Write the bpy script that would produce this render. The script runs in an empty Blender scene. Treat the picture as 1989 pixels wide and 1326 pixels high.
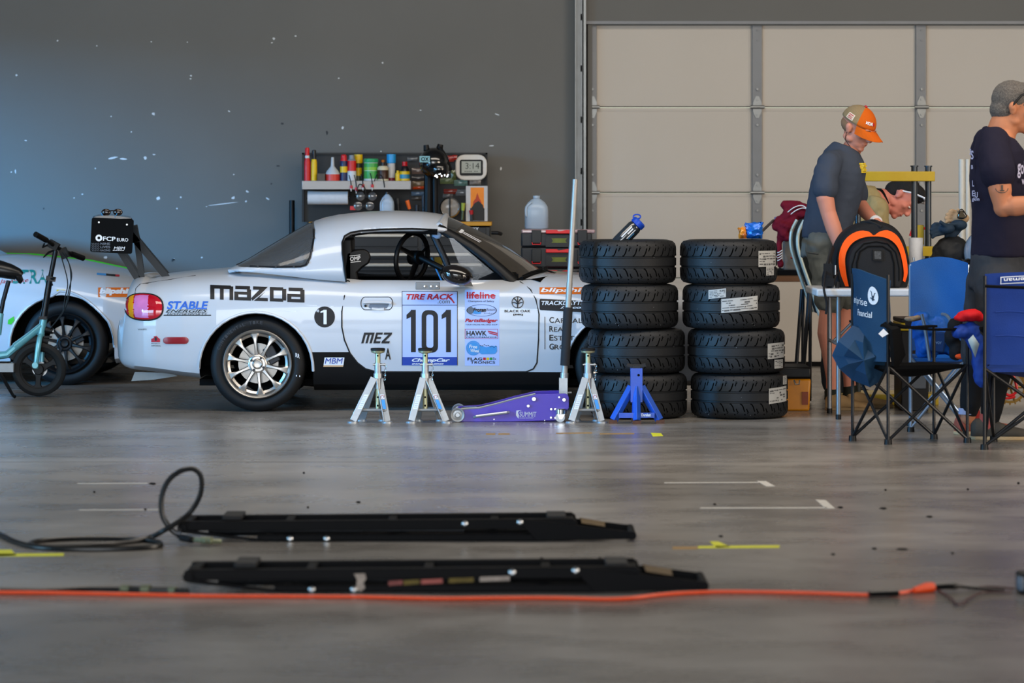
import bpy, bmesh, math, random
from mathutils import Vector, Matrix, noise
from mathutils.bvhtree import BVHTree
random.seed(7)
SC = bpy.context.scene
COL = SC.collection
PI = math.pi
# ------------------------------------------------------------------ camera, world, lights, exposure
CAM_H = 1.365            # eye height of the crouching photographer (m)
FPX = 6000.0             # focal length for a 1989 px wide frame (about 108 mm)
HZ = 372.0               # image row of the horizon
cam_d = bpy.data.cameras.new('camera'); cam = bpy.data.objects.new('camera', cam_d); COL.objects.link(cam)
cam.location = (0, 0, CAM_H); cam.rotation_euler = (PI / 2, 0, 0)
cam_d.sensor_width = 36; cam_d.lens = 36 * FPX / 1989.0
cam_d.shift_y = -(663 - HZ) / 1989.0
cam_d.clip_end = 200; cam_d.clip_start = .1
cam_d.dof.use_dof = True; cam_d.dof.focus_distance = 19.0; cam_d.dof.aperture_fstop = 3.4
SC.camera = cam
SC.view_settings.view_transform = 'Standard'; SC.view_settings.look = 'None'
SC.view_settings.gamma = 1; SC.view_settings.use_curve_mapping = False
SC.view_settings.exposure = -0.12
w = bpy.data.worlds.new('world'); SC.world = w; w.use_nodes = True
nt = w.node_tree; nt.nodes.clear()
wo = nt.nodes.new('ShaderNodeOutputWorld'); wb = nt.nodes.new('ShaderNodeBackground'); ws = nt.nodes.new('ShaderNodeTexSky')
ws.sky_type = 'NISHITA'; ws.sun_disc = False; ws.sun_elevation = math.radians(38); ws.sun_rotation = math.radians(140)
wb.inputs[1].default_value = 0.14
nt.links.new(ws.outputs[0], wb.inputs[0]); nt.links.new(wb.outputs[0], wo.inputs[0])
def area(name, loc, target, sx, sy, power, col, spread=180):
    l = bpy.data.lights.new(name, 'AREA'); l.spread = math.radians(spread); l.shape = 'RECTANGLE'; l.size = sx; l.size_y = sy; l.energy = power; l.color = col
    o = bpy.data.objects.new(name, l); COL.objects.link(o); o.location = loc
    o.rotation_euler = (Vector(target) - Vector(loc)).to_track_quat('-Z', 'Y').to_euler()
    return o
# daylight through the open bay doors of the left wall and of the wall behind the photographer
area('daylight_left_bay', (-15.5, 10.5, 4.3), (-4.6, 22.6, .8), 2.6, 1.6, 1500, (.08, .46, 1.0), 60)
area('daylight_left_bay_soft', (-9.7, 11.0, 1.9), (0, 19.0, .7), 4.6, 3.2, 560, (.34, .68, 1.0))
area('daylight_front_bay', (-2.5, -2.6, 2.6), (0.5, 20, .8), 9.0, 4.4, 900, (.90, .94, 1.0))
area('daylight_right_bay', (9.6, 11.0, 2.2), (2.0, 20, 1.2), 5.0, 3.6, 620, (1.0, .84, .68))
area('ceiling_strip_light', (2.0, 15.5, 6.2), (2.0, 17.0, 0), 12.0, 2.4, 620, (1.0, .90, .78))

# ------------------------------------------------------------------ helpers
def X(px, Y): return (px - 994.5) * Y / FPX
def Z(py, Y): return CAM_H - (py - HZ) * Y / FPX
def at(px, py, Y): return Vector((X(px, Y), Y, Z(py, Y)))
def ground(py): return CAM_H * FPX / (py - HZ)
def lin(c):
    if isinstance(c, str):
        c = [int(c[i:i + 2], 16) / 255 for i in (0, 2, 4)]
    return tuple((v / 12.92 if v <= .04045 else ((v + .055) / 1.055) ** 2.4) for v in c[:3]) + (1,)
_M = {}
def mat(name, col, rough=.5, metal=0, var=.06, scale=30, bump=0, bscale=60, coat=0, spec=.5, emit=0, alpha=1, trans=0, ior=1.45, col2=None, stretch=None, detail=4):
    if name in _M: return _M[name]
    m = bpy.data.materials.new(name); m.use_nodes = True; _M[name] = m
    n = m.node_tree.nodes; L = m.node_tree.links; b = n['Principled BSDF']
    c = lin(col)
    b.inputs['Roughness'].default_value = rough; b.inputs['Metallic'].default_value = metal
    b.inputs['Specular IOR Level'].default_value = spec; b.inputs['Coat Weight'].default_value = coat
    b.inputs['Coat Roughness'].default_value = .04; b.inputs['IOR'].default_value = ior
    tc = n.new('ShaderNodeTexCoord'); mp = n.new('ShaderNodeMapping')
    if stretch: mp.inputs['Scale'].default_value = stretch
    L.new(tc.outputs['Object'], mp.inputs[0])
    nz = n.new('ShaderNodeTexNoise'); nz.inputs['Scale'].default_value = scale; nz.inputs['Detail'].default_value = detail
    L.new(mp.outputs[0], nz.inputs['Vector'])
    mx = n.new('ShaderNodeMix'); mx.data_type = 'RGBA'
    c2 = lin(col2) if col2 else tuple(v * (1 - 2 * var) for v in c[:3]) + (1,)
    c1 = c if col2 else tuple(min(1, v * (1 + var)) for v in c[:3]) + (1,)
    mx.inputs[6].default_value = c1; mx.inputs[7].default_value = c2
    L.new(nz.outputs[0], mx.inputs[0]); L.new(mx.outputs[2], b.inputs['Base Color'])
    if bump:
        nb = n.new('ShaderNodeTexNoise'); nb.inputs['Scale'].default_value = bscale; nb.inputs['Detail'].default_value = 5
        L.new(mp.outputs[0], nb.inputs['Vector'])
        bp = n.new('ShaderNodeBump'); bp.inputs['Strength'].default_value = bump; bp.inputs['Distance'].default_value = .01
        L.new(nb.outputs[0], bp.inputs['Height']); L.new(bp.outputs[0], b.inputs['Normal'])
    if emit:
        L.new(mx.outputs[2], b.inputs['Emission Color']); b.inputs['Emission Strength'].default_value = emit
    b.inputs['Alpha'].default_value = alpha; b.inputs['Transmission Weight'].default_value = trans
    return m
def glassy(name, col, alpha, rough=.05):
    """clear sheet: mostly see-through with a tint and a real gloss"""
    m = bpy.data.materials.new(name); m.use_nodes = True; n = m.node_tree.nodes; L = m.node_tree.links; n.clear()
    o = n.new('ShaderNodeOutputMaterial'); t = n.new('ShaderNodeBsdfTransparent'); g = n.new('ShaderNodeBsdfGlossy'); d = n.new('ShaderNodeBsdfDiffuse')
    c = lin(col); t.inputs[0].default_value = c; d.inputs[0].default_value = c; g.inputs['Roughness'].default_value = rough
    m1 = n.new('ShaderNodeMixShader'); m1.inputs[0].default_value = alpha
    L.new(t.outputs[0], m1.inputs[1]); L.new(d.outputs[0], m1.inputs[2])
    f = n.new('ShaderNodeFresnel'); f.inputs[0].default_value = 1.5
    tc = n.new('ShaderNodeTexCoord'); nz = n.new('ShaderNodeTexNoise'); nz.inputs['Scale'].default_value = 6
    bp = n.new('ShaderNodeBump'); bp.inputs['Strength'].default_value = .06; bp.inputs['Distance'].default_value = .01
    L.new(tc.outputs['Object'], nz.inputs['Vector']); L.new(nz.outputs[0], bp.inputs['Height']); L.new(bp.outputs[0], g.inputs['Normal'])
    m2 = n.new('ShaderNodeMixShader'); L.new(f.outputs[0], m2.inputs[0]); L.new(m1.outputs[0], m2.inputs[1]); L.new(g.outputs[0], m2.inputs[2])
    L.new(m2.outputs[0], o.inputs[0]); return m

ORG = {}
def tag(o, label=None, cat=None, group=None, kind=None):
    if label: o['label'] = label
    if cat: o['category'] = cat
    if group: o['group'] = group
    if kind: o['kind'] = kind
    return o
def thing(name, label, cat, loc, group=None):
    o = bpy.data.objects.new(name, None); COL.objects.link(o); o.location = loc; o.empty_display_size = .05
    ORG[o.name] = Vector(loc)
    return tag(o, label, cat, group)
def basis(d):
    d = Vector(d).normalized(); u = d.orthogonal().normalized(); return u, d.cross(u).normalized()
class MB:
    def __init__(s): s.bm = bmesh.new(); s.mi = 0
    def m(s, i): s.mi = i; return s
    def face(s, vs):
        try:
            f = s.bm.faces.new(vs); f.material_index = s.mi; return f
        except ValueError: return None
    def poly(s, pts):
        return s.face([s.bm.verts.new(p) for p in pts])
    def box(s, c, d, rot=None, taper=1.0):
        c = Vector(c); hx, hy, hz = [v / 2 for v in d]; vs = []
        for z in (-1, 1):
            k = taper if z > 0 else 1
            for x, y in ((-1, -1), (1, -1), (1, 1), (-1, 1)):
                p = Vector((x * hx * k, y * hy * k, z * hz))
                if rot is not None: p = rot @ p
                vs.append(s.bm.verts.new(c + p))
        for q in ((3, 2, 1, 0), (4, 5, 6, 7), (0, 1, 5, 4), (1, 2, 6, 5), (2, 3, 7, 6), (3, 0, 4, 7)): s.face([vs[i] for i in q])
        return s
    def span(s, a, b):
        a = Vector(a); b = Vector(b); return s.box((a + b) / 2, [abs(v) for v in (b - a)])
    def rings(s, rings, cap=True, closed=False):
        R = [[s.bm.verts.new(p) for p in r] for r in rings]; n = len(R[0])
        pairs = list(zip(R[:-1], R[1:])) + ([(R[-1], R[0])] if closed else [])
        for a, b in pairs:
            for i in range(n):
                j = (i + 1) % n; s.face([a[i], a[j], b[j], b[i]])
        if cap and not closed: s.face(R[0][::-1]); s.face(R[-1])
        return s
    def cyl(s, a, b, r0, r1=None, seg=16, cap=True):
        a = Vector(a); b = Vector(b); r1 = r0 if r1 is None else r1; u, v = basis(b - a)
        rr = [[p + (u * math.cos(2 * PI * i / seg) + v * math.sin(2 * PI * i / seg)) * r for i in range(seg)] for p, r in ((a, r0), (b, r1))]
        return s.rings(rr, cap)
    def tube(s, pts, r, seg=8, closed=False, flat=1.0, up=None):
        pts = [Vector(p) for p in pts]; n = len(pts); rr = []; u = None
        for i, p in enumerate(pts):
            if closed: t = pts[(i + 1) % n] - pts[i - 1]
            else: t = pts[min(i + 1, n - 1)] - pts[max(i - 1, 0)]
            if t.length < 1e-9: t = Vector((0, 0, 1))
            t.normalize()
            if up is not None:
                u = t.cross(Vector(up)); u = u.normalized() if u.length > 1e-6 else t.orthogonal().normalized()
            elif u is None: u = t.orthogonal().normalized()
            else:
                u = u - t * u.dot(t); u = u.normalized() if u.length > 1e-6 else t.orthogonal().normalized()
            v = t.cross(u); q = r[i] if isinstance(r, (list, tuple)) else r
            rr.append([p + (u * math.cos(2 * PI * k / seg) + v * flat * math.sin(2 * PI * k / seg)) * q for k in range(seg)])
        return s.rings(rr, True, closed)
    def lathe(s, prof, c, axis=(0, 0, 1), seg=32, cap=True, closed=False):
        """prof: (radius, distance along axis)"""
        c = Vector(c); ax = Vector(axis).normalized(); u, v = basis(ax)
        rr = [[c + ax * h + (u * math.cos(2 * PI * i / seg) + v * math.sin(2 * PI * i / seg)) * max(r, 1e-4) for i in range(seg)] for r, h in prof]
        return s.rings(rr, cap, closed)
    def ell(s, c, rad, seg=20, ring=12, rot=None):
        c = Vector(c); rr = []
        for j in range(1, ring):
            t = PI * j / ring; row = []
            for i in range(seg):
                a = 2 * PI * i / seg
                p = Vector((rad[0] * math.sin(t) * math.cos(a), rad[1] * math.sin(t) * math.sin(a), -rad[2] * math.cos(t)))
                row.append(c + (rot @ p if rot is not None else p))
            rr.append(row)
        return s.rings(rr, True)
    def prism(s, pts, f0, f1, bev=0):
        """flat outline (list of 2D), f0/f1 map a 2D point to 3D on either side"""
        a = [s.bm.verts.new(f0(p)) for p in pts]; b = [s.bm.verts.new(f1(p)) for p in pts]; n = len(pts)
        s.face(a[::-1]); s.face(b)
        for i in range(n): s.face([a[i], a[(i + 1) % n], b[(i + 1) % n], b[i]])
        return s
    def plate(s, pts, Y0, Y1):
        """outline in (x, z) given thickness along Y"""
        return s.prism(pts, lambda p: (p[0], Y0, p[1]), lambda p: (p[0], Y1, p[1]))
    def build(s, name, mats, parent=None, smooth=35, bevel=0, bseg=2, sub=0, org=None, solid=0, keepn=False):
        bm = s.bm
        if not keepn: bmesh.ops.recalc_face_normals(bm, faces=bm.faces)
        if parent is not None: o0 = ORG[parent.name]
        elif org is not None: o0 = Vector(org)
        else:
            zs = [v.co for v in bm.verts]
            lo = Vector([min(c[i] for c in zs) for i in range(3)]); hi = Vector([max(c[i] for c in zs) for i in range(3)])
            o0 = Vector(((lo.x + hi.x) / 2, (lo.y + hi.y) / 2, lo.z))
        for v in bm.verts: v.co -= o0
        me = bpy.data.meshes.new(name); bm.to_mesh(me); bm.free()
        if not isinstance(mats, (list, tuple)): mats = [mats]
        for q in mats: me.materials.append(q)
        o = bpy.data.objects.new(name, me); COL.objects.link(o)
        if smooth:
            me.polygons.foreach_set('use_smooth', [True] * len(me.polygons)); me.set_sharp_from_angle(angle=math.radians(smooth))
        if parent is not None: o.parent = parent
        else: o.location = o0
        ORG[o.name] = o0.copy()
        if solid:
            q = o.modifiers.new('solid', 'SOLIDIFY'); q.thickness = solid; q.offset = -1
        if bevel:
            q = o.modifiers.new('bevel', 'BEVEL'); q.width = bevel; q.segments = bseg; q.limit_method = 'ANGLE'; q.angle_limit = .6
        if sub:
            q = o.modifiers.new('sub', 'SUBSURF'); q.levels = sub; q.render_levels = sub
        return o
def copy_tree(o, parent=None):
    c = o.copy(); COL.objects.link(c)
    if parent is not None: c.parent = parent
    if o.name in ORG: ORG[c.name] = ORG[o.name].copy()
    for ch in [k for k in SC.objects if k.parent == o]: copy_tree(ch, c)
    return c
# -- lettering
_T = {}
def glyphs(s, bold=0.0, shear=0.0, spacing=1.0):
    k = (s, bold, shear, spacing)
    if k in _T: return _T[k]
    cu = bpy.data.curves.new('txt', 'FONT'); cu.body = s; cu.offset = bold; cu.shear = shear; cu.space_character = spacing; cu.resolution_u = 4
    cu.fill_mode = 'FRONT'
    ob = bpy.data.objects.new('txt', cu)
    me = bpy.data.meshes.new_from_object(ob)
    vs = [v.co.copy() for v in me.vertices]; fs = [tuple(p.vertices) for p in me.polygons]
    bpy.data.objects.remove(ob); bpy.data.curves.remove(cu); bpy.data.meshes.remove(me)
    x0 = min(v.x for v in vs); x1 = max(v.x for v in vs); y0 = min(v.y for v in vs); y1 = max(v.y for v in vs)
    vs = [((v.x - x0) / (x1 - x0), (v.y - y0) / max(1e-6, y1 - y0)) for v in vs]
    _T[k] = (vs, fs); return _T[k]
def put_text(mb, s, fn, x0, x1, y0, y1, bold=.015, shear=0, spacing=1.0, tilt=0):
    """letters filling the (x0..x1, y0..y1) rectangle of the 2D space fn maps to 3D; y0 is the BASE"""
    vs, fs = glyphs(s, bold, shear, spacing)
    V = [mb.bm.verts.new(fn(x0 + u * (x1 - x0), y0 + v * (y1 - y0) + tilt * u)) for u, v in vs]
    for f in fs: mb.face([V[i] for i in f])
def flat(Y): return lambda px, py: at(px, py, Y)
def grid_patch(mb, fn, x0, x1, y0, y1, nx=8, ny=8):
    V = [[mb.bm.verts.new(fn(x0 + (x1 - x0) * i / nx, y0 + (y1 - y0) * j / ny)) for i in range(nx + 1)] for j in range(ny + 1)]
    for j in range(ny):
        for i in range(nx): mb.face([V[j][i], V[j][i + 1], V[j + 1][i + 1], V[j + 1][i]])
def smooth_pts(pts, n=8, closed=False):
    P = [Vector(p) for p in pts]; out = []; N = len(P)
    for i in range(N if closed else N - 1):
        if closed: a, b, c, d = P[i - 1], P[i], P[(i + 1) % N], P[(i + 2) % N]
        else: a, b, c, d = P[max(i - 1, 0)], P[i], P[i + 1], P[min(i + 2, N - 1)]
        for k in range(n):
            t = k / n
            out.append(.5 * ((2 * b) + (c - a) * t + (2 * a - 5 * b + 4 * c - d) * t * t + (3 * b - a - 3 * c + d) * t ** 3))
    if not closed: out.append(P[-1])
    return out
def interp(tab, x):
    if x <= tab[0][0]: return tab[0][1]
    for (a, va), (b, vb) in zip(tab[:-1], tab[1:]):
        if x <= b: return va + (vb - va) * (x - a) / (b - a)
    return tab[-1][1]

BLACK = mat('black_plastic', '0a0a0c', .45, spec=.3); MATTE = mat('matte_black', '070708', .8, bump=.15, spec=.15)
RUBBER = mat('rubber', '0c0d0f', .6, bump=.12, bscale=180, spec=.4, var=.15, scale=9)
STEEL = mat('steel', 'a8abad', .32, 1, bump=.04); CHROME = mat('chrome', 'd5d8da', .12, 1)
WHITE = mat('white_plastic', 'd8d9da', .4); DARKMETAL = mat('dark_metal', '2a2c30', .38, .7)
RED = mat('red_plastic', 'c4161c', .4); BLUE = mat('blue_plastic', '1746b8', .35); YELLOW = mat('yellow_paint', 'd9b10e', .4, bump=.03)
ORANGE = mat('orange_plastic', 'e8560f', .45); GREEN = mat('green_plastic', '2f9a45', .45)
# ------------------------------------------------------------------ the building
WY = 24.1                                     # inner face of the rear wall
def floor_mat():
    m = bpy.data.materials.new('polished_concrete'); m.use_nodes = True; n = m.node_tree.nodes; L = m.node_tree.links; b = n['Principled BSDF']
    tc = n.new('ShaderNodeTexCoord')
    def nz(scale, st, det=6, ro=.6):
        mp = n.new('ShaderNodeMapping'); mp.inputs['Scale'].default_value = st; L.new(tc.outputs['Object'], mp.inputs[0])
        q = n.new('ShaderNodeTexNoise'); q.inputs['Scale'].default_value = scale; q.inputs['Detail'].default_value = det; q.inputs['Roughness'].default_value = ro
        L.new(mp.outputs[0], q.inputs['Vector']); return q
    a = nz(.5, (.7, 1.0, 1)); c = nz(2.4, (.6, 1.0, 1), 6, .6); d = nz(30, (.9, 1.2, 1), 3)
    def mix(f, x, y, mode='MIX'):
        q = n.new('ShaderNodeMix'); q.data_type = 'RGBA'; q.blend_type = mode
        if isinstance(f, float): q.inputs[0].default_value = f
        else: L.new(f, q.inputs[0])
        for i, s in ((6, x), (7, y)):
            if isinstance(s, tuple): q.inputs[i].default_value = s
            else: L.new(s, q.inputs[i])
        return q.outputs[2]
    r1 = n.new('ShaderNodeValToRGB'); r1.color_ramp.elements[0].position = .35; r1.color_ramp.elements[1].position = .68
    L.new(a.outputs[0], r1.inputs[0])
    base = mix(r1.outputs[0], lin('67635e'), lin('9c9791'))
    r2 = n.new('ShaderNodeValToRGB'); r2.color_ramp.elements[0].position = .38; r2.color_ramp.elements[1].position = .62
    r2.color_ramp.elements[0].color = (.72, .70, .68, 1); r2.color_ramp.elements[1].color = (1.10, 1.09, 1.08, 1)
    L.new(c.outputs[0], r2.inputs[0]); base = mix(1.0, base, r2.outputs[0], 'MULTIPLY')
    r3 = n.new('ShaderNodeValToRGB'); r3.color_ramp.elements[0].position = .27; r3.color_ramp.elements[1].position = .36
    r3.color_ramp.elements[0].color = (.35, .35, .35, 1); L.new(d.outputs[0], r3.inputs[0]); base = mix(1.0, base, r3.outputs[0], 'MULTIPLY')
    L.new(base, b.inputs['Base Color'])
    rr = n.new('ShaderNodeMapRange'); rr.inputs[3].default_value = .20; rr.inputs[4].default_value = .36; L.new(c.outputs[0], rr.inputs[0])
    L.new(rr.outputs[0], b.inputs['Roughness']); b.inputs['Specular IOR Level'].default_value = .6
    bp = n.new('ShaderNodeBump'); bp.inputs['Strength'].default_value = .07; bp.inputs['Distance'].default_value = .01
    L.new(c.outputs[0], bp.inputs['Height']); L.new(bp.outputs[0], b.inputs['Normal'])
    return m
FLOORM = floor_mat()
JOINT = mat('floor_joint', '3c3a38', .8)
f = MB(); f.span((-10, -4, -.2), (10, WY + .5, 0))
f.m(1)
for yy in (15.6, 21.6): f.span((-10, yy - .003, -.01), (10, yy + .003, .0006))
tag(f.build('floor', [FLOORM, JOINT], org=(0, 10, 0), smooth=0), kind='structure')
WALLM = mat('grey_wall_paint', '5f5e5b', .6, var=.10, scale=.9, bump=.05, bscale=4, detail=6)
CHIP = mat('bare_plaster_chip', 'c9cdd0', .8); SCUFF = mat('scuff_mark', '2d3033', .8)
DX0, DX1, DZ1 = X(1140, WY), 9.0, Z(44, WY)
wl = MB()
wl.span((-10, WY, 0), (DX0 + .04, WY + .3, 6.6)); wl.span((DX0 + .04, WY, DZ1 - .02), (10, WY + .3, 6.6)); wl.span((DX1, WY, 0), (10, WY + .3, DZ1 - .02))
wl.m(1)
def chip(px, py, wpx, hpx, ang=0):
    k = []; n = 7
    for i in range(n):
        a = 2 * PI * i / n; r = random.uniform(.65, 1.1)
        dx = math.cos(a) * wpx / 2 * r; dy = math.sin(a) * hpx / 2 * r
        k.append(at(px + dx * math.cos(ang) - dy * math.sin(ang), py + dx * math.sin(ang) + dy * math.cos(ang), WY - .0015))
    wl.poly(k)
for c in ((532, 75, 7, 6, 0), (528, 83, 5, 3, 0), (112, 79, 4, 4, 0), (188, 89, 4, 3, 0), (294, 81, 4, 3, 0), (371, 147, 5, 4, 0), (370, 153, 4, 3, 0),
          (298, 221, 7, 7, 0), (216, 226, 3, 3, 0), (445, 216, 5, 3, .6), (666, 248, 5, 7, .4), (965, 222, 12, 3, .4), (955, 283, 12, 3, 0), (660, 281, 4, 4, 0),
          (218, 307, 22, 5, -.2), (240, 309, 18, 4, .1), (282, 307, 7, 7, 0), (299, 300, 7, 3, 0), (185, 327, 4, 4, 0), (22, 334, 4, 3, 0), (308, 385, 8, 9, .6),
          (453, 384, 8, 7, 0), (480, 372, 8, 4, .5), (432, 396, 66, 2.2, -.12), (478, 391, 4, 4, 0), (401, 401, 4, 2, 0), (520, 386, 9, 3, .5), (454, 339, 4, 3, 0),
          (255, 256, 3, 3, 0), (351, 383, 4, 4, 0), (817, 214, 4, 3, 0), (30, 333, 3, 8, 0), (50, 273, 6, 3, 0), (973, 327, 4, 8, 0), (740, 294, 4, 3, 0), (160, 377, 4, 3, 0), (32, 146, 6, 5, 0),
          (574, 70, 5, 3, 0), (364, 82, 3, 3, 0), (743, 122, 4, 4, 0), (658, 152, 4, 3, 0), (144, 384, 3, 3, 0), (344, 405, 4, 4, 0), (205, 500, 7, 6, 0), (338, 503, 5, 4, 0), (392, 500, 5, 4, 0)): chip(*c)
wl.m(2)
for c in ((85, 405, 4, 4, 0), (635, 258, 5, 12, 0), (548, 240, 8, 4, 0), (527, 357, 4, 4, 0), (336, 505, 9, 6, -.7), (540, 322, 10, 3, 0)): chip(*c)
tag(wl.build('wall_rear', [WALLM, CHIP, SCUFF], org=(0, WY, 0), smooth=0), kind='structure')
SIDEM = mat('side_wall_paint', '75777a', .7, var=.05, scale=1)
# unseen side walls with open bays; left ones sized to shape the daylight
for nm, xx in (('wall_left', -10.15), ('wall_right', 10.15)):
    q = MB(); y0, y1, zt = (8.4, 13.4, 3.6) if nm == 'wall_left' else (8.5, 13.5, 4.1)
    q.span((xx - .15, -4, 0), (xx + .15, y0, 6.6)); y2 = 15.6 if nm == 'wall_left' else WY; q.span((xx - .15, y1, 0), (xx + .15, y2, 6.6))
    if nm == 'wall_left': q.span((xx - .15, 18.8, 0), (xx + .15, WY, 6.6)); q.span((xx - .15, y2, 3.1), (xx + .15, 18.8, 6.6))  # second left opening, added so blue daylight falls low on the rear wall
    q.span((xx - .15, y0, zt), (xx + .15, y1, 6.6))
    tag(q.build(nm, SIDEM, smooth=0), kind='structure')
q = MB(); q.span((-10, -4, 6.6), (10, WY + .3, 6.8)); tag(q.build('ceiling', mat('ceiling_sheet', '8a8883', .8, var=.04, scale=2), smooth=0), kind='structure')
# ---- sectional overhead door
DOORM = mat('door_panel_white', 'b5ada3', .55, var=.035, scale=1.4, bump=.02, bscale=40)
GALV = mat('galvanised_steel', '8d8f8f', .42, .75, var=.16, scale=7, bump=.03, bscale=40)
STILE = mat('grey_steel_stile', '75777a', .5, .35, var=.07, scale=6)
DY = WY + .06
door = thing('door_1', None, None, (DX0, DY, 0)); door['kind'] = 'structure'; 
rows = [44, 208, 374, 540, 704]
for a, b in zip(rows[:-1], rows[1:]):
    p = MB(); z1, z0 = Z(a, DY), Z(b, DY)
    if a == 44: z1 += .1
    if b == 704: z0 = .03
    p.span((DX0, DY, z0 + .006), (DX1, DY + .045, z1 - .006))
    p.span((DX0, DY - .004, z1 - .030), (DX1, DY, z1 - .020)); p.span((DX0, DY - .003, z0 + .016), (DX1, DY, z0 + .024))
    p.m(1); p.span((DX0, DY + .001, z0 - .0), (DX1, DY + .04, z0 + .006)); p.m(0)
    for (s0, s1) in ((1160, 1456), (1482, 1776), (1801, 2110), (2136, 2480)):   # shallow sunk field of each bay
        x0, x1 = X(s0, DY), X(s1, DY)
        for xa in (x0, x1): p.span((xa - .004, DY - .005, z0 + .03), (xa + .004, DY, z1 - .04))
    p.build('door_panel', [DOORM, MATTE], door)
sl = MB(); sl.span((DX0, DY - .03, 0), (DX1, DY + .03, .032)); sl.build('bottom_seal', MATTE, door)
for sx0, sx1 in ((1141, 1159), (1462, 1480), (1780, 1799), (2114, 2133)):
    for a, b in zip(rows[:-1], rows[1:]):
        p = MB(); z1, z0 = Z(a, DY), Z(b, DY)
        if b == 704: z0 = .03
        x0, x1 = X(sx0, DY - .05), X(sx1, DY - .05)
        p.span((x0, DY - .03, z0 + .012), (x1, DY - .006, z1 - .012))
        p.span((x0 - .006, DY - .016, z0 + .012), (x0, DY - .004, z1 - .012))
        for zz in (z0 + .06, z0 + .13, z1 - .06, z1 - .14): p.cyl(((x0 + x1) / 2 + .004, DY - .036, zz), ((x0 + x1) / 2 + .004, DY - .03, zz), .008, seg=6)
        p.build('stile', STILE, door)
for sx in (1151, 1471, 1790, 2124):
    for a in rows[1:-1]:
        p = MB(); c = at(sx, a, DY - .035); w_ = .034
        p.plate([(c.x - .012, c.z + .085), (c.x + .012, c.z + .085), (c.x + w_, c.z + .035), (c.x + w_, c.z - .035), (c.x + .012, c.z - .085), (c.x - .012, c.z - .085), (c.x - w_, c.z - .035), (c.x - w_, c.z + .035)], DY - .038, DY - .028)
        p.cyl((c.x - .055, DY - .045, c.z), (c.x + .055, DY - .045, c.z), .014, seg=10)
        for zz in (.06, .14, -.06, -.14): p.cyl((c.x, DY - .046, c.z + zz), (c.x, DY - .038, c.z + zz), .009, seg=6)
        p.build('hinge', GALV, door)
# vertical track and jamb angle
t = MB(); x0, x1 = X(1117, WY - .1), X(1139, WY - .1)
t.span((x0, WY - .012, 0), (x1, WY - .004, 6.5)); t.span((x0, WY - .11, 0), (x0 + .006, WY - .004, 6.5)); t.span((x1 - .03, WY - .10, 0), (x1 - .022, WY - .01, 6.5))
t.span((x1 - .03, WY - .10, 0), (x1 - .004, WY - .094, 6.5)); t.span((x0 + .03, WY - .05, 0), (x0 + .036, WY - .01, 6.5))
for k in range(16):
    zz = .3 + k * .4; t.m(1); t.span((x0 + .045, WY - .014, zz), (x0 + .056, WY - .0119, zz + .05)); t.m(0)
tag(t.build('trim_1', [GALV, MATTE], smooth=0), kind='structure')
t = MB(); t.span((X(1138, WY), WY - .02, DZ1 - .012), (DX1, WY - .001, DZ1 + .012)); tag(t.build('trim_2', STILE, smooth=0), kind='structure')
t = MB(); t.span((X(1139, WY), WY - .012, 0), (X(1141.5, WY), WY + .02, DZ1)); tag(t.build('trim_3', MATTE, smooth=0), kind='structure')
# ------------------------------------------------------------------ race cars
Y0 = 19.13; YC = Y0 + .84
PAINT = mat('white_car_paint', 'b9bdc4', .3, var=.03, scale=2.5, coat=.7, spec=.5)
PAINTB = mat('black_car_paint', '060607', .5, var=.2, scale=14, bump=.04, spec=.2)
SEAM = mat('panel_gap', '0b0b0c', .8); DINK = mat('decal_black', '0c0c10', .5); DWHITE = mat('decal_white', 'dfe3ea', .45)
DPANEL = mat('decal_panel', 'a9bbea', .4, var=.02); DRED = mat('decal_red', 'b3172a', .5); DBLUE = mat('decal_blue', '1e3f9c', .5)
DSKY = mat('decal_sky_blue', '3d8fd0', .5); DORANGE = mat('decal_orange', 'cf6414', .5); DGREY = mat('decal_grey', '5d6470', .5)
DPURPLE = mat('decal_violet', '3a32b8', .35, .3, col2='2b8fd0', scale=5); DYEL = mat('decal_yellow', 'd8b81a', .5); DGRN = mat('decal_green', '1e8a3a', .5)
DTEAL = mat('decal_teal', '1d7d78', .5); CARBON = mat('carbon_fibre', '101114', .25, coat=.5)
CLEAR = glassy('clear_polycarbonate', 'e6e9ec', .07, .08); SCREEN = glassy('windscreen_glass', '8a7e70', .16, .04)
LENS_R = mat('red_lens', 'c01024', .08, coat=1, var=.2, scale=12); LENS_A = mat('amber_lens', 'e89a10', .1, coat=1); LENS_W = mat('clear_lens', 'd47ab8', .08, coat=1, var=.1)
def pip(x, z, poly):
    c = False; j = len(poly) - 1
    for i in range(len(poly)):
        xi, zi = poly[i]; xj, zj = poly[j]
        if (zi > z) != (zj > z) and x < (xj - xi) * (z - zi) / (zj - zi) + xi: c = not c
        j = i
    return c
def cut_region(bm, poly, test):
    n = len(poly)
    for i in range(n):
        (xa, za), (xb, zb) = poly[i], poly[(i + 1) % n]
        if abs(xa - xb) + abs(za - zb) < 1e-6: continue
        lx, hx, lz, hz = min(xa, xb) - .004, max(xa, xb) + .004, min(za, zb) - .004, max(za, zb) + .004
        fs = []
        for f in bm.faces:
            if not test(f.calc_center_median()): continue
            xs = [v.co.x for v in f.verts]; zs = [v.co.z for v in f.verts]
            if max(xs) >= lx and min(xs) <= hx and max(zs) >= lz and min(zs) <= hz: fs.append(f)
        if not fs: continue
        g = set(fs)
        for f in fs: g.update(f.edges); g.update(f.verts)
        bmesh.ops.bisect_plane(bm, geom=list(g), dist=1e-5, plane_co=(xa, 0, za), plane_no=(-(zb - za), 0, xb - xa))
    return [f for f in bm.faces if (lambda c: test(c) and pip(c.x, c.z, poly))(f.calc_center_median())]
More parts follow.
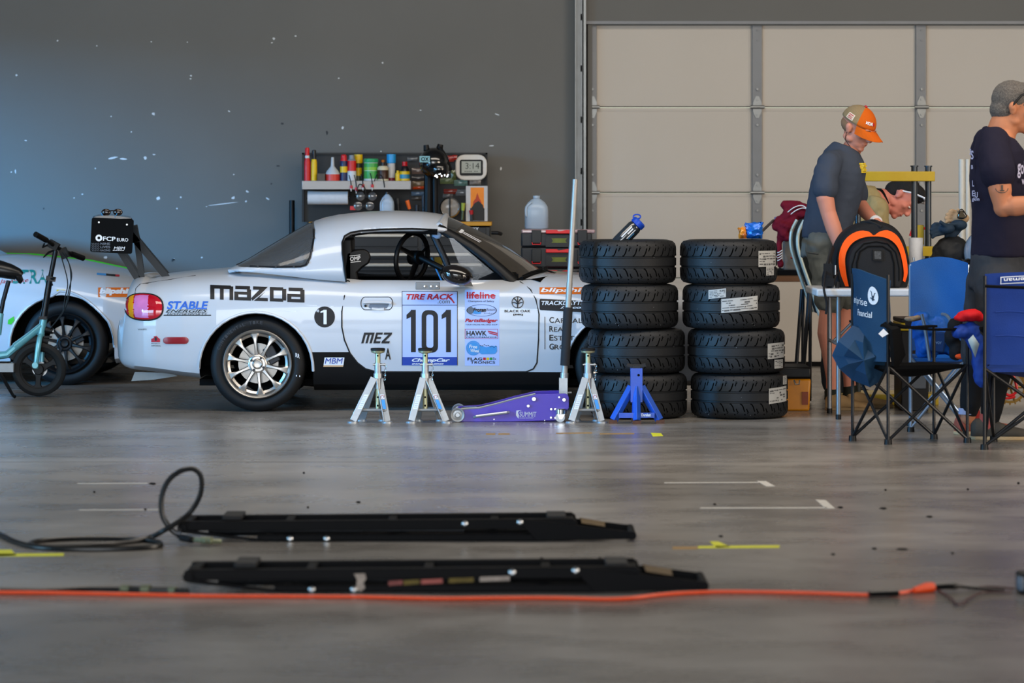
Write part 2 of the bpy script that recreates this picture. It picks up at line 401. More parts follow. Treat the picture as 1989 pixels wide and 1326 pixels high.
def extract(bm, faces):
    """move faces out into a bmesh of their own"""
    keep = set(f.index for f in faces); bm.faces.ensure_lookup_table()
    for i, f in enumerate(bm.faces): f.index = i
    keep = set(f.index for f in faces); nb = MB(); vm = {}
    for f in faces:
        vs = []
        for v in f.verts:
            if v not in vm: vm[v] = nb.bm.verts.new(v.co)
            vs.append(vm[v])
        q = nb.face(vs)
        if q: q.material_index = f.material_index
    bmesh.ops.delete(bm, geom=list(faces), context='FACES')
    return nb
def loft_car(tab, px2x, yc, zm=.5, tuck=.05, step=9, xs=None):
    """tab rows: px, half width, bottom z, top z, squareness"""
    mb = MB(); R = []
    pxs = sorted(set([t[0] for t in tab] + (xs or []) + list(range(int(tab[0][0]) + 4, int(tab[-1][0]), step))))
    for p in pxs:
        wv = interp([(t[0], t[1]) for t in tab], p); zb = interp([(t[0], t[2]) for t in tab], p); zt = interp([(t[0], t[3]) for t in tab], p); n = interp([(t[0], t[4]) for t in tab], p)
        m_ = min(zm, (zb + zt) / 2); half = [(.0, zb), (wv * .5, zb), (wv * .82, zb)]
        for k in range(9):
            t = k / 9; z = zb + (m_ - zb) * t; half.append((wv * (1 - tuck * (1 - t) ** 1.6 - .10 * max(0, .12 - t) / .12), z))
        for k in range(27):
            a = PI / 2 * (k / 26) ; c, s = math.cos(a), math.sin(a)
            half.append((wv * max(c, 0) ** (2 / n), m_ + (zt - m_) * max(s, 0) ** (2 / n)))
        x = px2x(p)
        ring = [Vector((x, yc - y, z)) for y, z in half] + [Vector((x, yc + y, z)) for y, z in half[-2:0:-1]]
        R.append(ring)
    mb.rings(R, True); bmesh.ops.remove_doubles(mb.bm, verts=mb.bm.verts, dist=1e-5)
    return mb
SX = lambda px: X(px, Y0)
def PX(L): return [at(a, b, Y0) for a, b in L]
def P2(L, Y=Y0): return [(X(a, Y), Z(b, Y)) for a, b in L]
TAB = [(208, .26, .45, .50, 2.2), (211, .42, .36, .552, 2.4), (216, .52, .31, .585, 2.8), (224, .60, .28, .60, 3), (231, .645, .268, .63, 3), (234, .66, .265, .72, 3), (237, .672, .262, .79, 3.2), (242, .69, .258, .826, 3.2), (252, .715, .252, .842, 3.2), (264, .74, .249, .842, 3.3),
       (276, .758, .246, .825, 3.4), (300, .785, .238, .838, 3.5), (350, .815, .216, .855, 3.8), (420, .838, .19, .872, 3.9), (500, .845, .16, .886, 4), (610, .836, .128, .872, 4.4), (700, .826, .128, .84, 5), (850, .822, .128, .835, 5.2),
       (1000, .824, .128, .845, 4.8), (1060, .83, .128, .852, 4.2), (1130, .84, .128, .838, 3.8), (1210, .845, .13, .82, 3.6), (1300, .825, .14, .765, 3.3), (1370, .76, .17, .70, 3), (1420, .62, .24, .62, 2.8), (1440, .42, .32, .55, 2.5), (1447, .22, .40, .49, 2.2)]
CAR = thing('race_car', 'white two-seat race car with hardtop, number 101 on its door and a rear wing', 'car', (SX(830), YC, 0))
body = loft_car(TAB, SX, YC, xs=[604, 606, 1004])
NEAR = lambda c: c.y < YC - .3
BOTH = lambda c: abs(c.y - YC) > .44
arcs = {}
for wx in (500, 1212):
    circ = [(wx - 3 + 111 * math.cos(PI * 2 * k / 40), 716 + 110 * math.sin(PI * 2 * k / 40)) for k in range(40)]
    pl = [p for p in circ if p[1] < 716] ; pl = sorted(pl, key=lambda p: p[0])
    pl = [(wx - 115, 830), (wx - 114, 716)] + pl + [(wx + 108, 716), (wx + 108, 830)]
    fs = cut_region(body.bm, P2(pl), BOTH); bmesh.ops.delete(body.bm, geom=fs, context='FACES'); arcs[wx] = pl[1:-1]
# cockpit opening
for co, no in (((SX(606), 0, 0), (1, 0, 0)), ((SX(1004), 0, 0), (1, 0, 0)), ((0, YC - .66, 0), (0, 1, 0)), ((0, YC + .66, 0), (0, 1, 0))):
    fs = [f for f in body.bm.faces if f.calc_center_median().z > .6]; g = set(fs)
    for f in fs: g.update(f.edges); g.update(f.verts)
    bmesh.ops.bisect_plane(body.bm, geom=list(g), dist=1e-5, plane_co=co, plane_no=no)
fs = [f for f in body.bm.faces if (lambda c: SX(606) < c.x < SX(1004) and abs(c.y - YC) < .66 and c.z > .6)(f.calc_center_median())]
bmesh.ops.delete(body.bm, geom=fs, context='FACES')
bmesh.ops.recalc_face_normals(body.bm, faces=body.bm.faces)
tmp = bpy.data.meshes.new('t'); body.bm.to_mesh(tmp)
BV = BVHTree.FromPolygons([v.co.copy() for v in tmp.vertices], [tuple(p.vertices) for p in tmp.polygons]); bpy.data.meshes.remove(tmp)
EYE = Vector((0, 0, CAM_H))
def on(px, py, off=.0016):
    """point on the near flank of the car under a photo position"""
    d = (at(px, py, Y0) - EYE).normalized(); h, nrm, _, _ = BV.ray_cast(EYE, d)
    if h is None or h.y > YC: h, nrm, _, _ = BV.find_nearest(at(px, py, Y0 + .1))
    if nrm.y > 0: nrm = -nrm
    return h + nrm * off
def onf(off): return lambda a, b: on(a, b, off)
DOOR = [(676, 530), (679, 546), (669, 575), (664, 605), (664, 635), (669, 660), (680, 686), (694, 704), (710, 716), (732, 722), (900, 722.5), (1022, 722), (1036, 716), (1043, 704), (1046, 660), (1047, 610), (1041, 582), (1030, 562), (1010, 547), (1004, 530)]
fs = cut_region(body.bm, P2(DOOR), lambda c: c.y < YC - .4); dmb = extract(body.bm, fs)
dmb.m(1); dmb.tube([on(a, b, .0) for a, b in DOOR[1:-1]], .0045, 6); dmb.m(0)
DOOR_O = dmb.build('door', [PAINT, SEAM], CAR, smooth=45)
SILL = [(560, 684), (682, 684), (694, 704), (710, 716), (732, 722.5), (1160, 723), (1160, 800), (560, 800)]
fs = cut_region(body.bm, P2(SILL), NEAR); smb = extract(body.bm, fs); smb.build('side_sill', PAINTB, CAR, smooth=45)
BUMP = [(190, 640), (240, 626), (250, 612), (318, 612), (420, 614), (420, 800), (190, 800)]
fs = cut_region(body.bm, P2(BUMP), lambda c: c.x < SX(420)); bmb = extract(body.bm, fs)
bmb.m(1); bmb.tube([on(a, 612, 0) for a in (318, 350, 380, 410)], .003, 5); bmb.m(0)
bmb.build('rear_bumper', [PAINT, SEAM], CAR, smooth=45)
body.m(1)
body.tube([on(a, b, 0) for a, b in ((262, 572), (264, 560), (272, 552), (290, 549), (330, 543), (380, 535))], .003, 5)
body.m(0)
for wx in arcs:                                      # rolled arch lips and black liners
    for sgn in (-1, 1):
        lip = []
        for a, b in arcs[wx]:
            p = on(a, b, 0); lip.append(p if sgn < 0 else Vector((p.x, 2 * YC - p.y, p.z)))
        body.tube(lip, .009, 6)
        body.m(2); ra = [Vector((SX(a) * .999, (Y0 + .02 if sgn < 0 else 2 * YC - Y0 - .02), Z(b, Y0) + .005)) for a, b in arcs[wx]]
        rb = [Vector((p.x, p.y - sgn * .30, p.z)) for p in ra]
        for i in range(len(ra) - 1):
            body.poly([ra[i], ra[i + 1], rb[i + 1], rb[i]])
        body.poly(rb); body.m(0)
BODY = body.build('body', [PAINT, SEAM, MATTE], CAR, smooth=45, keepn=True)
# interior tub
q = MB(); x0, x1 = SX(606), SX(1004)
q.span((x0, YC - .65, .16), (x1, YC + .65, .19)); q.span((x0, YC - .66, .16), (x1, YC - .645, .80)); q.span((x0, YC + .645, .16), (x1, YC + .66, .80)); q.span((x0 - .01, YC - .65, .16), (x0 + .01, YC + .65, .85)); q.span((x1 - .01, YC - .65, .16), (x1 + .01, YC + .65, .85))
q.build('cockpit_tub', MATTE, CAR)
q = MB(); q.rings([[Vector((x1 - dx, y, z)) for dx, z in ((0, .5), (.26, .56), (.30, .72), (.24, .82), (.12, .868), (0, .86))] for y in (YC - .62, YC + .62)])
q.build('dashboard', MATTE, CAR, bevel=.01)
# hard top
HS = lambda px: (px - 994.5) * 19.5 / FPX
HT = [(446, .60, .872, .884, 2.4), (470, .68, .868, .925, 2.3), (500, .71, .862, .985, 2.3), (550, .735, .845, 1.082, 2.4), (585, .745, .832, 1.147, 2.5), (604, .748, .824, 1.178, 2.6), (625, .75, .817, 1.200, 2.7), (650, .75, .81, 1.217, 2.8), (700, .75, .80, 1.236, 2.9), (760, .75, .80, 1.243, 2.9), (820, .745, .80, 1.236, 2.9), (850, .74, .80, 1.222, 2.8), (869, .735, .80, 1.207, 2.8)]
top = MB(); R = []
for p in sorted(set([t[0] for t in HT] + list(range(452, 866, 7)))):
    g = [interp([(t[0], t[i]) for t in HT], p) for i in (1, 2, 3, 4)]; half = []
    for k in range(19):
        a = PI / 2 * k / 18; half.append((g[0] * max(0, math.cos(a)) ** (2 / g[3]), g[1] + (g[2] - g[1]) * max(0, math.sin(a)) ** (2 / g[3])))
    R.append([Vector((HS(p), YC - y, z)) for y, z in half] + [Vector((HS(p), YC + y, z)) for y, z in half[-2::-1]])
VV = [[top.bm.verts.new(p) for p in r] for r in R]
for a, b in zip(VV[:-1], VV[1:]):
    for i in range(len(a) - 1): top.face([a[i], a[i + 1], b[i + 1], b[i]])
HTY = 19.42
REARW = [(440, 520), (452, 505), (500, 470), (550, 442), (594, 419), (604, 431), (612, 447), (613, 462), (611, 482), (607, 500), (600, 514), (588, 518), (540, 519), (490, 518), (466, 517), (455, 514)]
SIDEW = [(668, 500), (667, 480), (668, 466), (672, 457), (682, 451), (700, 447.5), (730, 445), (780, 444), (830, 444), (890, 447), (890, 580), (680, 580), (676, 545)]
fs = cut_region(top.bm, P2(REARW, HTY), lambda c: True); rear_glass = extract(top.bm, fs)
fs = cut_region(top.bm, P2(SIDEW, HTY), lambda c: True); bmesh.ops.delete(top.bm, geom=fs, context='FACES')
bmesh.ops.recalc_face_normals(top.bm, faces=top.bm.faces)
ROOF = top.build('hardtop', PAINT, CAR, smooth=50, solid=.02, keepn=True)
GL = rear_glass.build('rear_window', CLEAR, CAR, smooth=60)
def hp(px, py, Y=None, dy=0):
    """point on the near flank of the hardtop"""
    z = Z(py, HTY); x = X(px, HTY); xx = x / 19.5 * FPX + 994.5
    g = [interp([(t[0], t[i]) for t in HT], xx) for i in (1, 2, 3, 4)]
    v = min(1, max(0, (z - g[1]) / (g[2] - g[1]))); return Vector((x, YC - g[0] * (1 - v ** g[3]) ** (1 / g[3]) - .003 + dy, min(z, g[2])))
q = MB(); q.tube([hp(a, b) for a, b in ((455, 516), (470, 505), (500, 485), (550, 457), (590, 434), (600, 434), (609, 448), (611, 462), (609, 482), (605, 500), (598, 513), (588, 516), (540, 517), (490, 516))], .006, 6, closed=True)
for a, b in ((600, 441), (609, 462), (609, 485), (602, 508), (575, 516), (540, 516.5), (505, 516)): q.cyl(hp(a, b), hp(a, b) - Vector((0, .008, 0)), .007, seg=8)
q.build('window_bead', DARKMETAL, CAR)
q = MB(); q.tube([hp(a, b) for a, b in ((676, 546), (672, 520), (668, 490), (667, 470), (671, 458), (682, 451.5), (700, 448), (740, 445), (800, 444), (850, 446))], .006, 6)
q.tube([on(a, b, .001) for a, b in ((456, 523), (480, 527), (520, 531), (580, 537), (640, 542), (678, 546))], .006, 6)
q.build('door_seal', BLACK, CAR)
# inside of the roof, kept dark like bare race-car trim
q = MB(); q.tube([(HS(686), YC - .60, 1.10), (HS(720), YC - .585, 1.116), (HS(780), YC - .58, 1.12), (HS(850), YC - .57, 1.11)], .016, 8); q.build('roof_lining', MATTE, CAR)
# windscreen, header and pillars
def ws_pt(s, t):
    xt = -.415 - .03 * s * s; zt = 1.205 - .055 * s * s; yt = s * .52
    xb = .195 - .16 * s * s; zb = .852 - .044 * s * s; yb = s * .67
    k = math.sin(t * PI) * .018
    return Vector((xt + (xb - xt) * t + k, YC + yt + (yb - yt) * t, zt + (zb - zt) * t + k))
q = MB(); grid_patch(q, ws_pt, -1, 1, 0, 1, 16, 8); q.build('windscreen', SCREEN, CAR, smooth=60)
q = MB(); grid_patch(q, lambda s, t: ws_pt(s, t) + Vector((-.003, 0, .003)), -1, 1, 0, .16, 16, 2); q.build('sun_strip', mat('dark_tint', '15110e', .15, coat=.6), CAR)
for nm, s in (('a_pillar', -1), ('a_pillar', 1)):
    q = MB(); q.tube([ws_pt(s, t) + Vector((-.02, 0, -.012)) for t in (0, .2, .4, .6, .8, 1.0)], [.03, .031, .032, .034, .036, .04], 10, flat=.8); q.build(nm, BLACK, CAR)
q = MB(); q.tube([ws_pt(s / 8, 0) + Vector((-.012, 0, .0)) for s in range(-8, 9)], .022, 8); q.build('windscreen_header', PAINT, CAR)
q = MB(); q.tube([ws_pt(s / 8, 1) + Vector((.015, 0, .004)) for s in range(-8, 9)], .03, 8, flat=.5)
q.poly([on(a, b, .004) for a, b in ((1004, 545), (1030, 528), (1050, 521), (1080, 531), (1060, 538), (1030, 543))]); q.build('cowl_trim', MATTE, CAR)
q = MB(); q.tube([at(1009, 539, 19.42), at(1030, 529, 19.5), at(1052, 522, 19.6), at(1080, 531, 19.7)], .006, 6); q.tube([at(1010, 537, 19.40), at(1062, 519, 19.62)], .004, 5); q.cyl(at(1055, 524, 19.6), at(1055, 518, 19.6), .014); q.build('wiper', BLACK, CAR)
q = MB()
for s0 in (-.86, -.80): q.poly([ws_pt(s0 + a, t) + Vector((-.004, 0, .006)) for a, t in ((0, .20), (.03, .20), (.05, .42), (.02, .42))])
q.poly([ws_pt(s0, t) + Vector((-.004, 0, .006)) for s0, t in ((-.9, .19), (-.7, .19), (-.7, .22), (-.9, .22))]); q.build('banner_lettering', DWHITE, CAR)
# quarter window behind the pillar
q = MB(); q.poly([at(a, b, 19.36) for a, b in ((872, 462), (880, 462), (978, 545), (905, 547))]); q.build('quarter_window', CLEAR, CAR)
# taped corner at the top of the pillar
q = MB(); q.ell(at(848, 454, 19.44), (.035, .02, .035), 10, 6); q.build('tape_patch', mat('duct_tape', '7e9bc0', .4, var=.2, scale=20), CAR)
# interior things that belong to the car
q = MB()
pts = lambda L, Y: [at(a, b, Y) for a, b in L]
q.tube(pts(((840, 452), (865, 505), (885, 560)), 19.45), .022, 10); q.tube([Vector((HS(610), YC - .5, .8)), Vector((HS(625), YC - .46, 1.12)), Vector((HS(625), YC + .46, 1.12)), Vector((HS(610), YC + .5, .8))], .022, 10)
q.tube([Vector((HS(625), YC - .44, 1.10)), Vector((HS(520), YC - .40, .87))], .02, 10); q.tube([Vector((HS(625), YC + .44, 1.10)), Vector((HS(520), YC + .40, .87))], .02, 10); q.tube([Vector((HS(622), YC - .40, 1.05)), Vector((HS(575), YC + .2, .87))], .02, 10)
q.tube([Vector((HS(625), YC - .46, 1.12)), Vector((HS(850), YC - .46, 1.15))], .022, 10); q.tube([Vector((HS(625), YC + .46, 1.12)), Vector((HS(850), YC + .46, 1.15))], .022, 10)
q.tube([Vector((HS(850), YC + .46, 1.15)), Vector((HS(960), YC + .56, .83))], .022, 10); q.build('roll_cage', DARKMETAL, CAR)
seat = MB(); SY = YC - .38
seat.prism([(a, b) for a, b in ((672, 490), (690, 484), (708, 483), (717, 489), (721, 500), (716, 512), (704, 520), (694, 530), (700, 560), (672, 560), (668, 520))], lambda p: at(p[0], p[1], SY - .17), lambda p: at(p[0], p[1], SY - .14))
seat.prism([(a, b) for a, b in ((672, 490), (690, 484), (708, 483), (717, 489), (721, 500), (716, 512), (704, 520), (694, 530), (700, 560), (672, 560), (668, 520))], lambda p: at(p[0], p[1], SY + .14), lambda p: at(p[0], p[1], SY + .17))
seat.box((X(676, SY), SY, .82), (.07, .34, .5)); seat.box((X(720, SY), SY, .42), (.5, .4, .14))
SEAT = seat.build('bucket_seat', BLACK, CAR, bevel=.012)
q = MB(); fn = lambda a, b: at(a, b, SY - .174); put_text(q, 'OMP', fn, 680, 700, 507, 499, .02, tilt=-2); put_text(q, '-', fn, 679, 700, 497.5, 496.3, tilt=-2); put_text(q, '-', fn, 681, 701, 510, 508.6, tilt=-2); q.build('seat_logo', DWHITE, SEAT)
q = MB(); c = at(800, 500, 19.62); e = Matrix.Rotation(math.radians(-38), 3, 'Z')
ringp = [c + e @ Vector((0, math.cos(a) * .155, math.sin(a) * .155)) for a in [2 * PI * k / 28 for k in range(28)]]
ringp = [p + Vector((.10 * (p.z - c.z), 0, 0)) for p in ringp]; q.tube(ringp, .016, 8, closed=True)
hub = c + e @ Vector((.035, 0, 0)); hub2 = c + e @ Vector((.05, 0, 0))
for k in (2, 12, 21): q.tube([hub2, ringp[k]], [.03, .02], 8, flat=.35)
q.cyl(c + e @ Vector((-.005, 0, 0)), c + e @ Vector((.07, 0, 0)), .045, seg=20); q.cyl(c + e @ Vector((.07, 0, 0)), c + e @ Vector((.34, 0, -.1)), .02, seg=12)
SW = q.build('steering_wheel', BLACK, CAR)
q = MB(); q.lathe([(.018, 0), (.03, .004), (.03, .012), (.02, .018)], c + e @ Vector((-.022, 0, 0)), e @ Vector((1, 0, 0)), 20); q.build('horn_button', CHROME, SW)
q = MB(); q.box(at(850, 474, 19.6), (.03, .03, .05)); q.m(1).box(at(852, 474, 19.58), (.022, .02, .02)); q.build('kill_switch', [BLACK, RED], CAR)
q = MB(); q.box(at(852, 508, 20.2), (.05, .1, .06)); q.build('relay_box', DYEL, CAR)
q = MB(); q.tube([at(838, 500, 19.6), at(846, 520, 19.6), at(858, 545, 19.6)], .006, 6); q.build('wiring', DSKY, CAR)
# mirror
q = MB(); mc = at(887, 534, Y0 - .06); q.ell(mc, (.102, .075, .062), 20, 12, Matrix.Rotation(math.radians(14), 3, 'Y')); q.prism([(880, 545), (912, 540), (919, 556), (893, 556)], lambda p: at(p[0], p[1], Y0 - .03), lambda p: at(p[0], p[1], Y0 + .06))
q.build('door_mirror', mat('gloss_black', '120d0c', .1, coat=1), CAR)
# lamp, marker, handle, light bar
lens = MB(); rim_pts = []
def lp(u, v, r=1):
    """rounded tail lamp outline: u angle, r 0..1"""
    c_, s_ = math.cos(u), math.sin(u); ex = 2 / 2.5
    a = 280 + 36 * r * abs(c_) ** ex * (1 if c_ > 0 else -1); b = 596 + 25 * r * abs(s_) ** ex * (1 if s_ > 0 else -1)
    return on(a, b + (a - 280) * .03, .004 + .016 * (1 - r ** 3))
LR = (1, .97, .93, .86, .8, .72, .64, .56, .48, .4, .32, .24, .16, .08)
V = [[lens.bm.verts.new(lp(2 * PI * i / 96, 0, r)) for i in range(96)] for r in LR]
for j in range(len(LR) - 1):
    for i in range(96):
        cs_ = math.cos(2 * PI * (i + .5) / 96); cx = 280 + 36 * (LR[j] + LR[j + 1]) / 2 * abs(cs_) ** .8 * (1 if cs_ > 0 else -1)
        lens.m(1 if cx < 262 and cx > 252 else (2 if 264 < cx < 290 and j > 2 else 0)); lens.face([V[j][i], V[j][(i + 1) % 96], V[j + 1][(i + 1) % 96], V[j + 1][i]])
lens.m(2).face(V[-1]); lens.m(3).tube([lp(2 * PI * i / 36, 0, 1.02) for i in range(36)], .005, 6, closed=True)
lens.build('tail_lamp', [LENS_R, LENS_A, LENS_W, SEAM], CAR, smooth=80)
q = MB(); n = 24; V = [[q.bm.verts.new(on(341.5 + (18 * (1 if math.cos(a) > 0 else -1) + 7 * math.cos(a)) * r if True else 0, 661 + 6.8 * math.sin(a) * r, o_)) for a in [2 * PI * (k + .5) / n for k in range(n)]] for r, o_ in ((1, .001), (.95, .006), (.6, .008))]
for a, b in zip(V[:-1], V[1:]):
    for i in range(n): q.face([a[i], a[(i + 1) % n], b[(i + 1) % n], b[i]])
q.face(V[-1]); q.build('side_marker', mat('side_marker_red', '8e1420', .15, coat=1), CAR)
q = MB(); hpnt = lambda r, o_: [on(732 + (22 * (1 if math.cos(a) > 0 else -1) + 9 * math.cos(a)) * r, 589 + 12.5 * math.sin(a) * r, o_) for a in [2 * PI * (k + .5) / 28 for k in range(28)]]
q.m(1).tube(hpnt(1, 0), .0028, 5, closed=True); q.m(2).poly([on(a, b, .001) for a, b in ((718, 590), (756, 590), (752, 598), (745, 600.5), (722, 600.5), (716, 597))])
q.m(0).tube([on(a, b, .014) for a, b in ((706, 588), (712, 587.5), (735, 587), (755, 588), (760, 590))], .010, 8, flat=.7); q.m(1).cyl(on(710, 594, 0), on(710, 594, .01), .008, seg=10)
q.m(0).tube([on(a, b, .006) for a, b in ((722, 599), (735, 600), (746, 599.5))], .009, 6, flat=.5)
q.build('door_handle', [PAINT, SEAM, mat('handle_recess', '6d7480', .4)], DOOR_O)
q = MB(); c = at(831, 555, Y0 - .02); q.box(c, (.15, .04, .044)); 
for k in (-.02, .02, .055): q.m(1).cyl((c.x + k, c.y - .03, c.z - .002), (c.x + k, c.y - .018, c.z - .002), .008, seg=8); 
q.build('light_bar', [mat('smoked_plastic', '6c6e70', .25), CHROME], DOOR_O, bevel=.004)
# diffuser flap and tow strap below the bumper
q = MB(); q.prism([(255, 740), (262, 722), (330, 724), (345, 730), (300, 737)], lambda p: at(p[0], p[1], Y0 + .55), lambda p: at(p[0], p[1], Y0 + 1.1)); q.build('rear_undertray', mat('weathered_aluminium', '9aa0a4', .5, .3), CAR)
q = MB(); q.span((SX(380), YC - .6, .15), (SX(1380), YC + .6, .19)); q.build('floor_pan', MATTE, CAR)
# rear wing
EY = 19.22; wing = MB()
def foil(Y, cx=218, cz=424, ch=76):
    out = []
    for k in range(20):
        a = 2 * PI * k / 20; u = (1 - math.cos(a)) / 2; th = .07 * ch * (math.sin(a)) * (1.3 - u) * .8
        p_ = at(cx - ch / 2 + u * ch, cz - th - 2 * math.sin(PI * u), EY); out.append(Vector((p_.x + X(218, Y) - X(218, EY), Y, p_.z)))
    return out
wing.rings([foil(y) for y in (EY, EY + .4, YC + .3, 2 * YC - EY)], True); WING = wing.build('rear_wing', CARBON, CAR)
def rrect(x0, x1, y0, y1, r, tilt=0):
    o = []
    for cx, cy, a0 in ((x1 - r, y0 + r, -90), (x1 - r, y1 - r, 0), (x0 + r, y1 - r, 90), (x0 + r, y0 + r, 180)):
        for k in range(5):
            a = math.radians(a0 + 22.5 * k); o.append((cx + r * math.cos(a), cy + r * math.sin(a)))
    return [(a - (b - y0) * tilt, b + (a - x0) * .05) for a, b in o]
for yy in (EY, 2 * YC - EY):
    q = MB(); op = rrect(178.5, 260, 422, 489, 4, .05); q.prism(op, lambda p: at(p[0], p[1], EY) + Vector((X(218, yy) - X(218, EY), yy - EY - .003, 0)), lambda p: at(p[0], p[1], EY) + Vector((X(218, yy) - X(218, EY), yy - EY + .003, 0)))
    if yy == EY:
        q.m(1)
        for a, b in ((192, 431.5), (246.5, 436)): q.cyl(at(a, b, EY - .004), at(a, b, EY - .012), .006, seg=8)
    ep = q.build('end_plate', [mat('satin_black', '050506', .55, spec=.08), STEEL], WING)
    if yy == EY:
        q = MB(); fn = flat(EY - .0045)
        q.lathe([(.021, 0), (.021, .0005), (.009, .0005), (.009, 0)], at(192, 462, EY - .0048), (0, 1, 0), 24, closed=True, cap=False)
        put_text(q, 'FCP', fn, 200, 224.5, 467.5, 459, .02, tilt=.8); put_text(q, 'EURO', fn, 227, 249, 468.5, 462, .01, tilt=.5)
        put_text(q, 'MBM', fn, 221, 243, 484.5, 479, .0, .2); put_text(q, '-----', fn, 219, 241, 486.6, 485.6); q.build('plate_lettering', DWHITE, ep)
        q = MB(); put_text(q, 'NINE', fn, 195, 214, 475.5, 471, .03); put_text(q, 'LIVES', fn, 195, 214, 482, 477, .03); put_text(q, 'RACING', fn, 195, 214, 488, 484, .03)
        for k in range(4):
            for j in range(5): q.tube([fn(178 + j * 3.2, 471.8 + k * 4.2), fn(180.2 + j * 3.2, 474.4 + k * 4.2), fn(178.4 + j * 3.2, 475 + k * 4.2)], .0018, 4)
        q.build('plate_lettering', DGREY, ep)
def bar(mb, a, b, wd, Y, th=.006):
    A = at(a[0], a[1], Y); B = at(b[0], b[1], Y); d = (B - A).normalized(); n = Vector((-d.z, 0, d.x)) * wd / 2 * Y / FPX
    mb.prism([A + n, B + n, B - n, A - n], lambda p: p - Vector((0, th / 2, 0)), lambda p: p + Vector((0, th / 2, 0)))
for sy in (19.55, 20.39):
    q = MB(); off = [((232, 486), (272, 549), 12), ((266, 470), (277, 550), 11), ((254, 455), (326, 541), 13), ((230, 488), (262, 455), 14), ((258, 440), (264, 470), 16)]
    for a, b, w_ in off: bar(q, a, b, w_, sy)
    bar(q, (268, 550), (332, 540), 6, sy, .05)
    bar(q, (236, 425), (262, 470), 12, sy)
    for p in q.bm.verts:
        p.co.x -= (p.co.x - X(290, sy)) * (1 - 19.55 / sy); p.co.z = CAM_H + (p.co.z - CAM_H) * 19.55 / sy
    q.build('wing_stand', mat('chipped_black_metal', '101418', .4, .3, var=.3, scale=20), CAR)

# ---- wheels
def tyre_mb(R, W, ri, seg=72, grooves=True, c=(0, 0, 0)):
    h = W / 2; pr = [(ri, -h * .78), (ri + .012, -h * .90), ((R + ri) / 2, -h * 1.0), (R - .03, -h * .97), (R - .012, -h * .86), (R - .003, -h * .72)]
    if grooves:
        for g in (-.34, .34): pr += [(R, g * W / 2 - .007), (R - .009, g * W / 2 - .004), (R - .009, g * W / 2 + .004), (R, g * W / 2 + .007)]
    pr += [(R - .003, h * .72), (R - .012, h * .86), (R - .03, h * .97), ((R + ri) / 2, h), (ri + .012, h * .90), (ri, h * .78)]
    mb = MB(); mb.lathe(pr + [(ri - .004, 0)], c, (0, 1, 0), seg, cap=False, closed=True); return mb
def make_wheel(name, c, rimmat, parent, spokes=10, R=.297, fine=True):
    """c = centre of the outer face"""
    c = Vector(c); W = .225; C = c + Vector((0, W / 2, 0)); ri = .205
    t = tyre_mb(R, W, ri, c=C); WH = None
    t.m(1)
    WH = t.build(name, [RUBBER, DWHITE], parent, smooth=40)
    r = MB(); S = lambda prof: [(a, b) for a, b in prof]
    r.lathe([(.214, -.006), (.208, -.012), (.200, -.006), (.194, .004), (.186, .022), (.172, .03), (.170, .05), (.178, .12), (.19, .2), (.212, .2), (.212, .02)], c, (0, 1, 0), 64, cap=False, closed=True)
    nx = spokes
    for k in range(nx):
        a = 2 * PI * k / nx + PI / 2 + .1; u = Vector((math.cos(a), 0, math.sin(a))); v = Vector((-u.z, 0, u.x)); rr = []
        for rad, hw, yy, th in ((.040, .02, .026, .03), (.06, .013, .022, .024), (.09, .0095, .018, .02), (.135, .0095, .012, .018), (.165, .016, .014, .02), (.188, .030, .02, .02)):
            p = c + u * rad; rr.append([p + v * hw + Vector((0, yy, 0)), p + v * hw * .6 + Vector((0, yy - .006, 0)), p - v * hw * .6 + Vector((0, yy - .006, 0)), p - v * hw + Vector((0, yy, 0)), p - v * hw + Vector((0, yy + th, 0)), p + v * hw + Vector((0, yy + th, 0))])
        r.rings(rr)
    r.lathe([(.058, .03), (.058, .018), (.050, .014), (.046, .018), (.034, .018), (.030, .008), (.024, .004), (.022, .010), (.008, .012), (.0, .012)], c, (0, 1, 0), 32, cap=False)
    RM = r.build('rim', rimmat, WH, smooth=35)
    q = MB()
    for k in range(4):
        a = PI / 4 + k * PI / 2 + .25; p = c + Vector((math.cos(a) * .043, .012, math.sin(a) * .043)); q.cyl(p, p - Vector((0, .012, 0)), .008, seg=6)
    q.build('lug_nuts', DARKMETAL, WH)
    d = MB(); d.lathe([(.07, .075), (.125, .075), (.125, .09), (.07, .09)], c, (0, 1, 0), 40, cap=False, closed=True); d.cyl(c + Vector((0, .07, 0)), c + Vector((0, .10, 0)), .07, seg=28); d.build('brake_disc', mat('brake_iron', '9b9894', .35, .7, var=.1, scale=40), WH)
    d = MB(); p = c + Vector((.085, .06, .055)); d.box(p, (.07, .06, .11), Matrix.Rotation(-.5, 3, 'Y')); d.build('brake_caliper', DARKMETAL, WH, bevel=.006)
    return WH
MACH = mat('machined_alloy', 'bdbab6', .34, 1, var=.05); BLKRIM = mat('black_alloy', '15171a', .35, .4)
W1 = make_wheel('wheel', (X(500, Y0 + .02), Y0 + .015, .297), MACH, CAR)
q = MB()
def arc_text(mb, s, c, r, a0, step, h, bold=.02, Y=-.0012):
    for i, ch in enumerate(s):
        if ch == ' ': continue
        a = a0 - step * i; u = Vector((math.cos(a), 0, math.sin(a))); v = Vector((u.z, 0, -u.x)); b0 = c + u * r
        wd = step * r * .75
        put_text(mb, ch, lambda p, z: b0 + v * p + u * z + Vector((0, Y, 0)), -wd / 2, wd / 2, 0, h, bold)
wc = Vector((X(500, Y0 + .02), Y0 + .003, .297))
arc_text(q, 'CONTINENTAL TIRE', wc, .248, 2.75, .085, .02)
W1T = q.build('tyre_lettering', mat('faded_rubber_letter', '2d2f33', .6), W1)
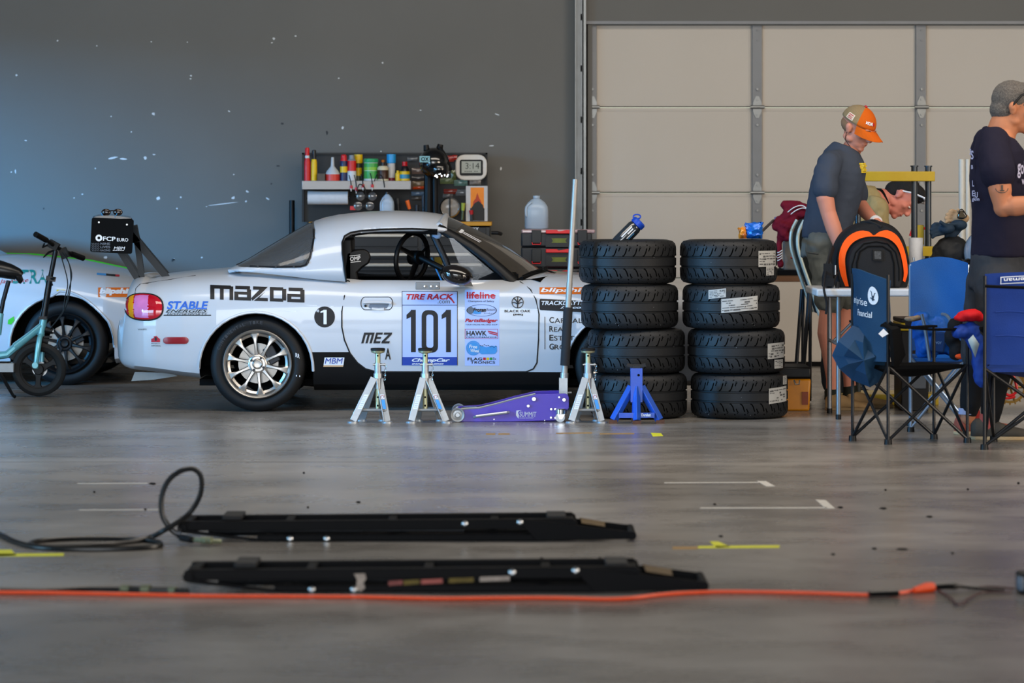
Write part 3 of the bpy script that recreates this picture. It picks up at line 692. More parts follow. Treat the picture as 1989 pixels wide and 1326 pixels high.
q = MB(); put_text(q, 'RR', lambda a, b: at(a, b, Y0 + .0), 574, 582, 693, 685, .01, tilt=3); put_text(q, '11', lambda a, b: at(a, b, Y0 + .0), 575, 583, 731, 728, tilt=1); q.build('chalk_mark', DWHITE, W1)
w2 = copy_tree(W1, CAR); w2.location.x += 2.265
for dx in (0, 2.265):
    w_ = copy_tree(W1, CAR); o = ORG[W1.name]; rel = wc - o
    w_.rotation_euler = (0, 0, PI); w_.location = (2 * rel.x + dx, 2 * (YC - o.y), 0)
    for ch in [k for k in SC.objects if k.parent == w_ and k.name.startswith(('tyre_lettering', 'chalk'))]: bpy.data.objects.remove(ch)

# ---- stickers on the flank
def flatf(off): return lambda a, b: Vector((a, off, b))     # sheet space: column, lift, row; wrapped onto the flank below
def decal(name, m_, fnc, parent=CAR):
    q = MB(); fnc(q); bm = q.bm; xs = [v.co.x for v in bm.verts]; zs = [v.co.z for v in bm.verts]
    for k in range(int(min(zs) / 3.5) + 1, int(max(zs) / 3.5) + 1): bmesh.ops.bisect_plane(bm, geom=bm.faces[:] + bm.edges[:] + bm.verts[:], dist=1e-4, plane_co=(0, 0, k * 3.5), plane_no=(0, 0, 1))
    for k in range(int(min(xs) / 16) + 1, int(max(xs) / 16) + 1): bmesh.ops.bisect_plane(bm, geom=bm.faces[:] + bm.edges[:] + bm.verts[:], dist=1e-4, plane_co=(k * 16, 0, 0), plane_no=(1, 0, 0))
    for v in bm.verts: v.co = on(v.co.x, v.co.z, min(.0045, max(.0006, v.co.y)))
    return q.build(name, m_, parent, smooth=0)
o1, o2, o3 = flatf(.0014), flatf(.0026), flatf(.0038)
def T(q, s, x0, x1, y0, y1, fn=o2, bold=.015, shear=0, sp=1.0, tilt=0): put_text(q, s, fn, x0, x1, y1, y0, bold, shear, sp, tilt)
def rects(q, L, fn=o2, n=2):
    for a in L: grid_patch(q, fn, a[0], a[1], a[2], a[3], n, n)
def disc(q, cx, cy, rx, ry, fn, n=28, inner=0):
    ring = [q.bm.verts.new(fn(cx + rx * math.cos(2 * PI * k / n), cy + ry * math.sin(2 * PI * k / n))) for k in range(n)]
    if inner:
        r2 = [q.bm.verts.new(fn(cx + rx * inner * math.cos(2 * PI * k / n), cy + ry * inner * math.sin(2 * PI * k / n))) for k in range(n)]
        for k in range(n): q.face([ring[k], ring[(k + 1) % n], r2[(k + 1) % n], r2[k]])
    else: q.face(ring)
def maker_mark(q):
    def piece(L): q.poly([o1(a, b) for a, b in L])
    def st(*pts, w_=8, fn=o1):
        pass
    s = 1 / 3.0132; ox, oy = 400, 380
    def R(x0, y0, x1, y1):
        tl = .035
        piece([(ox + a * s, oy + b * s + (a - 25) * s * tl) for a, b in ((x0, y0), (x1, y0), (x1, y1), (x0, y1))])
    y0, y1 = 522, 606
    R(25, y0, 50, y1); R(50, y0, 138, y0 + 21); R(82, y0 + 21, 104, y1); R(138, y0 + 5, 160, y1); R(134, y0, 146, y0 + 21)      # m
    R(172, y0, 258, y0 + 19); R(240, y0 + 19, 264, y1); R(166, y0 + 34, 190, y1); R(190, y0 + 34, 240, y0 + 50); R(190, y1 - 19, 240, y1)   # a
    piece([(ox + a * s, oy + b * s + (a - 25) * s * .035) for a, b in ((276, y0), (362, y0), (318, y0 + 46), (300, y0 + 60), (272, y1), (264, y1 - 14), (312, y0 + 19), (276, y0 + 19))])
    piece([(ox + a * s, oy + b * s + (a - 25) * s * .035) for a, b in ((330, y0 + 42), (347, y0 + 28), (347, y0 + 28), (312, y1 - 19), (362, y1 - 19), (362, y1), (280, y1))])      # z
    R(374, y0, 396, y1); R(396, y0, 452, y0 + 19); R(396, y1 - 19, 452, y1); R(446, y0 + 8, 470, y1 - 8)       # D
    R(484, y0, 568, y0 + 19); R(552, y0 + 10, 577, y1); R(476, y0 + 36, 500, y1); R(500, y0 + 36, 552, y0 + 52); R(500, y1 - 19, 552, y1)   # a
decal('maker_lettering', DINK, maker_mark)
def digit1(q, x0, x1, y0, y1, fn, st=.52):
    w_ = x1 - x0; sx = x1 - w_ * st
    q.poly([fn(a, b) for a, b in ((sx, y0), (x1, y0), (x1, y1), (sx, y1), (sx, y0 + (y1 - y0) * .17), (x0, y0 + (y1 - y0) * .22), (x0, y0 + (y1 - y0) * .12), (sx - .05 * w_, y0 + .03 * (y1 - y0)))])
decal('number_board', [DPANEL, DINK, DBLUE], lambda q: (grid_patch(q, o1, 780.5, 888.7, 566, 709.5, 6, 8), q.m(1), rects(q, [(780.5, 888.7, 565.6, 566.6), (780.5, 781.5, 566, 709), (887.7, 888.7, 566, 709), (781, 888, 592, 593)]), q.m(2), grid_patch(q, o2, 781.5, 887.7, 693, 709, 6, 2)), DOOR_O)
decal('race_number', DINK, lambda q: (digit1(q, 789.6, 807.6, 601.4, 683.7, o2), digit1(q, 857.8, 875.8, 601.4, 683.7, o2),
      (lambda O, I: [q.poly([o2(*O[i]), o2(*O[(i + 1) % len(O)]), o2(*I[(i + 1) % len(O)]), o2(*I[i])]) for i in range(len(O))])(
          rrect(819, 850.8, 601.4, 683.7, 12), rrect(828, 841.8, 610.5, 674.6, 5))), DOOR_O)
decal('number_board_lettering', [DRED, DGREY, DWHITE], lambda q: (T(q, 'TIRE RACK', 789, 881, 571, 582, bold=.035, shear=.25), q.poly([o2(a, b) for a, b in ((872, 577), (876, 577), (884, 589), (881, 589))]), q.m(1), T(q, '.com', 850, 874, 583.5, 589.5), q.m(2), T(q, 'ChampCar', 800, 874, 695.5, 704, o3, .04, .3), T(q, 'ENDURANCE SERIES', 800, 862, 704.8, 707.5, o3, .03, .3)), DOOR_O)
decal('sponsor_sheet', DPANEL, lambda q: grid_patch(q, flatf(.001), 903, 970, 563, 710, 4, 8), DOOR_O)
def sponsors(q):
    q.m(0); T(q, 'lifeline', 906.5, 962, 567, 580, bold=.02); rects(q, [(906, 963, 573.6, 574.4)], o3); T(q, 'PartsBadger', 903, 967, 618.5, 627.5, bold=.04, shear=.3)
    q.m(1); T(q, 'Champions of Safety', 909, 960, 583, 587.5, bold=.005); T(q, 'YOUR ONLINE MACHINE SHOP', 904.5, 966, 629, 631.5, bold=0, shear=.2)
    disc(q, 935.5, 602.6, 29.5, 11.5, o2, inner=.95); T(q, 'Frozen', 919.5, 944, 597.5, 605.5, o3, .04, .1); q.m(5); T(q, 'Rotors', 945.5, 962, 598, 604, bold=.0); T(q, 'brakes', 940, 960, 607, 609, bold=0); disc(q, 914, 602.6, 6.5, 7, o2)
    q.m(2); q.poly([o3(a, b) for a, b in ((918, 608), (922, 602), (930, 606), (934, 604), (934, 609), (924, 609.5))])
    q.m(3); q.m(1); T(q, 'HAWK', 906, 945.5, 642, 651.8, bold=.025); T(q, 'PERFORMANCE', 906, 965, 653.4, 655.6, bold=.02)
    q.m(0); rects(q, [(903, 967, 638.6, 639.4), (903, 967, 656.8, 657.6), (903, 903.8, 639, 657), (966.3, 967, 639, 657)])
    for a in (0, 3.4): q.poly([o2(x, y + a) for x, y in ((947, 641.5), (966, 646), (966, 648.4), (948 + a, 644.3))])
    q.m(2); disc(q, 919.4, 675.6, 14.2, 14.2, o2, inner=.86); disc(q, 919.4, 675.6, 11.6, 11.6, o2); q.poly([o2(a, b) for a, b in ((933, 671), (945, 674), (955, 671), (965, 672), (965.5, 682), (961, 687), (935, 687.5), (931, 684))])
    q.m(4); T(q, 'Free', 911, 927, 669, 675.5, o3, .02, .2, tilt=1); T(q, 'Wheel', 914, 931, 677, 683.5, o3, .02, .2, tilt=1)
    q.m(1)
    for k in range(9): q.poly([o3(932 + k * 3.7 + a, 670 - 1.6 * math.sin(k * .7) + b + (1.4 if k % 2 else 0)) for a, b in ((0, 0), (2.6, .5), (3, 1.7), (.6, 1.4))])
    T(q, 'FLAG', 908, 936.5, 694, 699.7, bold=.03, sp=1.1); T(q, 'TRONICS', 914, 961.5, 700.8, 706, bold=.02, sp=1.1)
    q.m(0); rects(q, [(938.5, 943.6, 694, 699)]); q.m(6); rects(q, [(945, 950, 694, 699)]); q.m(7); rects(q, [(951.4, 956.5, 694, 699)]); q.m(1); rects(q, [(958, 960, 694, 696), (961, 963, 696, 698), (958, 960, 697.5, 699)])
decal('sponsor_stickers', [DRED, DINK, DSKY, DBLUE, DWHITE, DGREY, DYEL, DGRN], sponsors, DOOR_O)
def oak(q):
    disc(q, 1005.3, 587, 11.6, 11.6, o2, inner=.88); q.tube([o2(1005.3, 597), o2(1005.3, 588), o2(1001, 582), o2(997, 579)], 1.1, 5); q.tube([o2(1005.3, 589), o2(1009.5, 582), o2(1013.5, 579)], .95, 5)
    q.tube([o2(1004.5, 590), o2(999, 587), o2(995.5, 587)], .9, 5); q.tube([o2(1006, 590), o2(1011.5, 587), o2(1015, 587)], .9, 5); q.tube([o2(1005.3, 588), o2(1005.3, 577)], .85, 5)
    T(q, 'BLACK OAK', 980, 1030.5, 601.5, 606.3, bold=.03, sp=1.1); T(q, '[BBI]', 997, 1015.5, 609, 613, bold=.04)
decal('sponsor_stickers', DINK, oak, DOOR_O)
decal('class_letters', DINK, lambda q: ([q.poly([o2(a + (666.5 - b) * .28, b) for a, b in L]) for L in (((701.5, 645.5), (722, 645.5), (722, 650), (701.5, 650)), ((701.5, 650), (706, 650), (706, 666.5), (701.5, 666.5)), ((709.6, 650), (713.8, 650), (713.8, 666.5), (709.6, 666.5)), ((717.5, 650), (722, 650), (722, 666.5), (717.5, 666.5)), ((725, 645.5), (738, 645.5), (738, 649.6), (725, 649.6)), ((725, 654), (737, 654), (737, 658), (725, 658)), ((725, 662.4), (738, 662.4), (738, 666.5), (725, 666.5)), ((725, 649.6), (729, 649.6), (729, 662.4), (725, 662.4)), ((740.5, 645.5), (756, 645.5), (756, 649.6), (740.5, 649.6)), ((750, 649.6), (756, 649.6), (746.5, 662.4), (740.5, 662.4)), ((740.5, 662.4), (756, 662.4), (756, 666.5), (740.5, 666.5)))], T(q, 'A', 748, 759, 676, 698, bold=.02)), DOOR_O)
decal('fender_sticker', [DORANGE, DWHITE, DINK], lambda q: (grid_patch(q, o1, 1048, 1152, 558, 571.5, 6, 2), q.m(1), T(q, 'blipshift', 1050, 1148, 559.5, 570, bold=.025, shear=.2)))
decal('fender_sticker', [DINK, DWHITE], lambda q: (q.poly([o1(*p) for p in rrect(1048, 1158, 580, 602, 3)]), q.m(1), T(q, 'TRACKDAYTIRES', 1051.5, 1152, 584.5, 592.5, o3, .02, .2), T(q, '///:.com', 1088, 1142, 594.5, 599.5, o3, .03, .2)))
decal('fender_lettering', DINK, lambda q: (rects(q, [(1057.6, 1058.8, 615, 678)]), T(q, 'C', 1067, 1076, 615.5, 627), T(q, 'APITAL', 1077, 1131, 618, 627, bold=.005), T(q, 'R', 1067, 1075, 633, 643.8), T(q, 'EAL', 1076, 1101, 635, 643.8, bold=.005),
      T(q, 'E', 1067, 1075, 650, 661), T(q, 'STATE', 1076, 1124, 652, 661, bold=.005), T(q, 'G', 1067, 1076, 667, 678.5), T(q, 'ROUP', 1077, 1120, 669, 678.5, bold=.005)))
decal('class_roundel', [DINK, DWHITE], lambda q: (disc(q, 630.5, 615.3, 20.2, 20.4, o1), q.m(1), digit1(q, 622.5, 634.5, 601.5, 629.5, o3, .5), T(q, 'RB', 615, 620, 601, 606, o3)))
decal('sill_sticker', [DWHITE, DBLUE, mat('decal_tan', 'c8a27a', .5)], lambda q: (q.poly([o1(a, b) for a, b in ((630.5, 694), (669, 694), (667, 709), (628.5, 709))]), q.m(1), T(q, 'MBM', 631, 666, 695, 706, o3, .0, .2), q.m(2), q.poly([o2(a, b) for a, b in ((628.5, 709), (667, 709), (666.5, 712), (628, 712))])))
decal('quarter_lettering', [DPURPLE, DINK, DWHITE], lambda q: (T(q, 'STABLE', 324.5, 405, 585, 600.5, bold=.03, shear=.2), q.m(1), T(q, 'ENERGIES', 322, 403, 600.8, 606.6, bold=.01, shear=.4), T(q, 'MOTORSPORTS', 324, 402, 608, 612, bold=.0, shear=.3, sp=1.1), rects(q, [(322, 404, 606.8, 607.2)])))
decal('bumper_sticker', [DRED, DINK], lambda q: (q.poly([o2(a, b) for a, b in ((294, 664), (294, 658), (299, 656), (299, 653), (304, 652), (308, 656), (311, 658), (311, 664))]), q.m(1), T(q, 'PROJECT', 294, 311, 666, 668.5, bold=0), T(q, 'APPAREL', 294, 313, 670, 672.5, bold=0), T(q, 'WHIPS', 268, 285, 638, 641, bold=0), disc(q, 303, 658, 2, 4, o3)))
decal('scratch_marks', mat('scratch', 'e4e8ee', .6), lambda q: [q.poly([Vector((a, .0008, y)), Vector((b, .0008, y + s)), Vector((b, .0008, y + s + .9)), Vector(((a + b) / 2, .0008, y + 1.3))]) for a, b, y, s in ((586, 616, 592, 1), (640, 648, 594, 0), (668, 780, 596.5, 1), (890, 905, 599, 0), (965, 1045, 600, 0), (760, 890, 597, 1), (500, 575, 601, 3))])
# ------------------------------------------------------------------ second race car, behind and to the left
YB = 21.72; YBC = YB + .85
XB = lambda px: X(px, YB)
TB = [(-850, .35, .40, .62, 2.4), (-835, .62, .30, .80, 3), (-790, .75, .22, .88, 3.4), (-600, .83, .15, .92, 4), (-300, .83, .13, .92, 4.6), (0, .838, .13, .905, 4), (122, .85, .13, .862, 3.5), (200, .835, .14, .805, 3.3), (260, .76, .17, .745, 3), (305, .58, .22, .67, 2.8), (325, .38, .30, .58, 2.4), (332, .2, .36, .5, 2.2)]
CAR2 = thing('race_car', 'white race car with bright green trim, partly out of frame behind the scooter', 'car', (XB(-200), YBC, 0))
b2 = loft_car(TB, XB, YBC, step=12)
arc2 = {}
for wx in (122, -503):
    circ = [(wx - 3 + 101 * math.cos(2 * PI * k / 36), 672 + 99 * math.sin(2 * PI * k / 36)) for k in range(36)]
    up = sorted([p for p in circ if p[1] < 672], key=lambda p: p[0]); pl = [(wx - 104, 800), (wx - 104, 672)] + up + [(wx + 98, 672), (wx + 98, 800)]
    fs = cut_region(b2.bm, P2(pl, YB), lambda c: abs(c.y - YBC) > .44); bmesh.ops.delete(b2.bm, geom=fs, context='FACES'); arc2[wx] = pl[1:-1]
bmesh.ops.recalc_face_normals(b2.bm, faces=b2.bm.faces)
tmp = bpy.data.meshes.new('t'); b2.bm.to_mesh(tmp)
BV2 = BVHTree.FromPolygons([v.co.copy() for v in tmp.vertices], [tuple(p.vertices) for p in tmp.polygons]); bpy.data.meshes.remove(tmp)
def on2(px, py, off=.002):
    d = (at(px, py, YB) - EYE).normalized(); h, n_, _, _ = BV2.ray_cast(EYE, d)
    if h is None or h.y > YBC: h, n_, _, _ = BV2.find_nearest(at(px, py, YB + .1))
    if n_.y > 0: n_ = -n_
    return h + n_ * off
for wx in arc2:
    for sg in (-1, 1):
        lip = [on2(a, b, 0) for a, b in arc2[wx]]
        if sg > 0: lip = [Vector((p.x, 2 * YBC - p.y, p.z)) for p in lip]
        b2.tube(lip, .010, 6)
        b2.m(1); ra = [Vector((X(a, YB), YB + .02 if sg < 0 else 2 * YBC - YB - .02, Z(b, YB) + .005)) for a, b in arc2[wx]]; rb = [Vector((p.x, p.y - sg * .3, p.z)) for p in ra]
        for i in range(len(ra) - 1): b2.poly([ra[i], ra[i + 1], rb[i + 1], rb[i]])
        b2.poly(rb); b2.m(0)
b2.build('body', [PAINT, MATTE], CAR2, smooth=45, keepn=True)
q = MB(); LG = mat('lime_trim', '35c22a', .45)
def topz(x, y):
    h = BV2.ray_cast(Vector((x, y, 3)), Vector((0, 0, -1)))[0]; return h.z if h else .6
q.tube([Vector((XB(px) * 1.0, YBC + .62, topz(XB(px), YBC + .62) + .014)) for px in range(-60, 300, 20)], .024, 6, flat=.6); q.build('green_edge_strip', LG, CAR2)
q = MB(); q.poly([on2(a, b, .004) for a, b in ((16, 621), (27, 614), (28, 622), (22, 630), (15, 629))]); q.build('green_tape', LG, CAR2)
q = MB(); lin_ = [(x, 529 + (x - 188) * .08) for x in (188, 206, 224, 232)]
for i, m_ in enumerate((0, 1, 2)):
    q.m(i); a, b = lin_[i], lin_[i + 1]; q.poly([on2(a[0], a[1] + 1, .002), on2(b[0], b[1] + 1, .002), on2(b[0], b[1] + 5, .002), on2(a[0], a[1] + 5, .002)])
q.build('stripe_sticker', [DSKY, DINK, DRED], CAR2)
q = MB(); grid_patch(q, lambda a, b: on2(a, b, .002), 190.5, 262, 558.5, 577, 4, 2); q.m(1); put_text(q, 'blipshift', lambda a, b: on2(a, b, .004), 193, 262, 574, 560, .06, .2); q.build('fender_sticker', [DORANGE, DWHITE], CAR2)
q = MB(); fn2 = lambda a, b: on2(a, b, .003); put_text(q, 'TRA', fn2, 38, 93, 551, 524, .02); put_text(q, 'S', fn2, 22, 38, 551, 524, .02); q.m(1); put_text(q, 'Japanese', fn2, -2, 55, 553, 543, -.002, .3, tilt=-3); q.m(2); grid_patch(q, fn2, 110, 126, 562.5, 565.5, 2, 1)
q.build('fender_lettering', [DTEAL, DRED, DYEL], CAR2)
# cabin (mostly outside the frame)
q = MB(); q.rings([[Vector((XB(px), YBC - w_, z0)), Vector((XB(px), YBC - w_ * .8, z1)), Vector((XB(px), YBC + w_ * .8, z1)), Vector((XB(px), YBC + w_, z0))] for px, w_, z0, z1 in ((-40, .6, .88, .89), (-190, .68, .9, 1.18), (-260, .68, .9, 1.22), (-400, .68, .9, 1.2), (-560, .6, .88, .9))]); q.build('cabin', mat('dark_glass_cabin', '1c2024', .12, coat=1), CAR2, smooth=40)
V1 = make_wheel('wheel', (X(124, YB), YB + .02, .297), BLKRIM, CAR2)
v2 = copy_tree(V1, CAR2); v2.location.x += -2.265
vc = Vector((X(124, YB), YB + .02, .297))
for dx in (0, -2.265):
    v_ = copy_tree(V1, CAR2); o = ORG[V1.name]; rel = vc - o; v_.rotation_euler = (0, 0, PI); v_.location = (2 * rel.x + dx, 2 * (YBC - o.y), 0)
# ------------------------------------------------------------------ folding electric scooter with seat
YS = 20.55; CY = mat('cyan_frame_paint', '6fb6c4', .28, .25, coat=.5, var=.04)
S = lambda a, b, dy=0: at(a, b, YS) + Vector((0, dy, 0))
SCO = thing('electric_scooter', 'folding electric scooter with pale turquoise frame, saddle and small spoked wheels', 'scooter', S(20, 770))
def scooter_wheel(px, name):
    c = S(px, 717); R = .181
    t = tyre_mb(R, .062, .128, 56, False, c=c); t.lathe([(.130, -.02), (.118, -.014), (.118, .014), (.130, .02)], c, (0, 1, 0), 48, cap=False, closed=True)
    wh = t.build(name, RUBBER, SCO)
    r = MB(); r.cyl(c - Vector((0, .035, 0)), c + Vector((0, .035, 0)), .034, seg=24)
    for k in range(3):
        a = 2 * PI * k / 3 + .45; u = Vector((math.cos(a), 0, math.sin(a))); v = Vector((-u.z, 0, u.x))
        r.rings([[c + u * d + v * h_ + Vector((0, -.012, 0)), c + u * d - v * h_ + Vector((0, -.012, 0)), c + u * d - v * h_ + Vector((0, .012, 0)), c + u * d + v * h_ + Vector((0, .012, 0))] for d, h_ in ((.02, .03), (.06, .018), (.10, .018), (.122, .032))])
    r.build('spokes', BLACK, wh, bevel=.004); r = MB(); r.cyl(c + Vector((0, .03, 0)), c + Vector((0, .034, 0)), .05, seg=28); r.build('brake_disc', STEEL, wh)
scooter_wheel(76, 'front_wheel'); scooter_wheel(-196, 'rear_wheel')
q = MB(); q.cyl(S(79, 652), S(85, 618), .024, seg=16); q.tube([S(82, 632), S(58, 652), S(30, 674)], [.022, .024, .028], 10, flat=1.2)
q.tube([S(30, 674), S(14, 688), S(-14, 692), S(-60, 692), S(-150, 690), S(-186, 700)], [.026, .026, .026, .026, .024, .02], 10); q.build('frame', CY, SCO)
q = MB(); q.tube([S(81, 648, -.0), S(79, 656, -.045), S(77, 670, -.055), S(73, 700, -.05), S(71, 714, -.05)], [.016, .018, .019, .018, .019], 10); q.cyl(S(71, 708, -.07), S(71, 708, -.03), .02, seg=14)
q.tube([S(81, 648, 0), S(81, 656, .045), S(80, 670, .055), S(79, 700, .05), S(77, 714, .05)], .016, 10); q.build('fork', CY, SCO)
q = MB(); q.tube([S(84, 620), S(88, 596), S(97, 540)], [.026, .022, .021], 14); q.cyl(S(96, 548), S(108, 487), .0165, seg=14); q.box(S(99, 541), (.06, .05, .03), Matrix.Rotation(.2, 3, 'Y')); q.cyl(S(100, 541, -.02), S(108, 540, -.03), .008); q.tube([S(100, 546, -.02), S(103, 554, -.03)], .006, 6); q.box(S(84, 617), (.05, .06, .02)); q.build('stem', mat('anodised_black', '17191d', .25, .5), SCO)
q = MB(); HB = [S(80, 454, -.24), S(98, 468, -.1), S(108, 479, 0), S(125, 490, .1), S(152, 503, .24)]; q.tube(smooth_pts(HB, 4), .013, 10); q.tube([HB[0], HB[0].lerp(HB[1], .85)], .019, 12); q.tube([HB[4], HB[3].lerp(HB[4], .3)], .019, 12)
q.box(S(104, 476), (.07, .08, .05), Matrix.Rotation(.5, 3, 'Y')); q.box(S(122, 492, .06), (.05, .06, .07), Matrix.Rotation(-.4, 3, 'Y')); q.tube([S(96, 476, -.1), S(91, 479, -.18), S(95, 472, -.2)], .006, 6)
q.tube([S(106, 486), S(95, 490), S(84, 500)], [.006, .008, .004], 6); q.build('handlebar', BLACK, SCO)
for L in (((122, 490), (136, 515), (138, 555), (131, 590), (118, 612), (100, 636)), ((127, 492), (140, 530), (134, 565), (127, 600), (112, 622), (98, 638)), ((118, 492), (132, 545), (128, 575), (124, 604))):
    q = MB(); q.tube(smooth_pts([S(a, b, -.02) for a, b in L], 5), .004, 6); q.build('brake_cable', BLACK, SCO)
q = MB(); q.cyl(S(88, 640), S(103, 643), .02, seg=12); q.m(1).cyl(S(103, 643), S(104.5, 643), .018, seg=12); q.m(0).box(S(93, 654), (.05, .03, .012)); q.build('headlamp', [BLACK, CHROME], SCO)
q = MB(); c = S(76, 717)
q.tube([c + Vector((math.cos(a) * .195, 0, math.sin(a) * .195)) for a in [1.25 + k * .14 for k in range(12)]], .032, 8, flat=.3, up=(0, 1, 0)); q.build('front_mudguard', BLACK, SCO)
q = MB(); q.tube([S(1, 612), S(6, 585), S(17, 545)], .015, 12); q.build('seat_post', DARKMETAL, SCO); q = MB(); q.tube([S(-4, 650), S(1, 608)], .022, 12); q.build('post_sleeve', CY, SCO)
q = MB(); q.tube([S(-24, 524), S(0, 522), S(20, 526), S(36, 530), S(43, 534)], [.055, .062, .05, .034, .02], 14, flat=.9); q.tube([S(34, 534), S(40, 545), S(38, 550)], [.028, .02, .01], 10); q.tube([S(-10, 534), S(14, 538), S(30, 540)], .012, 6); q.build('saddle', mat('saddle_vinyl', '101114', .3), SCO)
q = MB(); q.span(S(-170, 722, -.07), S(30, 704, .07)); q.m(1).span(S(-150, 704, -.06), S(20, 702, .06)); q.build('footboard', [mat('satin_aluminium', '8c9094', .4, .6), BLACK], SCO, bevel=.01)
q = MB(); q.tube([S(4, 724, -.07), S(18, 742, -.13), S(36, 764, -.22), S(40, 766, -.23)], [.014, .012, .010, .012], 8); q.build('kickstand', BLACK, SCO)
# ------------------------------------------------------------------ tool chest with pegboard against the rear wall
CYF = 23.35; GB = 23.78
F2 = lambda a, b, Y=CYF: at(a, b, Y)
CH = thing('tool_chest', 'wide black rolling tool chest with pegboard back and yellow wooden top, behind the white car', 'tool chest', (X(771, 23.6), 23.6, 0))
q = MB(); q.span((X(588, CYF), CYF, .10), (X(952, CYF), WY - .12, Z(440, CYF))); q.build('cabinet', mat('black_powder_coat', '131416', .35, bump=.03), CH, bevel=.006)
q = MB(); q.span((X(600, CYF), CYF - .02, Z(438.5, CYF)), (X(955, CYF), WY - .10, Z(431, CYF))); q.build('worktop', mat('rubberwood_top', 'd59a1e', .4, col2='b87d12', scale=3, stretch=(.4, 6, 6)), CH, bevel=.004)
HBAR = mat('satin_handle_bar', 'b4aca0', .35, .5)
for x0, x1, rows_ in ((596, 812, (446, 480, 504, 527, 560, 600, 640)), (820, 944, (440.5, 478, 504, 527, 560, 600, 640))):
    for a, b in zip(rows_, rows_[1:] + (690,)):
        q = MB(); q.span((X(x0, CYF), CYF - .014, Z(b - 1.2, CYF)), (X(x1, CYF), CYF + .01, Z(a + 1.2, CYF))); d = q.build('drawer', mat('drawer_front', '151619', .4), CH, bevel=.003)
        q = MB(); yb = {446: 457, 440.5: 456, 480: 494, 478: 494, 504: 514, 527: 537}.get(a, a + 11); q.span((X(x0 + 8, CYF), CYF - .04, Z(yb + 3.5, CYF)), (X(x1 - 8, CYF), CYF - .014, Z(yb - 3.2, CYF))); q.build('handle', HBAR, d, bevel=.006)
        if a == 440.5:
            q = MB(); put_text(q, 'HUSKY', lambda a, b: at(a, b, CYF - .0155), 902, 930, 447.5, 441.5, .03); q.build('lettering', DWHITE, d)
for cx in (610, 932):
    for yy in (CYF + .08, WY - .2): q = MB(); c = Vector((X(cx, CYF), yy, .05)); q.cyl(c - Vector((.015, 0, 0)), c + Vector((.015, 0, 0)), .05, seg=20); q.box(c + Vector((0, 0, .04)), (.05, .06, .04)); q.build('caster', BLACK, CH)
q = MB(); q.tube([F2(955, 452) + Vector((0, -.02, 0)), F2(966, 452) + Vector((0, -.03, 0)), F2(973, 454) + Vector((0, .03, 0))], .014, 10); q.build('push_handle', BLACK, CH)
PEG = mat('black_pegboard', '101113', .5); PB = GB + .12
q = MB(); q.span((X(589, PB), PB, Z(431, PB)), (X(944, PB), PB + .02, Z(299, PB))); q.span((X(587, PB), PB - .03, Z(431, PB)), (X(591, PB), PB + .03, Z(297, PB))); q.span((X(943, PB), PB - .03, Z(431, PB)), (X(947, PB), PB + .03, Z(297, PB))); q.span((X(587, PB), PB - .03, Z(300, PB)), (X(947, PB), PB + .03, Z(296.5, PB)))
q.build('pegboard', PEG, CH)
SHY = 23.6; BT = Z(431, CYF) + .001; TY = 21.45
q = MB(); q.span((X(589, SHY), SHY - .10, Z(353.5, SHY)), (X(798, SHY), PB, Z(351.5, SHY))); q.span((X(589, SHY), SHY - .11, Z(368, SHY)), (X(798, SHY), SHY - .10, Z(351, SHY))); q.span((X(588, SHY), SHY - .11, Z(368, SHY)), (X(590, SHY), PB, Z(351, SHY))); q.span((X(797, SHY), SHY - .11, Z(368, SHY)), (X(799, SHY), PB, Z(351, SHY)))
q.build('shelf', mat('brushed_shelf', '8f8c8a', .4, .6, stretch=(.3, 5, 5)), CH, bevel=.003)
def bottle(name, label, x0, x1, y0, y1, prof, mats, gloss=None, grp=None, cat='bottle', Y=SHY, seg=20):
    """prof rows: (relative radius, relative height, material slot) upward; x0..x1,y0..y1 its extent"""
    cx = (x0 + x1) / 2; R = (x1 - x0) / 2 * Y / FPX; zb = Z(351.5, SHY) + .0008; H = Z(y0, Y) - zb; q = MB(); c = Vector((X(cx, Y), Y, zb)); u, v = Vector((1, 0, 0)), Vector((0, 1, 0)); prev = None
    for r, h, mi in prof:
        ring = [q.bm.verts.new(c + (u * math.cos(2 * PI * k / seg) + v * math.sin(2 * PI * k / seg)) * R * r + Vector((0, 0, H * h))) for k in range(seg)]
        if prev is None: q.m(mi); q.face(ring[::-1])
        else:
            q.m(mi)
            for k in range(seg): q.face([prev[k], prev[(k + 1) % seg], ring[(k + 1) % seg], ring[k]])
        prev = ring
    q.face(prev); o = q.build(name, mats, None, smooth=40); tag(o, label, cat, grp); return o
pm = lambda n, c, **k: mat(n, c, k.pop('r', .35), **k)
GRP = 'bottles and cans on the pegboard shelf'
R_, Y_, B_, W_, G_, K_, N_ = pm('label_red', 'c9131b'), pm('label_yellow', 'e0b90f'), pm('label_blue', '1f6fc0'), pm('label_white', 'c9ccd0'), pm('label_green', '3fa04a'), pm('cap_black', '15151a'), pm('can_navy', '1a2350')
bottle('bottle', 'tall red squeeze bottle with white neck, first on the shelf from the left', 590.6, 603, 286.5, 352, [(1, 0, 0), (1, .55, 0), (.75, .68, 0), (.72, .70, 1), (.72, .76, 1), (.7, .78, 0), (.72, .95, 0), (.5, 1, 0)], [R_, W_], grp=GRP)
bottle('bottle', 'slim yellow bottle with a black cap, standing second on the shelf', 604, 616, 291, 352, [(1, 0, 0), (1, .35, 0), (.95, .6, 0), (.75, .70, 0), (.7, .71, 1), (.7, .98, 1), (.4, 1, 1)], [Y_, K_], grp=GRP)
q = MB(); q.span((X(617, SHY), SHY - .05, Z(351.5, SHY) + .001), (X(632, SHY), SHY + .03, Z(337, SHY))); tag(q.build('small_box', mat('brown_card', '5b5148', .8), bevel=.002), 'small brown box on the shelf beside the yellow bottle', 'box')
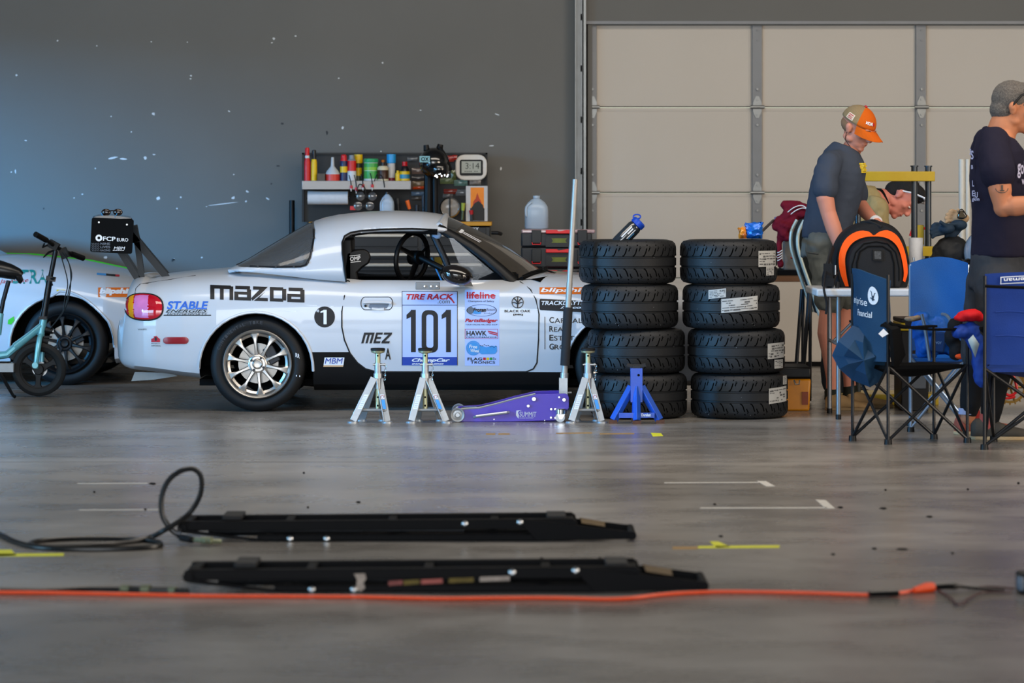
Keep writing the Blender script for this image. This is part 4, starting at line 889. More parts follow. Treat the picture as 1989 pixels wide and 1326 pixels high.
bottle('funnel_bottle', 'translucent bottle with long conical neck and red label on the shelf', 632, 660, 305, 351.5, [(1, 0, 1), (1, .28, 1), (1, .30, 0), (.8, .42, 0), (.45, .55, 0), (.26, .62, 0), (.2, .98, 0), (.14, 1, 0)], [pm('milky_plastic', 'b9c0c6'), pm('label_scarlet', 'cf3b30')], grp=GRP)
bottle('spray_can', 'dark blue aerosol can with red cap and yellow label on the shelf', 660.5, 675, 300, 351.5, [(1, 0, 0), (1, .32, 0), (1, .34, 1), (1, .55, 1), (1, .57, 0), (1, .76, 0), (.8, .82, 2), (.8, .96, 2), (.5, 1, 2)], [N_, Y_, R_], grp=GRP, cat='can')
bottle('spray_can', 'red and white aerosol can with grey cap on the shelf', 674.5, 692, 301, 351.5, [(1, 0, 1), (1, .38, 1), (1, .40, 0), (1, .78, 0), (.62, .85, 2), (.62, 1, 2)], [R_, W_, pm('cap_grey', '7d828a')], grp=GRP, cat='can')
bottle('spray_can', 'aerosol can with broad yellow cap and dark label on the shelf', 687.5, 704.5, 300, 351.5, [(.85, 0, 0), (.85, .2, 0), (.85, .22, 1), (.85, .5, 1), (.85, .52, 0), (.85, .66, 0), (1, .68, 1), (1, 1, 1)], [pm('can_olive', '3d4338'), Y_], grp=GRP, cat='can', Y=SHY + .09)
bottle('wipes_tub', 'green and white tub of wipes with a green lid on the shelf', 706, 735, 308, 351, [(.95, 0, 1), (.95, .1, 1), (.95, .12, 0), (.95, .45, 0), (.95, .47, 1), (.95, .62, 2), (.95, .8, 0), (.95, .82, 1), (1, .86, 3), (1, .97, 3), (.9, 1, 3)], [G_, W_, pm('label_lime', '7dbb3c'), pm('lid_green', '2b9a62')], grp=GRP, cat='tub')
bottle('bottle', 'small cream bottle with a black cap and dark brown label on the shelf', 732.5, 755, 315, 351, [(1, 0, 0), (1, .1, 0), (.98, .12, 1), (.98, .58, 1), (1, .6, 0), (1, .68, 0), (.7, .8, 0), (.35, .82, 2), (.35, 1, 2)], [pm('bottle_cream', 'c9bfa2'), pm('label_brown', '3a1d14'), K_], grp=GRP, Y=SHY - .03)
bottle('spray_can', 'white and blue aerosol can with a bright blue cap on the shelf', 751, 769, 299.5, 351, [(.85, 0, 1), (.85, .12, 2), (.85, .3, 0), (.85, .66, 0), (.85, .67, 1), (1, .68, 1), (1, 1, 1)], [W_, pm('cap_azure', '2196d8'), pm('label_maroon', '7d2030')], grp=GRP, cat='can', Y=SHY + .06)
bottle('bottle', 'little yellow bottle right of the blue capped can', 767.5, 777.5, 331, 351, [(1, 0, 0), (1, .7, 0), (.5, .8, 0), (.5, 1, 0)], [Y_], grp=GRP)
bottle('bottle', 'yellow bottle with red cap and black shoulder, last on the shelf to the right', 776, 796.5, 314, 351, [(1, 0, 0), (1, .12, 0), (1, .14, 2), (1, .34, 2), (1, .36, 0), (1, .5, 0), (.8, .62, 1), (.6, .78, 1), (.5, .8, 3), (.5, 1, 3)], [Y_, K_, pm('label_teal', '2f86a8'), R_], grp=GRP)
bottle('bottle', 'amber capped bottle behind the cream bottle on the shelf', 738, 750, 309, 351, [(.9, 0, 0), (.9, .7, 0), (.6, .8, 1), (.6, .97, 1)], [pm('bottle_olive', '5a5a30'), pm('cap_amber', 'c2701a')], grp=GRP, Y=SHY + .1)
# paper towels
q = MB(); q.cyl(at(598, 384, SHY), at(676, 384, SHY), .052, seg=28); q.m(1).cyl(at(595, 384, SHY), at(679, 384, SHY), .012, seg=10); tag(q.build('paper_towel_roll', [mat('paper_towel', 'c6c8cc', .9, bump=.2), DARKMETAL]), 'white paper towel roll hanging under the pegboard shelf', 'paper towel')
# goggles, tester leads
for y, s_, lb in ((381, 0, 'clear safety goggles hanging under the shelf, upper pair'), (400, 1, 'clear safety goggles with a red strap end, lower pair')):
    q = MB(); c = at(712 - 5 * s_, y, SHY - .02)
    for dx in (-.045, .045): q.lathe([(.030, -.01), (.036, 0), (.034, .02), (.02, .026)], c + Vector((dx, 0, 0)), (0, -1, 0), 18)
    q.m(1).tube([c + Vector((-.08, 0, .01)), c + Vector((-.09, .1, 0))], .008, 6); q.box(c + Vector((0, -.01, 0)), (.03, .03, .02))
    if s_: q.m(2).box(c + Vector((-.07, -.01, -.015)), (.07, .02, .03))
    tag(q.build('safety_goggles', [mat('goggle_plastic', '5d5a58', .12, var=.3, scale=30, coat=1), BLACK, RED]), lb, 'goggles')
for i, (x, y, yb) in enumerate(((681, 352, 368), (691, 352, 372), (704, 350, 366), (722, 348, 366))):
    q = MB(); q.tube(smooth_pts([at(x - 3, y - 12, SHY - .12), at(x, y, SHY - .125), at(x + 1, yb - 8, SHY - .12)], 4), .004, 6); q.m(1).cyl(at(x + 1, yb - 8, SHY - .12), at(x + 1, yb - 2, SHY - .12), .011, seg=8); q.m(2).cyl(at(x + 1, yb - 2, SHY - .12), at(x + 1, yb + 4, SHY - .12), .007, .002, seg=8)
    tag(q.build('test_lead', [BLACK, RED, WHITE]), 'thin cable with red and white plug hanging over the shelf edge', 'cable', 'leads hanging over the shelf edge')
for x, y in ((700, 372), (735, 352)):
    q = MB(); q.tube(smooth_pts([at(x - 8, y, SHY - .13), at(x - 2, y - 14, SHY - .13), at(x + 8, y - 8, SHY - .13), at(x + 12, y + 12, SHY - .13)], 6), .004, 6); tag(q.build('looped_cable', [BLACK]), 'black looped cable hanging %s of the shelf front' % ('at the middle' if x == 700 else 'near the right part'), 'cable')
# small white jug on the bench, fine tools
def jug(name, label, x0, x1, y0, y1, Y, m_, capm, dp=.6):
    w_ = (x1 - x0) * Y / FPX; c = Vector((X((x0 + x1) / 2, Y), Y, BT if y1 == 431 else Z(443.5 + 2, TY) + .002)); H = Z(y0, Y) - c.z; q = MB(); rr = []
    for k, h in ((.46, 0), (.5, .03), (.5, .55), (.47, .68), (.36, .80), (.2, .89), (.14, .91), (.14, .995)):
        e = 3.2 if h < .7 else 2.2; ring = []
        for i in range(28):
            a = 2 * PI * i / 28; ca, sa = math.cos(a), math.sin(a)
            ring.append(c + Vector((w_ * k * abs(ca) ** (2 / e) * (1 if ca > 0 else -1), w_ * k * dp * 1.3 * abs(sa) ** (2 / e) * (1 if sa > 0 else -1), H * h)))
        rr.append(ring)
    q.rings(rr); q.tube(smooth_pts([c + Vector((-w_ * .22, -w_ * .3, H * .80)), c + Vector((-w_ * .42, -w_ * .3, H * .66)), c + Vector((-w_ * .44, -w_ * .32, H * .45)), c + Vector((-w_ * .42, -w_ * .3, H * .38))], 4), w_ * .06, 8)
    q.m(1).cyl(c + Vector((0, 0, H * .93)), c + Vector((0, 0, H)), w_ * .15, seg=16)
    tag(q.build(name, [m_, capm], smooth=50), label, 'jug')
MILK = mat('milky_polyethylene', 'a9bcd0', .3, var=.06, scale=6, trans=.15)
jug('fluid_jug', 'small white square jug on the bench behind the car roof', 738, 766, 373, 431, SHY - .1, MILK, K_)
jug('water_jug', 'translucent gallon water jug with handle standing on the red and black tool cases', 1019, 1065, 380, 448, 21.65, MILK, MILK)
for i, (x, y0, y1, t, cols, lb) in enumerate(((796, 389, 431, .25, ('e2641a', '1a1a1c'), 'orange handled tool hanging on the pegboard'), (842, 392, 431, .22, ('3b57b0', '9aa3c4'), 'blue capped marker pen on the pegboard'), (899, 394, 430, -.05, ('9aa53a', '4a4e22'), 'olive green screwdriver beside the round lamp'), (810, 398, 431, 0, ('2b2d33', '4b4f57'), 'dark screwdriver right of the orange tool'), (823, 380, 431, 0, ('3a3f49', '22242a'), 'long grey blue tool handle on the pegboard'), (834, 372, 428, 0, ('4d5a6e', '22242a'), 'slim steel blue tool handle beside the lamp pole'), (773, 385, 410, .1, ('303338', '202226'), 'small dark tool right of the white jug'), (916, 408, 431, .1, ('b01a22', '26262a'), 'short red tool in front of the picture'))):
    q = MB(); a = at(x - t * (y1 - y0) / 2, y0, SHY - .02); b = at(x + t * (y1 - y0) / 2, min(y1, 427), SHY - .02); k = a.lerp(b, .45); q.cyl(a, k, .017, .013, seg=12); q.m(1).cyl(k, b, .010, .010, seg=10)
    tag(q.build('hand_tool', [mat('tool_' + cols[0], cols[0], .4), mat('tool_' + cols[1], cols[1], .4)]), lb, 'tool')
# packets on the pegboard
pk = [(800, 332, 26, 12, '6b5a55'), (800, 346, 26, 9, '3c3b40'), (800, 358, 26, 13, '7d6a50'), (802, 364, 24, 7, 'd04a1a'), (799, 376, 26, 8, '59789a'), (799, 385, 22, 8, '4a4644'), (791, 309, 20, 8, '62666a'), (868, 308, 14, 12, 'a83024'), (876, 340, 10, 20, '6e7a3e'), (855, 351, 26, 12, '7e8c5c'), (882, 355, 26, 12, '6f9488'), (912, 354, 22, 9, 'a59a90'), (862, 372, 26, 10, 'a2382c'), (885, 374, 26, 12, '7d8690'), (860, 380, 20, 9, '7a7472'), (878, 306, 10, 10, 'b02a22')]
for i, (x, y, w_, h_, c_) in enumerate(pk):
    q = MB(); c = at(x + w_ / 2, y, PB - .02); W2, H2 = w_ / 2 * PB / FPX, h_ / 2 * PB / FPX
    rr = []
    for t in (-1, -.6, 0, .6, 1):
        rr.append([c + Vector((W2 * u, -.012 * (1 - t * t) * (1 - abs(u) * .8), H2 * t)) for u in (-1, -.5, 0, .5, 1)] + [c + Vector((W2, .008, H2 * t)), c + Vector((-W2, .008, H2 * t))])
    q.rings(rr); tag(q.build('blister_pack', mat('packet_%d' % i, c_, .25, var=.45, scale=45, coat=.6), smooth=50), 'small coloured packet hung on the black pegboard', 'packet', 'packets hung on the pegboard')
# clock
q = MB(); CLK = thing('digital_clock', 'white rounded digital wall clock with grey display at the right top of the pegboard', 'clock', at(915, 350, SHY)); n = rrect(884.5, 946, 300, 350, 17)
fr = lambda d: (lambda p: at(p[0], p[1] - .05 * (p[0] - 884), SHY) + Vector((0, d, 0)))
q.prism(n, fr(0), fr(.05)); q.build('case', mat('clock_case', 'c9c5bf', .35), CLK, bevel=.008, bseg=3)
q = MB(); q.prism(rrect(893, 938, 310, 341, 4), lambda p: at(p[0], p[1] - .05 * (p[0] - 893), SHY - .004), lambda p: at(p[0], p[1] - .05 * (p[0] - 893), SHY)); bz = q.build('bezel', BLACK, CLK)
q = MB(); q.prism([(896.5, 313), (934, 313), (934, 336), (896.5, 336)], lambda p: at(p[0], p[1], SHY - .0055), lambda p: at(p[0], p[1], SHY - .004)); q.m(1)
put_text(q, '3:14', lambda a, b: at(a, b, SHY - .007), 904, 931, 328, 316, .0); put_text(q, '---- --', lambda a, b: at(a, b, SHY - .007), 902, 928, 333.5, 332.2, .0); q.build('display', [mat('lcd_grey', '777c6c', .2), mat('lcd_dark', '24281f', .5)], bz)
# picture
q = MB(); q.prism([(905, 361), (947, 361), (947, 429.5), (905, 429.5)], lambda p: at(p[0], p[1], SHY), lambda p: at(p[0], p[1], SHY + .02)); q.m(1); q.poly([at(a, b, SHY - .001) for a, b in ((914, 364), (940, 364), (940, 404), (914, 404))]); q.m(2); q.poly([at(a, b, SHY - .001) for a, b in ((913, 404), (941, 404), (941, 429), (913, 429))])
q.m(3); q.poly([at(a, b, SHY - .002) for a, b in ((927, 374), (931, 385), (935, 392), (936, 402), (918, 402), (919, 392), (924, 385))]); q.m(2); q.poly([at(a, b, SHY - .0025) for a, b in ((915, 405), (922, 394), (930, 390), (938, 398), (940, 406))])
tag(q.build('framed_picture', [mat('picture_mount', 'bdbab8', .6), mat('picture_orange', 'e8820f', .5), mat('picture_dark', '17120f', .5), mat('picture_red', 'c03a10', .5, var=.3)], smooth=0), 'orange and black picture in a white mount leaning below the clock', 'picture')
# round lamp
q = MB(); c = at(874, 403, SHY - .02); q.lathe([(.074, -.0), (.078, -.012), (.070, -.018), (.062, -.006), (.03, .02), (.0, .026)], c, (0, 1, 0), 32, cap=False); q.m(1).lathe([(.064, -.008), (.04, -.014), (0, -.016)], c, (0, 1, 0), 24); q.m(2).box(c + Vector((0, -.02, .01)), (.012, .01, .15))
tag(q.build('round_work_lamp', [CHROME, mat('lamp_glass', '8f8880', .1, var=.2), BLACK]), 'round chrome rimmed work lamp below the packets', 'lamp')
# black helmet on a lamp pole
HL = thing('welding_helmet', 'glossy black helmet with knobs hanging on a black pole at the middle of the pegboard', 'helmet', at(843, 345, SHY - .12)); GLK = mat('helmet_gloss', '0b0c0e', .15, coat=1, bump=.1, bscale=30)
c = at(843, 316, SHY - .14); q = MB(); q.ell(c, (.115, .12, .118), 22, 14); q.ell(c + Vector((.04, -.05, -.05)), (.08, .08, .075), 16, 10); q.build('shell', GLK, HL)
q = MB(); q.cyl(c + Vector((-.055, 0, .09)), c + Vector((-.06, 0, .135)), .025, .02, seg=14); q.cyl(c + Vector((.04, 0, .10)), c + Vector((.05, 0, .14)), .028, .022, seg=14); q.tube(smooth_pts([c + Vector((.04, -.03, .12)), c + Vector((.09, -.03, .05)), c + Vector((.13, -.03, -.06))], 4), .012, 6); q.build('knobs_and_strap', BLACK, HL)
q = MB(); fh = lambda a, b: at(a, b, SHY - .262); q.poly([fh(815, 303), (fh(835, 303)), fh(835, 315), fh(815, 315)]); q.m(1); put_text(q, 'OX', fh, 818, 833, 313, 305, .03); q.build('label', [mat('label_pale_teal', '7fb0b8', .5), DWHITE], HL)
q = MB(); 
for k in range(10): q.box(c + Vector((random.uniform(-.0, .11), -.11, random.uniform(-.11, -.06))), (.012, .02, .008), Matrix.Rotation(random.random() * 3, 3, 'Y'))
q.build('visor_ratchet', CHROME, HL)
q = MB(); q.tube([at(832, 340, SHY - .08), Vector((X(832, SHY), SHY - .08, BT))], .034, 10); q.tube([at(845, 345, SHY - .08), Vector((X(846, SHY), SHY - .08, BT))], .022, 10); q.tube([at(832, 345, SHY - .08), at(845, 345, SHY - .08)], .02, 8); tag(q.build('lamp_pole', BLACK), 'thick black double pole standing on the bench under the helmet', 'pole')
# broom pole on the wall
q = MB(); q.cyl((X(568, 23.9), 23.9, 0), (X(567, 23.98), 23.98, Z(389, 23.98)), .022, seg=12); tag(q.build('pole', BLACK), 'dark pole leaning on the grey wall left of the tool chest', 'pole')
# stacked tool cases
TY = 21.45; RD = mat('case_red', 'e0141c', .35); BKC = mat('case_black', '16181b', .4); PCG = mat('case_charcoal', '2a2e34', .45); CLR = mat('case_clear_lid', 'b99aa0', .15, coat=1, var=.3, scale=20); OLV = mat('case_olive_label', '6d7a2c', .5, var=.2, scale=40)
lv = [(443.5, 479.5, 1), (480.5, 520.5, 0), (521.5, 570, 0), (571, 640, 0), (641, 755, 0)]
for i, (a, b, org_) in enumerate(lv):
    x0, x1 = (1012, 1150); t = thing('tool_case', ['clear lidded black organiser case with red latch bar, topmost of its stack', 'black tool case with red latch bar, directly under the clear lidded organiser', 'black tool case third in the stack, red bar just above the bonnet', 'black tool case fourth in the stack behind the car', 'deep black tool case at the foot of the stack behind the car'][i], 'tool case', ((X(1081, TY)), TY + .2, Z(b, TY)), 'stacked red and black tool cases')
    q = MB(); q.span((X(x0, TY), TY, Z(b, TY)), (X(x1, TY), TY + .38, Z(a + (9 if org_ else 0), TY))); q.build('case_body', PCG, t, bevel=.012)
    if org_: q = MB(); q.span((X(x0 + 1, TY), TY + .005, Z(a + 10, TY)), (X(x1 + 6, TY), TY + .37, Z(a + 2, TY))); q.build('clear_lid', CLR, t, bevel=.01)
    for sx in (1042, 1131):
        q = MB(); q.span((X(sx - 9.5, TY), TY - .02, Z(a + 29, TY)), (X(sx + 9.5, TY), TY, Z(a + 3, TY))); lt = q.build('latch', BKC, t, bevel=.004)
        q = MB(); q.tube([at(sx - 8.5, a + 27, TY - .022), at(sx - 7.5, a + 31, TY - .022), at(sx + 7.5, a + 31, TY - .022), at(sx + 8.5, a + 27, TY - .022)], .004, 6); q.build('latch_edge', RD, lt)
    q = MB(); q.plate([(X(u, TY), Z(v, TY)) for u, v in ((1060, a + 3), (1082, a + 3), (1085, a + 6), (1100, a + 3), (1112, a + 3), (1112, a + 10), (1060, a + 10))], TY - .03, TY); q.build('handle', RD, t, bevel=.003)
    q = MB(); q.span((X(1060, TY), TY - .012, Z(a + 36, TY)), (X(1112, TY), TY, Z(a + 15, TY))); q.m(1); q.poly([at(u, v, TY - .013) for u, v in ((1071, a + 19), (1101, a + 19), (1098, a + 24), (1101, a + 28), (1071, a + 28), (1074, a + 24))]); q.build('label_panel', [BKC, OLV], t)
# ------------------------------------------------------------------ jack stands, trolley jack, tyres
ALU = mat('cast_aluminium', 'a9adb0', .36, .7, var=.08, scale=12, bump=.05, bscale=60); ZINC = mat('yellow_zinc', 'b3b391', .35, .7, var=.08)
def jack_stand(px, label, rot, legs):
    Yc = 18.28; k = Yc / FPX; c = Vector((X(px, Yc), Yc, 0)); s = thing('jack_stand', label, 'jack stand', c, 'silver jack stands in front of the car'); e = Matrix.Rotation(rot, 3, 'Z'); P = lambda x, y, z: c + e @ Vector((x, y, z))
    H = .43
    for lx, ly in legs:
        q = MB(); a = P(lx * .16, ly * .16, .262); b = P(lx, ly, .012)
        u = (b - a).normalized(); v = e @ Vector((-.9 if lx > 0 else .9, 0, 0)); w2 = u.cross(v).normalized(); v = w2.cross(u).normalized()
        for (vo, wo, vw, ww) in ((0, .016, .020, .003), (.018, 0, .003, .016)):
            q.rings([[p + v * (vo * (1 if 1 else 0) + sx * vw) + w2 * (wo + sy * ww) for sx, sy in ((-1, -1), (1, -1), (1, 1), (-1, 1))] for p in (a, b)])
        q.build('leg', ALU, s, bevel=.002)
        q = MB(); q.cyl(P(lx * 1.02, ly, 0), P(lx * 1.02, ly, .010), .034, .030, seg=18); q.build('foot', ALU, s)
    q = MB()
    for z, m_ in ((.075, .92),):
        pts = [P(x * (1 - z / .30) * 1.0, y * (1 - z / .30), z) for x, y in (legs[0], legs[1], legs[3], legs[2])]
        for i in range(4): q.tube([pts[i], pts[(i + 1) % 4]], .013, 4, flat=.7, up=(0, 0, 1))
    q.build('cross_brace', ALU, s, bevel=.002)
    q = MB(); q.tube([P(0, 0, .20), P(0, 0, .352)], .021, 20); q.tube([P(0, 0, .262), P(0, 0, .29)], .026, 8); q.build('collar_tube', ALU, s)
    q = MB(); q.tube([P(0, 0, .075), P(0, 0, H - .012)], .0155, 20); q.lathe([(.02, H - .022), (.040, H - .016), (.042, H - .006), (.036, H - .004)], c, (0, 0, 1), 28); q.m(1)
    for z in (.395, .325, .15, .10): q.cyl(P(0, -.0158, z), P(0, -.0145, z), .006, seg=10)
    q.build('column', [ZINC, MATTE], s)
    q = MB(); q.lathe([(.036, H - .006), (.043, H - .004), (.0435, H + .007), (.038, H + .010), (.03, H + .006), (.0, H + .006)], c, (0, 0, 1), 28); q.build('rubber_pad', RUBBER, s)
    q = MB(); q.cyl(P(-.03, -.01, .342), P(.034, -.012, .342), .006, seg=10); q.cyl(P(.034, -.012, .342), P(.044, -.012, .342), .009, seg=10)
    q.build('locking_pin', STEEL, s)
    for i in range(7):
        q2 = MB(); z = .335 - i * .013; q2.tube([P(.046 + .002 * (i % 2) - i * .001, -.014 + .006 * math.cos(t) * (i % 2), 0) + Vector((.005 * math.sin(t) * (1 - i % 2) , .005 * math.sin(t) * (i % 2), z + .009 * math.cos(t))) for t in [2 * PI * j / 10 for j in range(10)]], .0016, 5, closed=True); q2.build('chain_link', STEEL, s)
    q = MB()
    for (lx, x, z, w_, h_, mi) in ((-1, 0, .125, .026, .085, 0), (1, 0, .155, .022, .026, 0), (1, 0, .11, .02, .055, 1)):
        a = P((legs[0][0] if lx < 0 else legs[1][0]) * (1 - (z + h_ / 2) / .31), legs[0][1] * (1 - (z + h_ / 2) / .31) - .022, z + h_ / 2); b = P((legs[0][0] if lx < 0 else legs[1][0]) * (1 - (z - h_ / 2) / .31), legs[0][1] * (1 - (z - h_ / 2) / .31) - .022, z - h_ / 2); w2 = e @ Vector((w_ / 2, 0, 0))
        q.m(mi); q.poly([a - w2, a + w2, b + w2, b - w2])
        if mi == 0 and lx < 0:
            q.m(2)
            for t in range(7): p = a.lerp(b, (t + 1) / 8) + Vector((0, -.0006, 0)); q.poly([p - w2 * .8 + Vector((0, 0, .0015)), p + w2 * .7 + Vector((0, 0, .0015)), p + w2 * .7, p - w2 * .8])
        if mi == 0 and lx > 0: q.m(3); p = a.lerp(b, .5) + Vector((0, -.0008, 0)); q.tube([p + Vector((.009 * math.cos(t), 0, .009 * math.sin(t))) for t in [2 * PI * j / 14 for j in range(14)]], .0015, 4, closed=True)
    q.build('warning_label', [DWHITE, DSKY, DGREY, DRED], s)
    return s
jack_stand(734, 'silver jack stand with black rubber pad below the car door letters, leftmost of row', .0, [(-.143, -.05), (.057, -.06), (-.10, .10), (.03, .10)])
jack_stand(826, 'silver jack stand with black rubber pad between the leftmost stand and the purple jack', .0, [(-.079, -.05), (.125, -.05), (-.05, .11), (.09, .11)])
jack_stand(1142, 'silver jack stand with a chained pin between the purple jack and the tyres', .0, [(-.098, -.05), (.080, -.05), (-.07, .10), (.06, .10)])
# blue stand
BY = 18.22; BP = mat('blue_enamel', '1d4fb4', .35, var=.08, scale=8, bump=.03, coat=.3); RUST = mat('rusty_steel', '5f3a26', .8, var=.3, scale=60)
c = Vector((X(1236, BY), BY, 0)); s = thing('jack_stand', 'bright blue steel jack stand in front of the tyre stack', 'jack stand', c)
q = MB(); q.box(c + Vector((0, 0, .225)), (.07, .07, .20)); q.box(c + Vector((0, 0, .27)), (.05, .05, .105)); q.m(1).cyl(c + Vector((.012, -.0355, .285)), c + Vector((.012, -.034, .285)), .008, seg=10); q.build('post', [BP, MATTE], s, bevel=.004)
for lx, ly in ((-.135, -.03), (.135, -.03), (0, -.07), (0, .10)):
    q = MB(); a = c + Vector((lx * .2, ly * .2, .215)); b = c + Vector((lx, ly, .02)); q.tube([a, b], .027 if lx else .03, 4, flat=.8, up=(0, 1, .0) if lx else (1, 0, 0)); lg = q.build('leg', BP, s, bevel=.003)
    q = MB(); q.box(c + Vector((lx * 1.03, ly, .010)), (.05, .04, .022)); q.build('foot_plate', RUST, lg)
q = MB(); q.box(c + Vector((-.02, -.062, .05)), (.17, .006, .03)); q.box(c + Vector((.06, -.05, .05)), (.09, .006, .03)); q.m(1); fnb = lambda a, b: at(a, b, BY - .067); put_text(q, 'Duralast', fnb, 1246, 1264, 808.5, 802.5, .03); q.build('brace', [BP, DWHITE], s)
q = MB(); q.tube([c + Vector((-.055, 0, .345)), c + Vector((-.03, 0, .337)), c + Vector((.03, 0, .337)), c + Vector((.055, 0, .345))], .014, 6, flat=.6); q.box(c + Vector((0, 0, .33)), (.045, .045, .02)); q.build('saddle', DARKMETAL, s)
# purple aluminium trolley jack
JY = 18.32; PUR = mat('purple_anodised', '371c98', .36, .1, var=.05, coat=.4); J = lambda a, b, Y=JY: at(a, b, Y)
jk = thing('floor_jack', 'low purple aluminium trolley jack with silver wheels and a long upright handle', 'floor jack', J(990, 820))
side = [(887, 797), (893, 795), (930, 793), (960, 786), (1000, 775), (1030, 768), (1040, 765.5), (1098, 764), (1103, 767), (1105, 772), (1105, 792), (1096, 805), (1092, 816), (990, 818.5), (893, 819), (886, 812)]
for yy in (JY, JY + .30):
    q = MB(); q.prism(side, lambda p: J(*p) + Vector((0, yy - JY, 0)), lambda p: J(*p) + Vector((0, yy - JY + .012, 0)))
    pl = q.build('side_plate', PUR, jk, bevel=.002)
    if yy == JY:
        q = MB(); q.tube([J(a, b - .8, JY + .004) for a, b in ((893, 795), (930, 793), (960, 786), (1000, 775), (1030, 768), (1040, 765.5))], .006, 6); q.build('plate_edge', ALU, pl)
        q = MB()
        for a, b, r in ((1037, 774.5, .017), (1026, 788, .012), (1095.5, 776, .015), (1086, 771, .008), (1070.5, 794, .010), (1078.5, 794, .010), (1070, 810.5, .009), (1078.5, 811, .009), (959.5, 814, .005), (1058, 816, .004)): q.cyl(J(a, b) + Vector((0, .002, 0)), J(a, b) - Vector((0, .012 if r > .006 else .003, 0)), r, r * .7, seg=12)
        q.build('bolt', CHROME, pl)
        q = MB(); q.tube([J(921, 810, JY - .02), J(925, 808.5, JY - .035), J(955, 804.5, JY - .035), J(984, 801, JY - .03), J(988, 800.5, JY - .01)], .009, 8); q.build('carry_handle', ALU, jk)
        q = MB(); fj = lambda a, b: J(a, b, JY - .002); put_text(q, 'SUMMIT', fj, 1009, 1042, 809, 799, .0, .1, tilt=.6); put_text(q, 'RACING EQUIPMENT', fj, 1009, 1037, 812.8, 810.5, .0, .1); q.poly([fj(a, b) for a, b in ((1003, 797), (1014, 796), (1008, 798), (1006, 801), (1008, 806), (1007, 813), (1002, 806))]); q.build('maker_lettering', mat('decal_silver', 'b9bcc6', .4), pl)
q = MB(); q.tube([J(1000, 790, JY + .05), J(1085, 790, JY + .05)], .05, 12); q.prism([(905, 798), (1000, 780), (1060, 772), (1070, 785), (1000, 795), (905, 806)], lambda p: J(*p) + Vector((0, .10, 0)), lambda p: J(*p) + Vector((0, .20, 0))); q.cyl(J(1094, 780, JY + .01), J(1094, 780, JY + .3), .02, seg=12); q.build('lift_arm', DARKMETAL, jk)
q = MB(); q.lathe([(.03, 0), (.058, .006), (.06, .014), (.052, .012), (.0, .012)], J(916, 795, JY + .15), (0, 0, 1), 28); q.build('saddle', CHROME, jk)
for yy in (JY - .03, JY + .32):
    q = MB(); q.lathe([(.0, -.004), (.012, -.004), (.016, .002), (.028, .004), (.032, -.002), (.040, -.004), (.0425, .004), (.0425, .026), (.03, .03), (0, .03)], Vector((J(889, 807).x, yy, .0425)), (0, 1, 0), 32); q.build('front_wheel', ALU, jk)
for yy in (JY - .01, JY + .31):
    c = Vector((J(1088, 810).x, yy, .028)); q = MB(); q.cyl(c - Vector((0, .012, 0)), c + Vector((0, .012, 0)), .028, seg=20); q.m(1).lathe([(.032, .048), (.034, .05), (.034, .075), (.028, .08)], Vector((c.x + .005, c.y, 0)), (0, 0, 1), 18); q.m(1).prism([(-.02, .05), (.03, .05), (.012, .018), (-.005, .018)], lambda p: Vector((c.x + p[0], c.y - .016, p[1])), lambda p: Vector((c.x + p[0], c.y - .013, p[1]))); q.build('caster', [ALU, CHROME], jk)
hb, ht = J(1094, 766, JY + .15), J(1117.5, 348, JY + .15)
q = MB(); q.cyl(hb + Vector((0, 0, -.02)), hb.lerp(ht, .10), .024, seg=20); q.box(hb + Vector((0, 0, .05)), (.05, .06, .10)); q.cyl(hb + Vector((.02, 0, .01)), hb + Vector((.05, -.01, .012)), .006, seg=8); q.build('handle_socket', ALU, jk)
q = MB(); q.cyl(hb.lerp(ht, .08), hb.lerp(ht, .52), .0185, .0185, seg=20); q.cyl(hb.lerp(ht, .42), ht, .017, .016, seg=24); q.build('handle', mat('bare_alu_tube', 'a3a19d', .42, .5), jk)
q = MB(); q.cyl(hb.lerp(ht, .135), hb.lerp(ht, .405), .028, seg=24); q.build('foam_sleeve', mat('black_foam', '1e1f23', .8, bump=.15), jk)

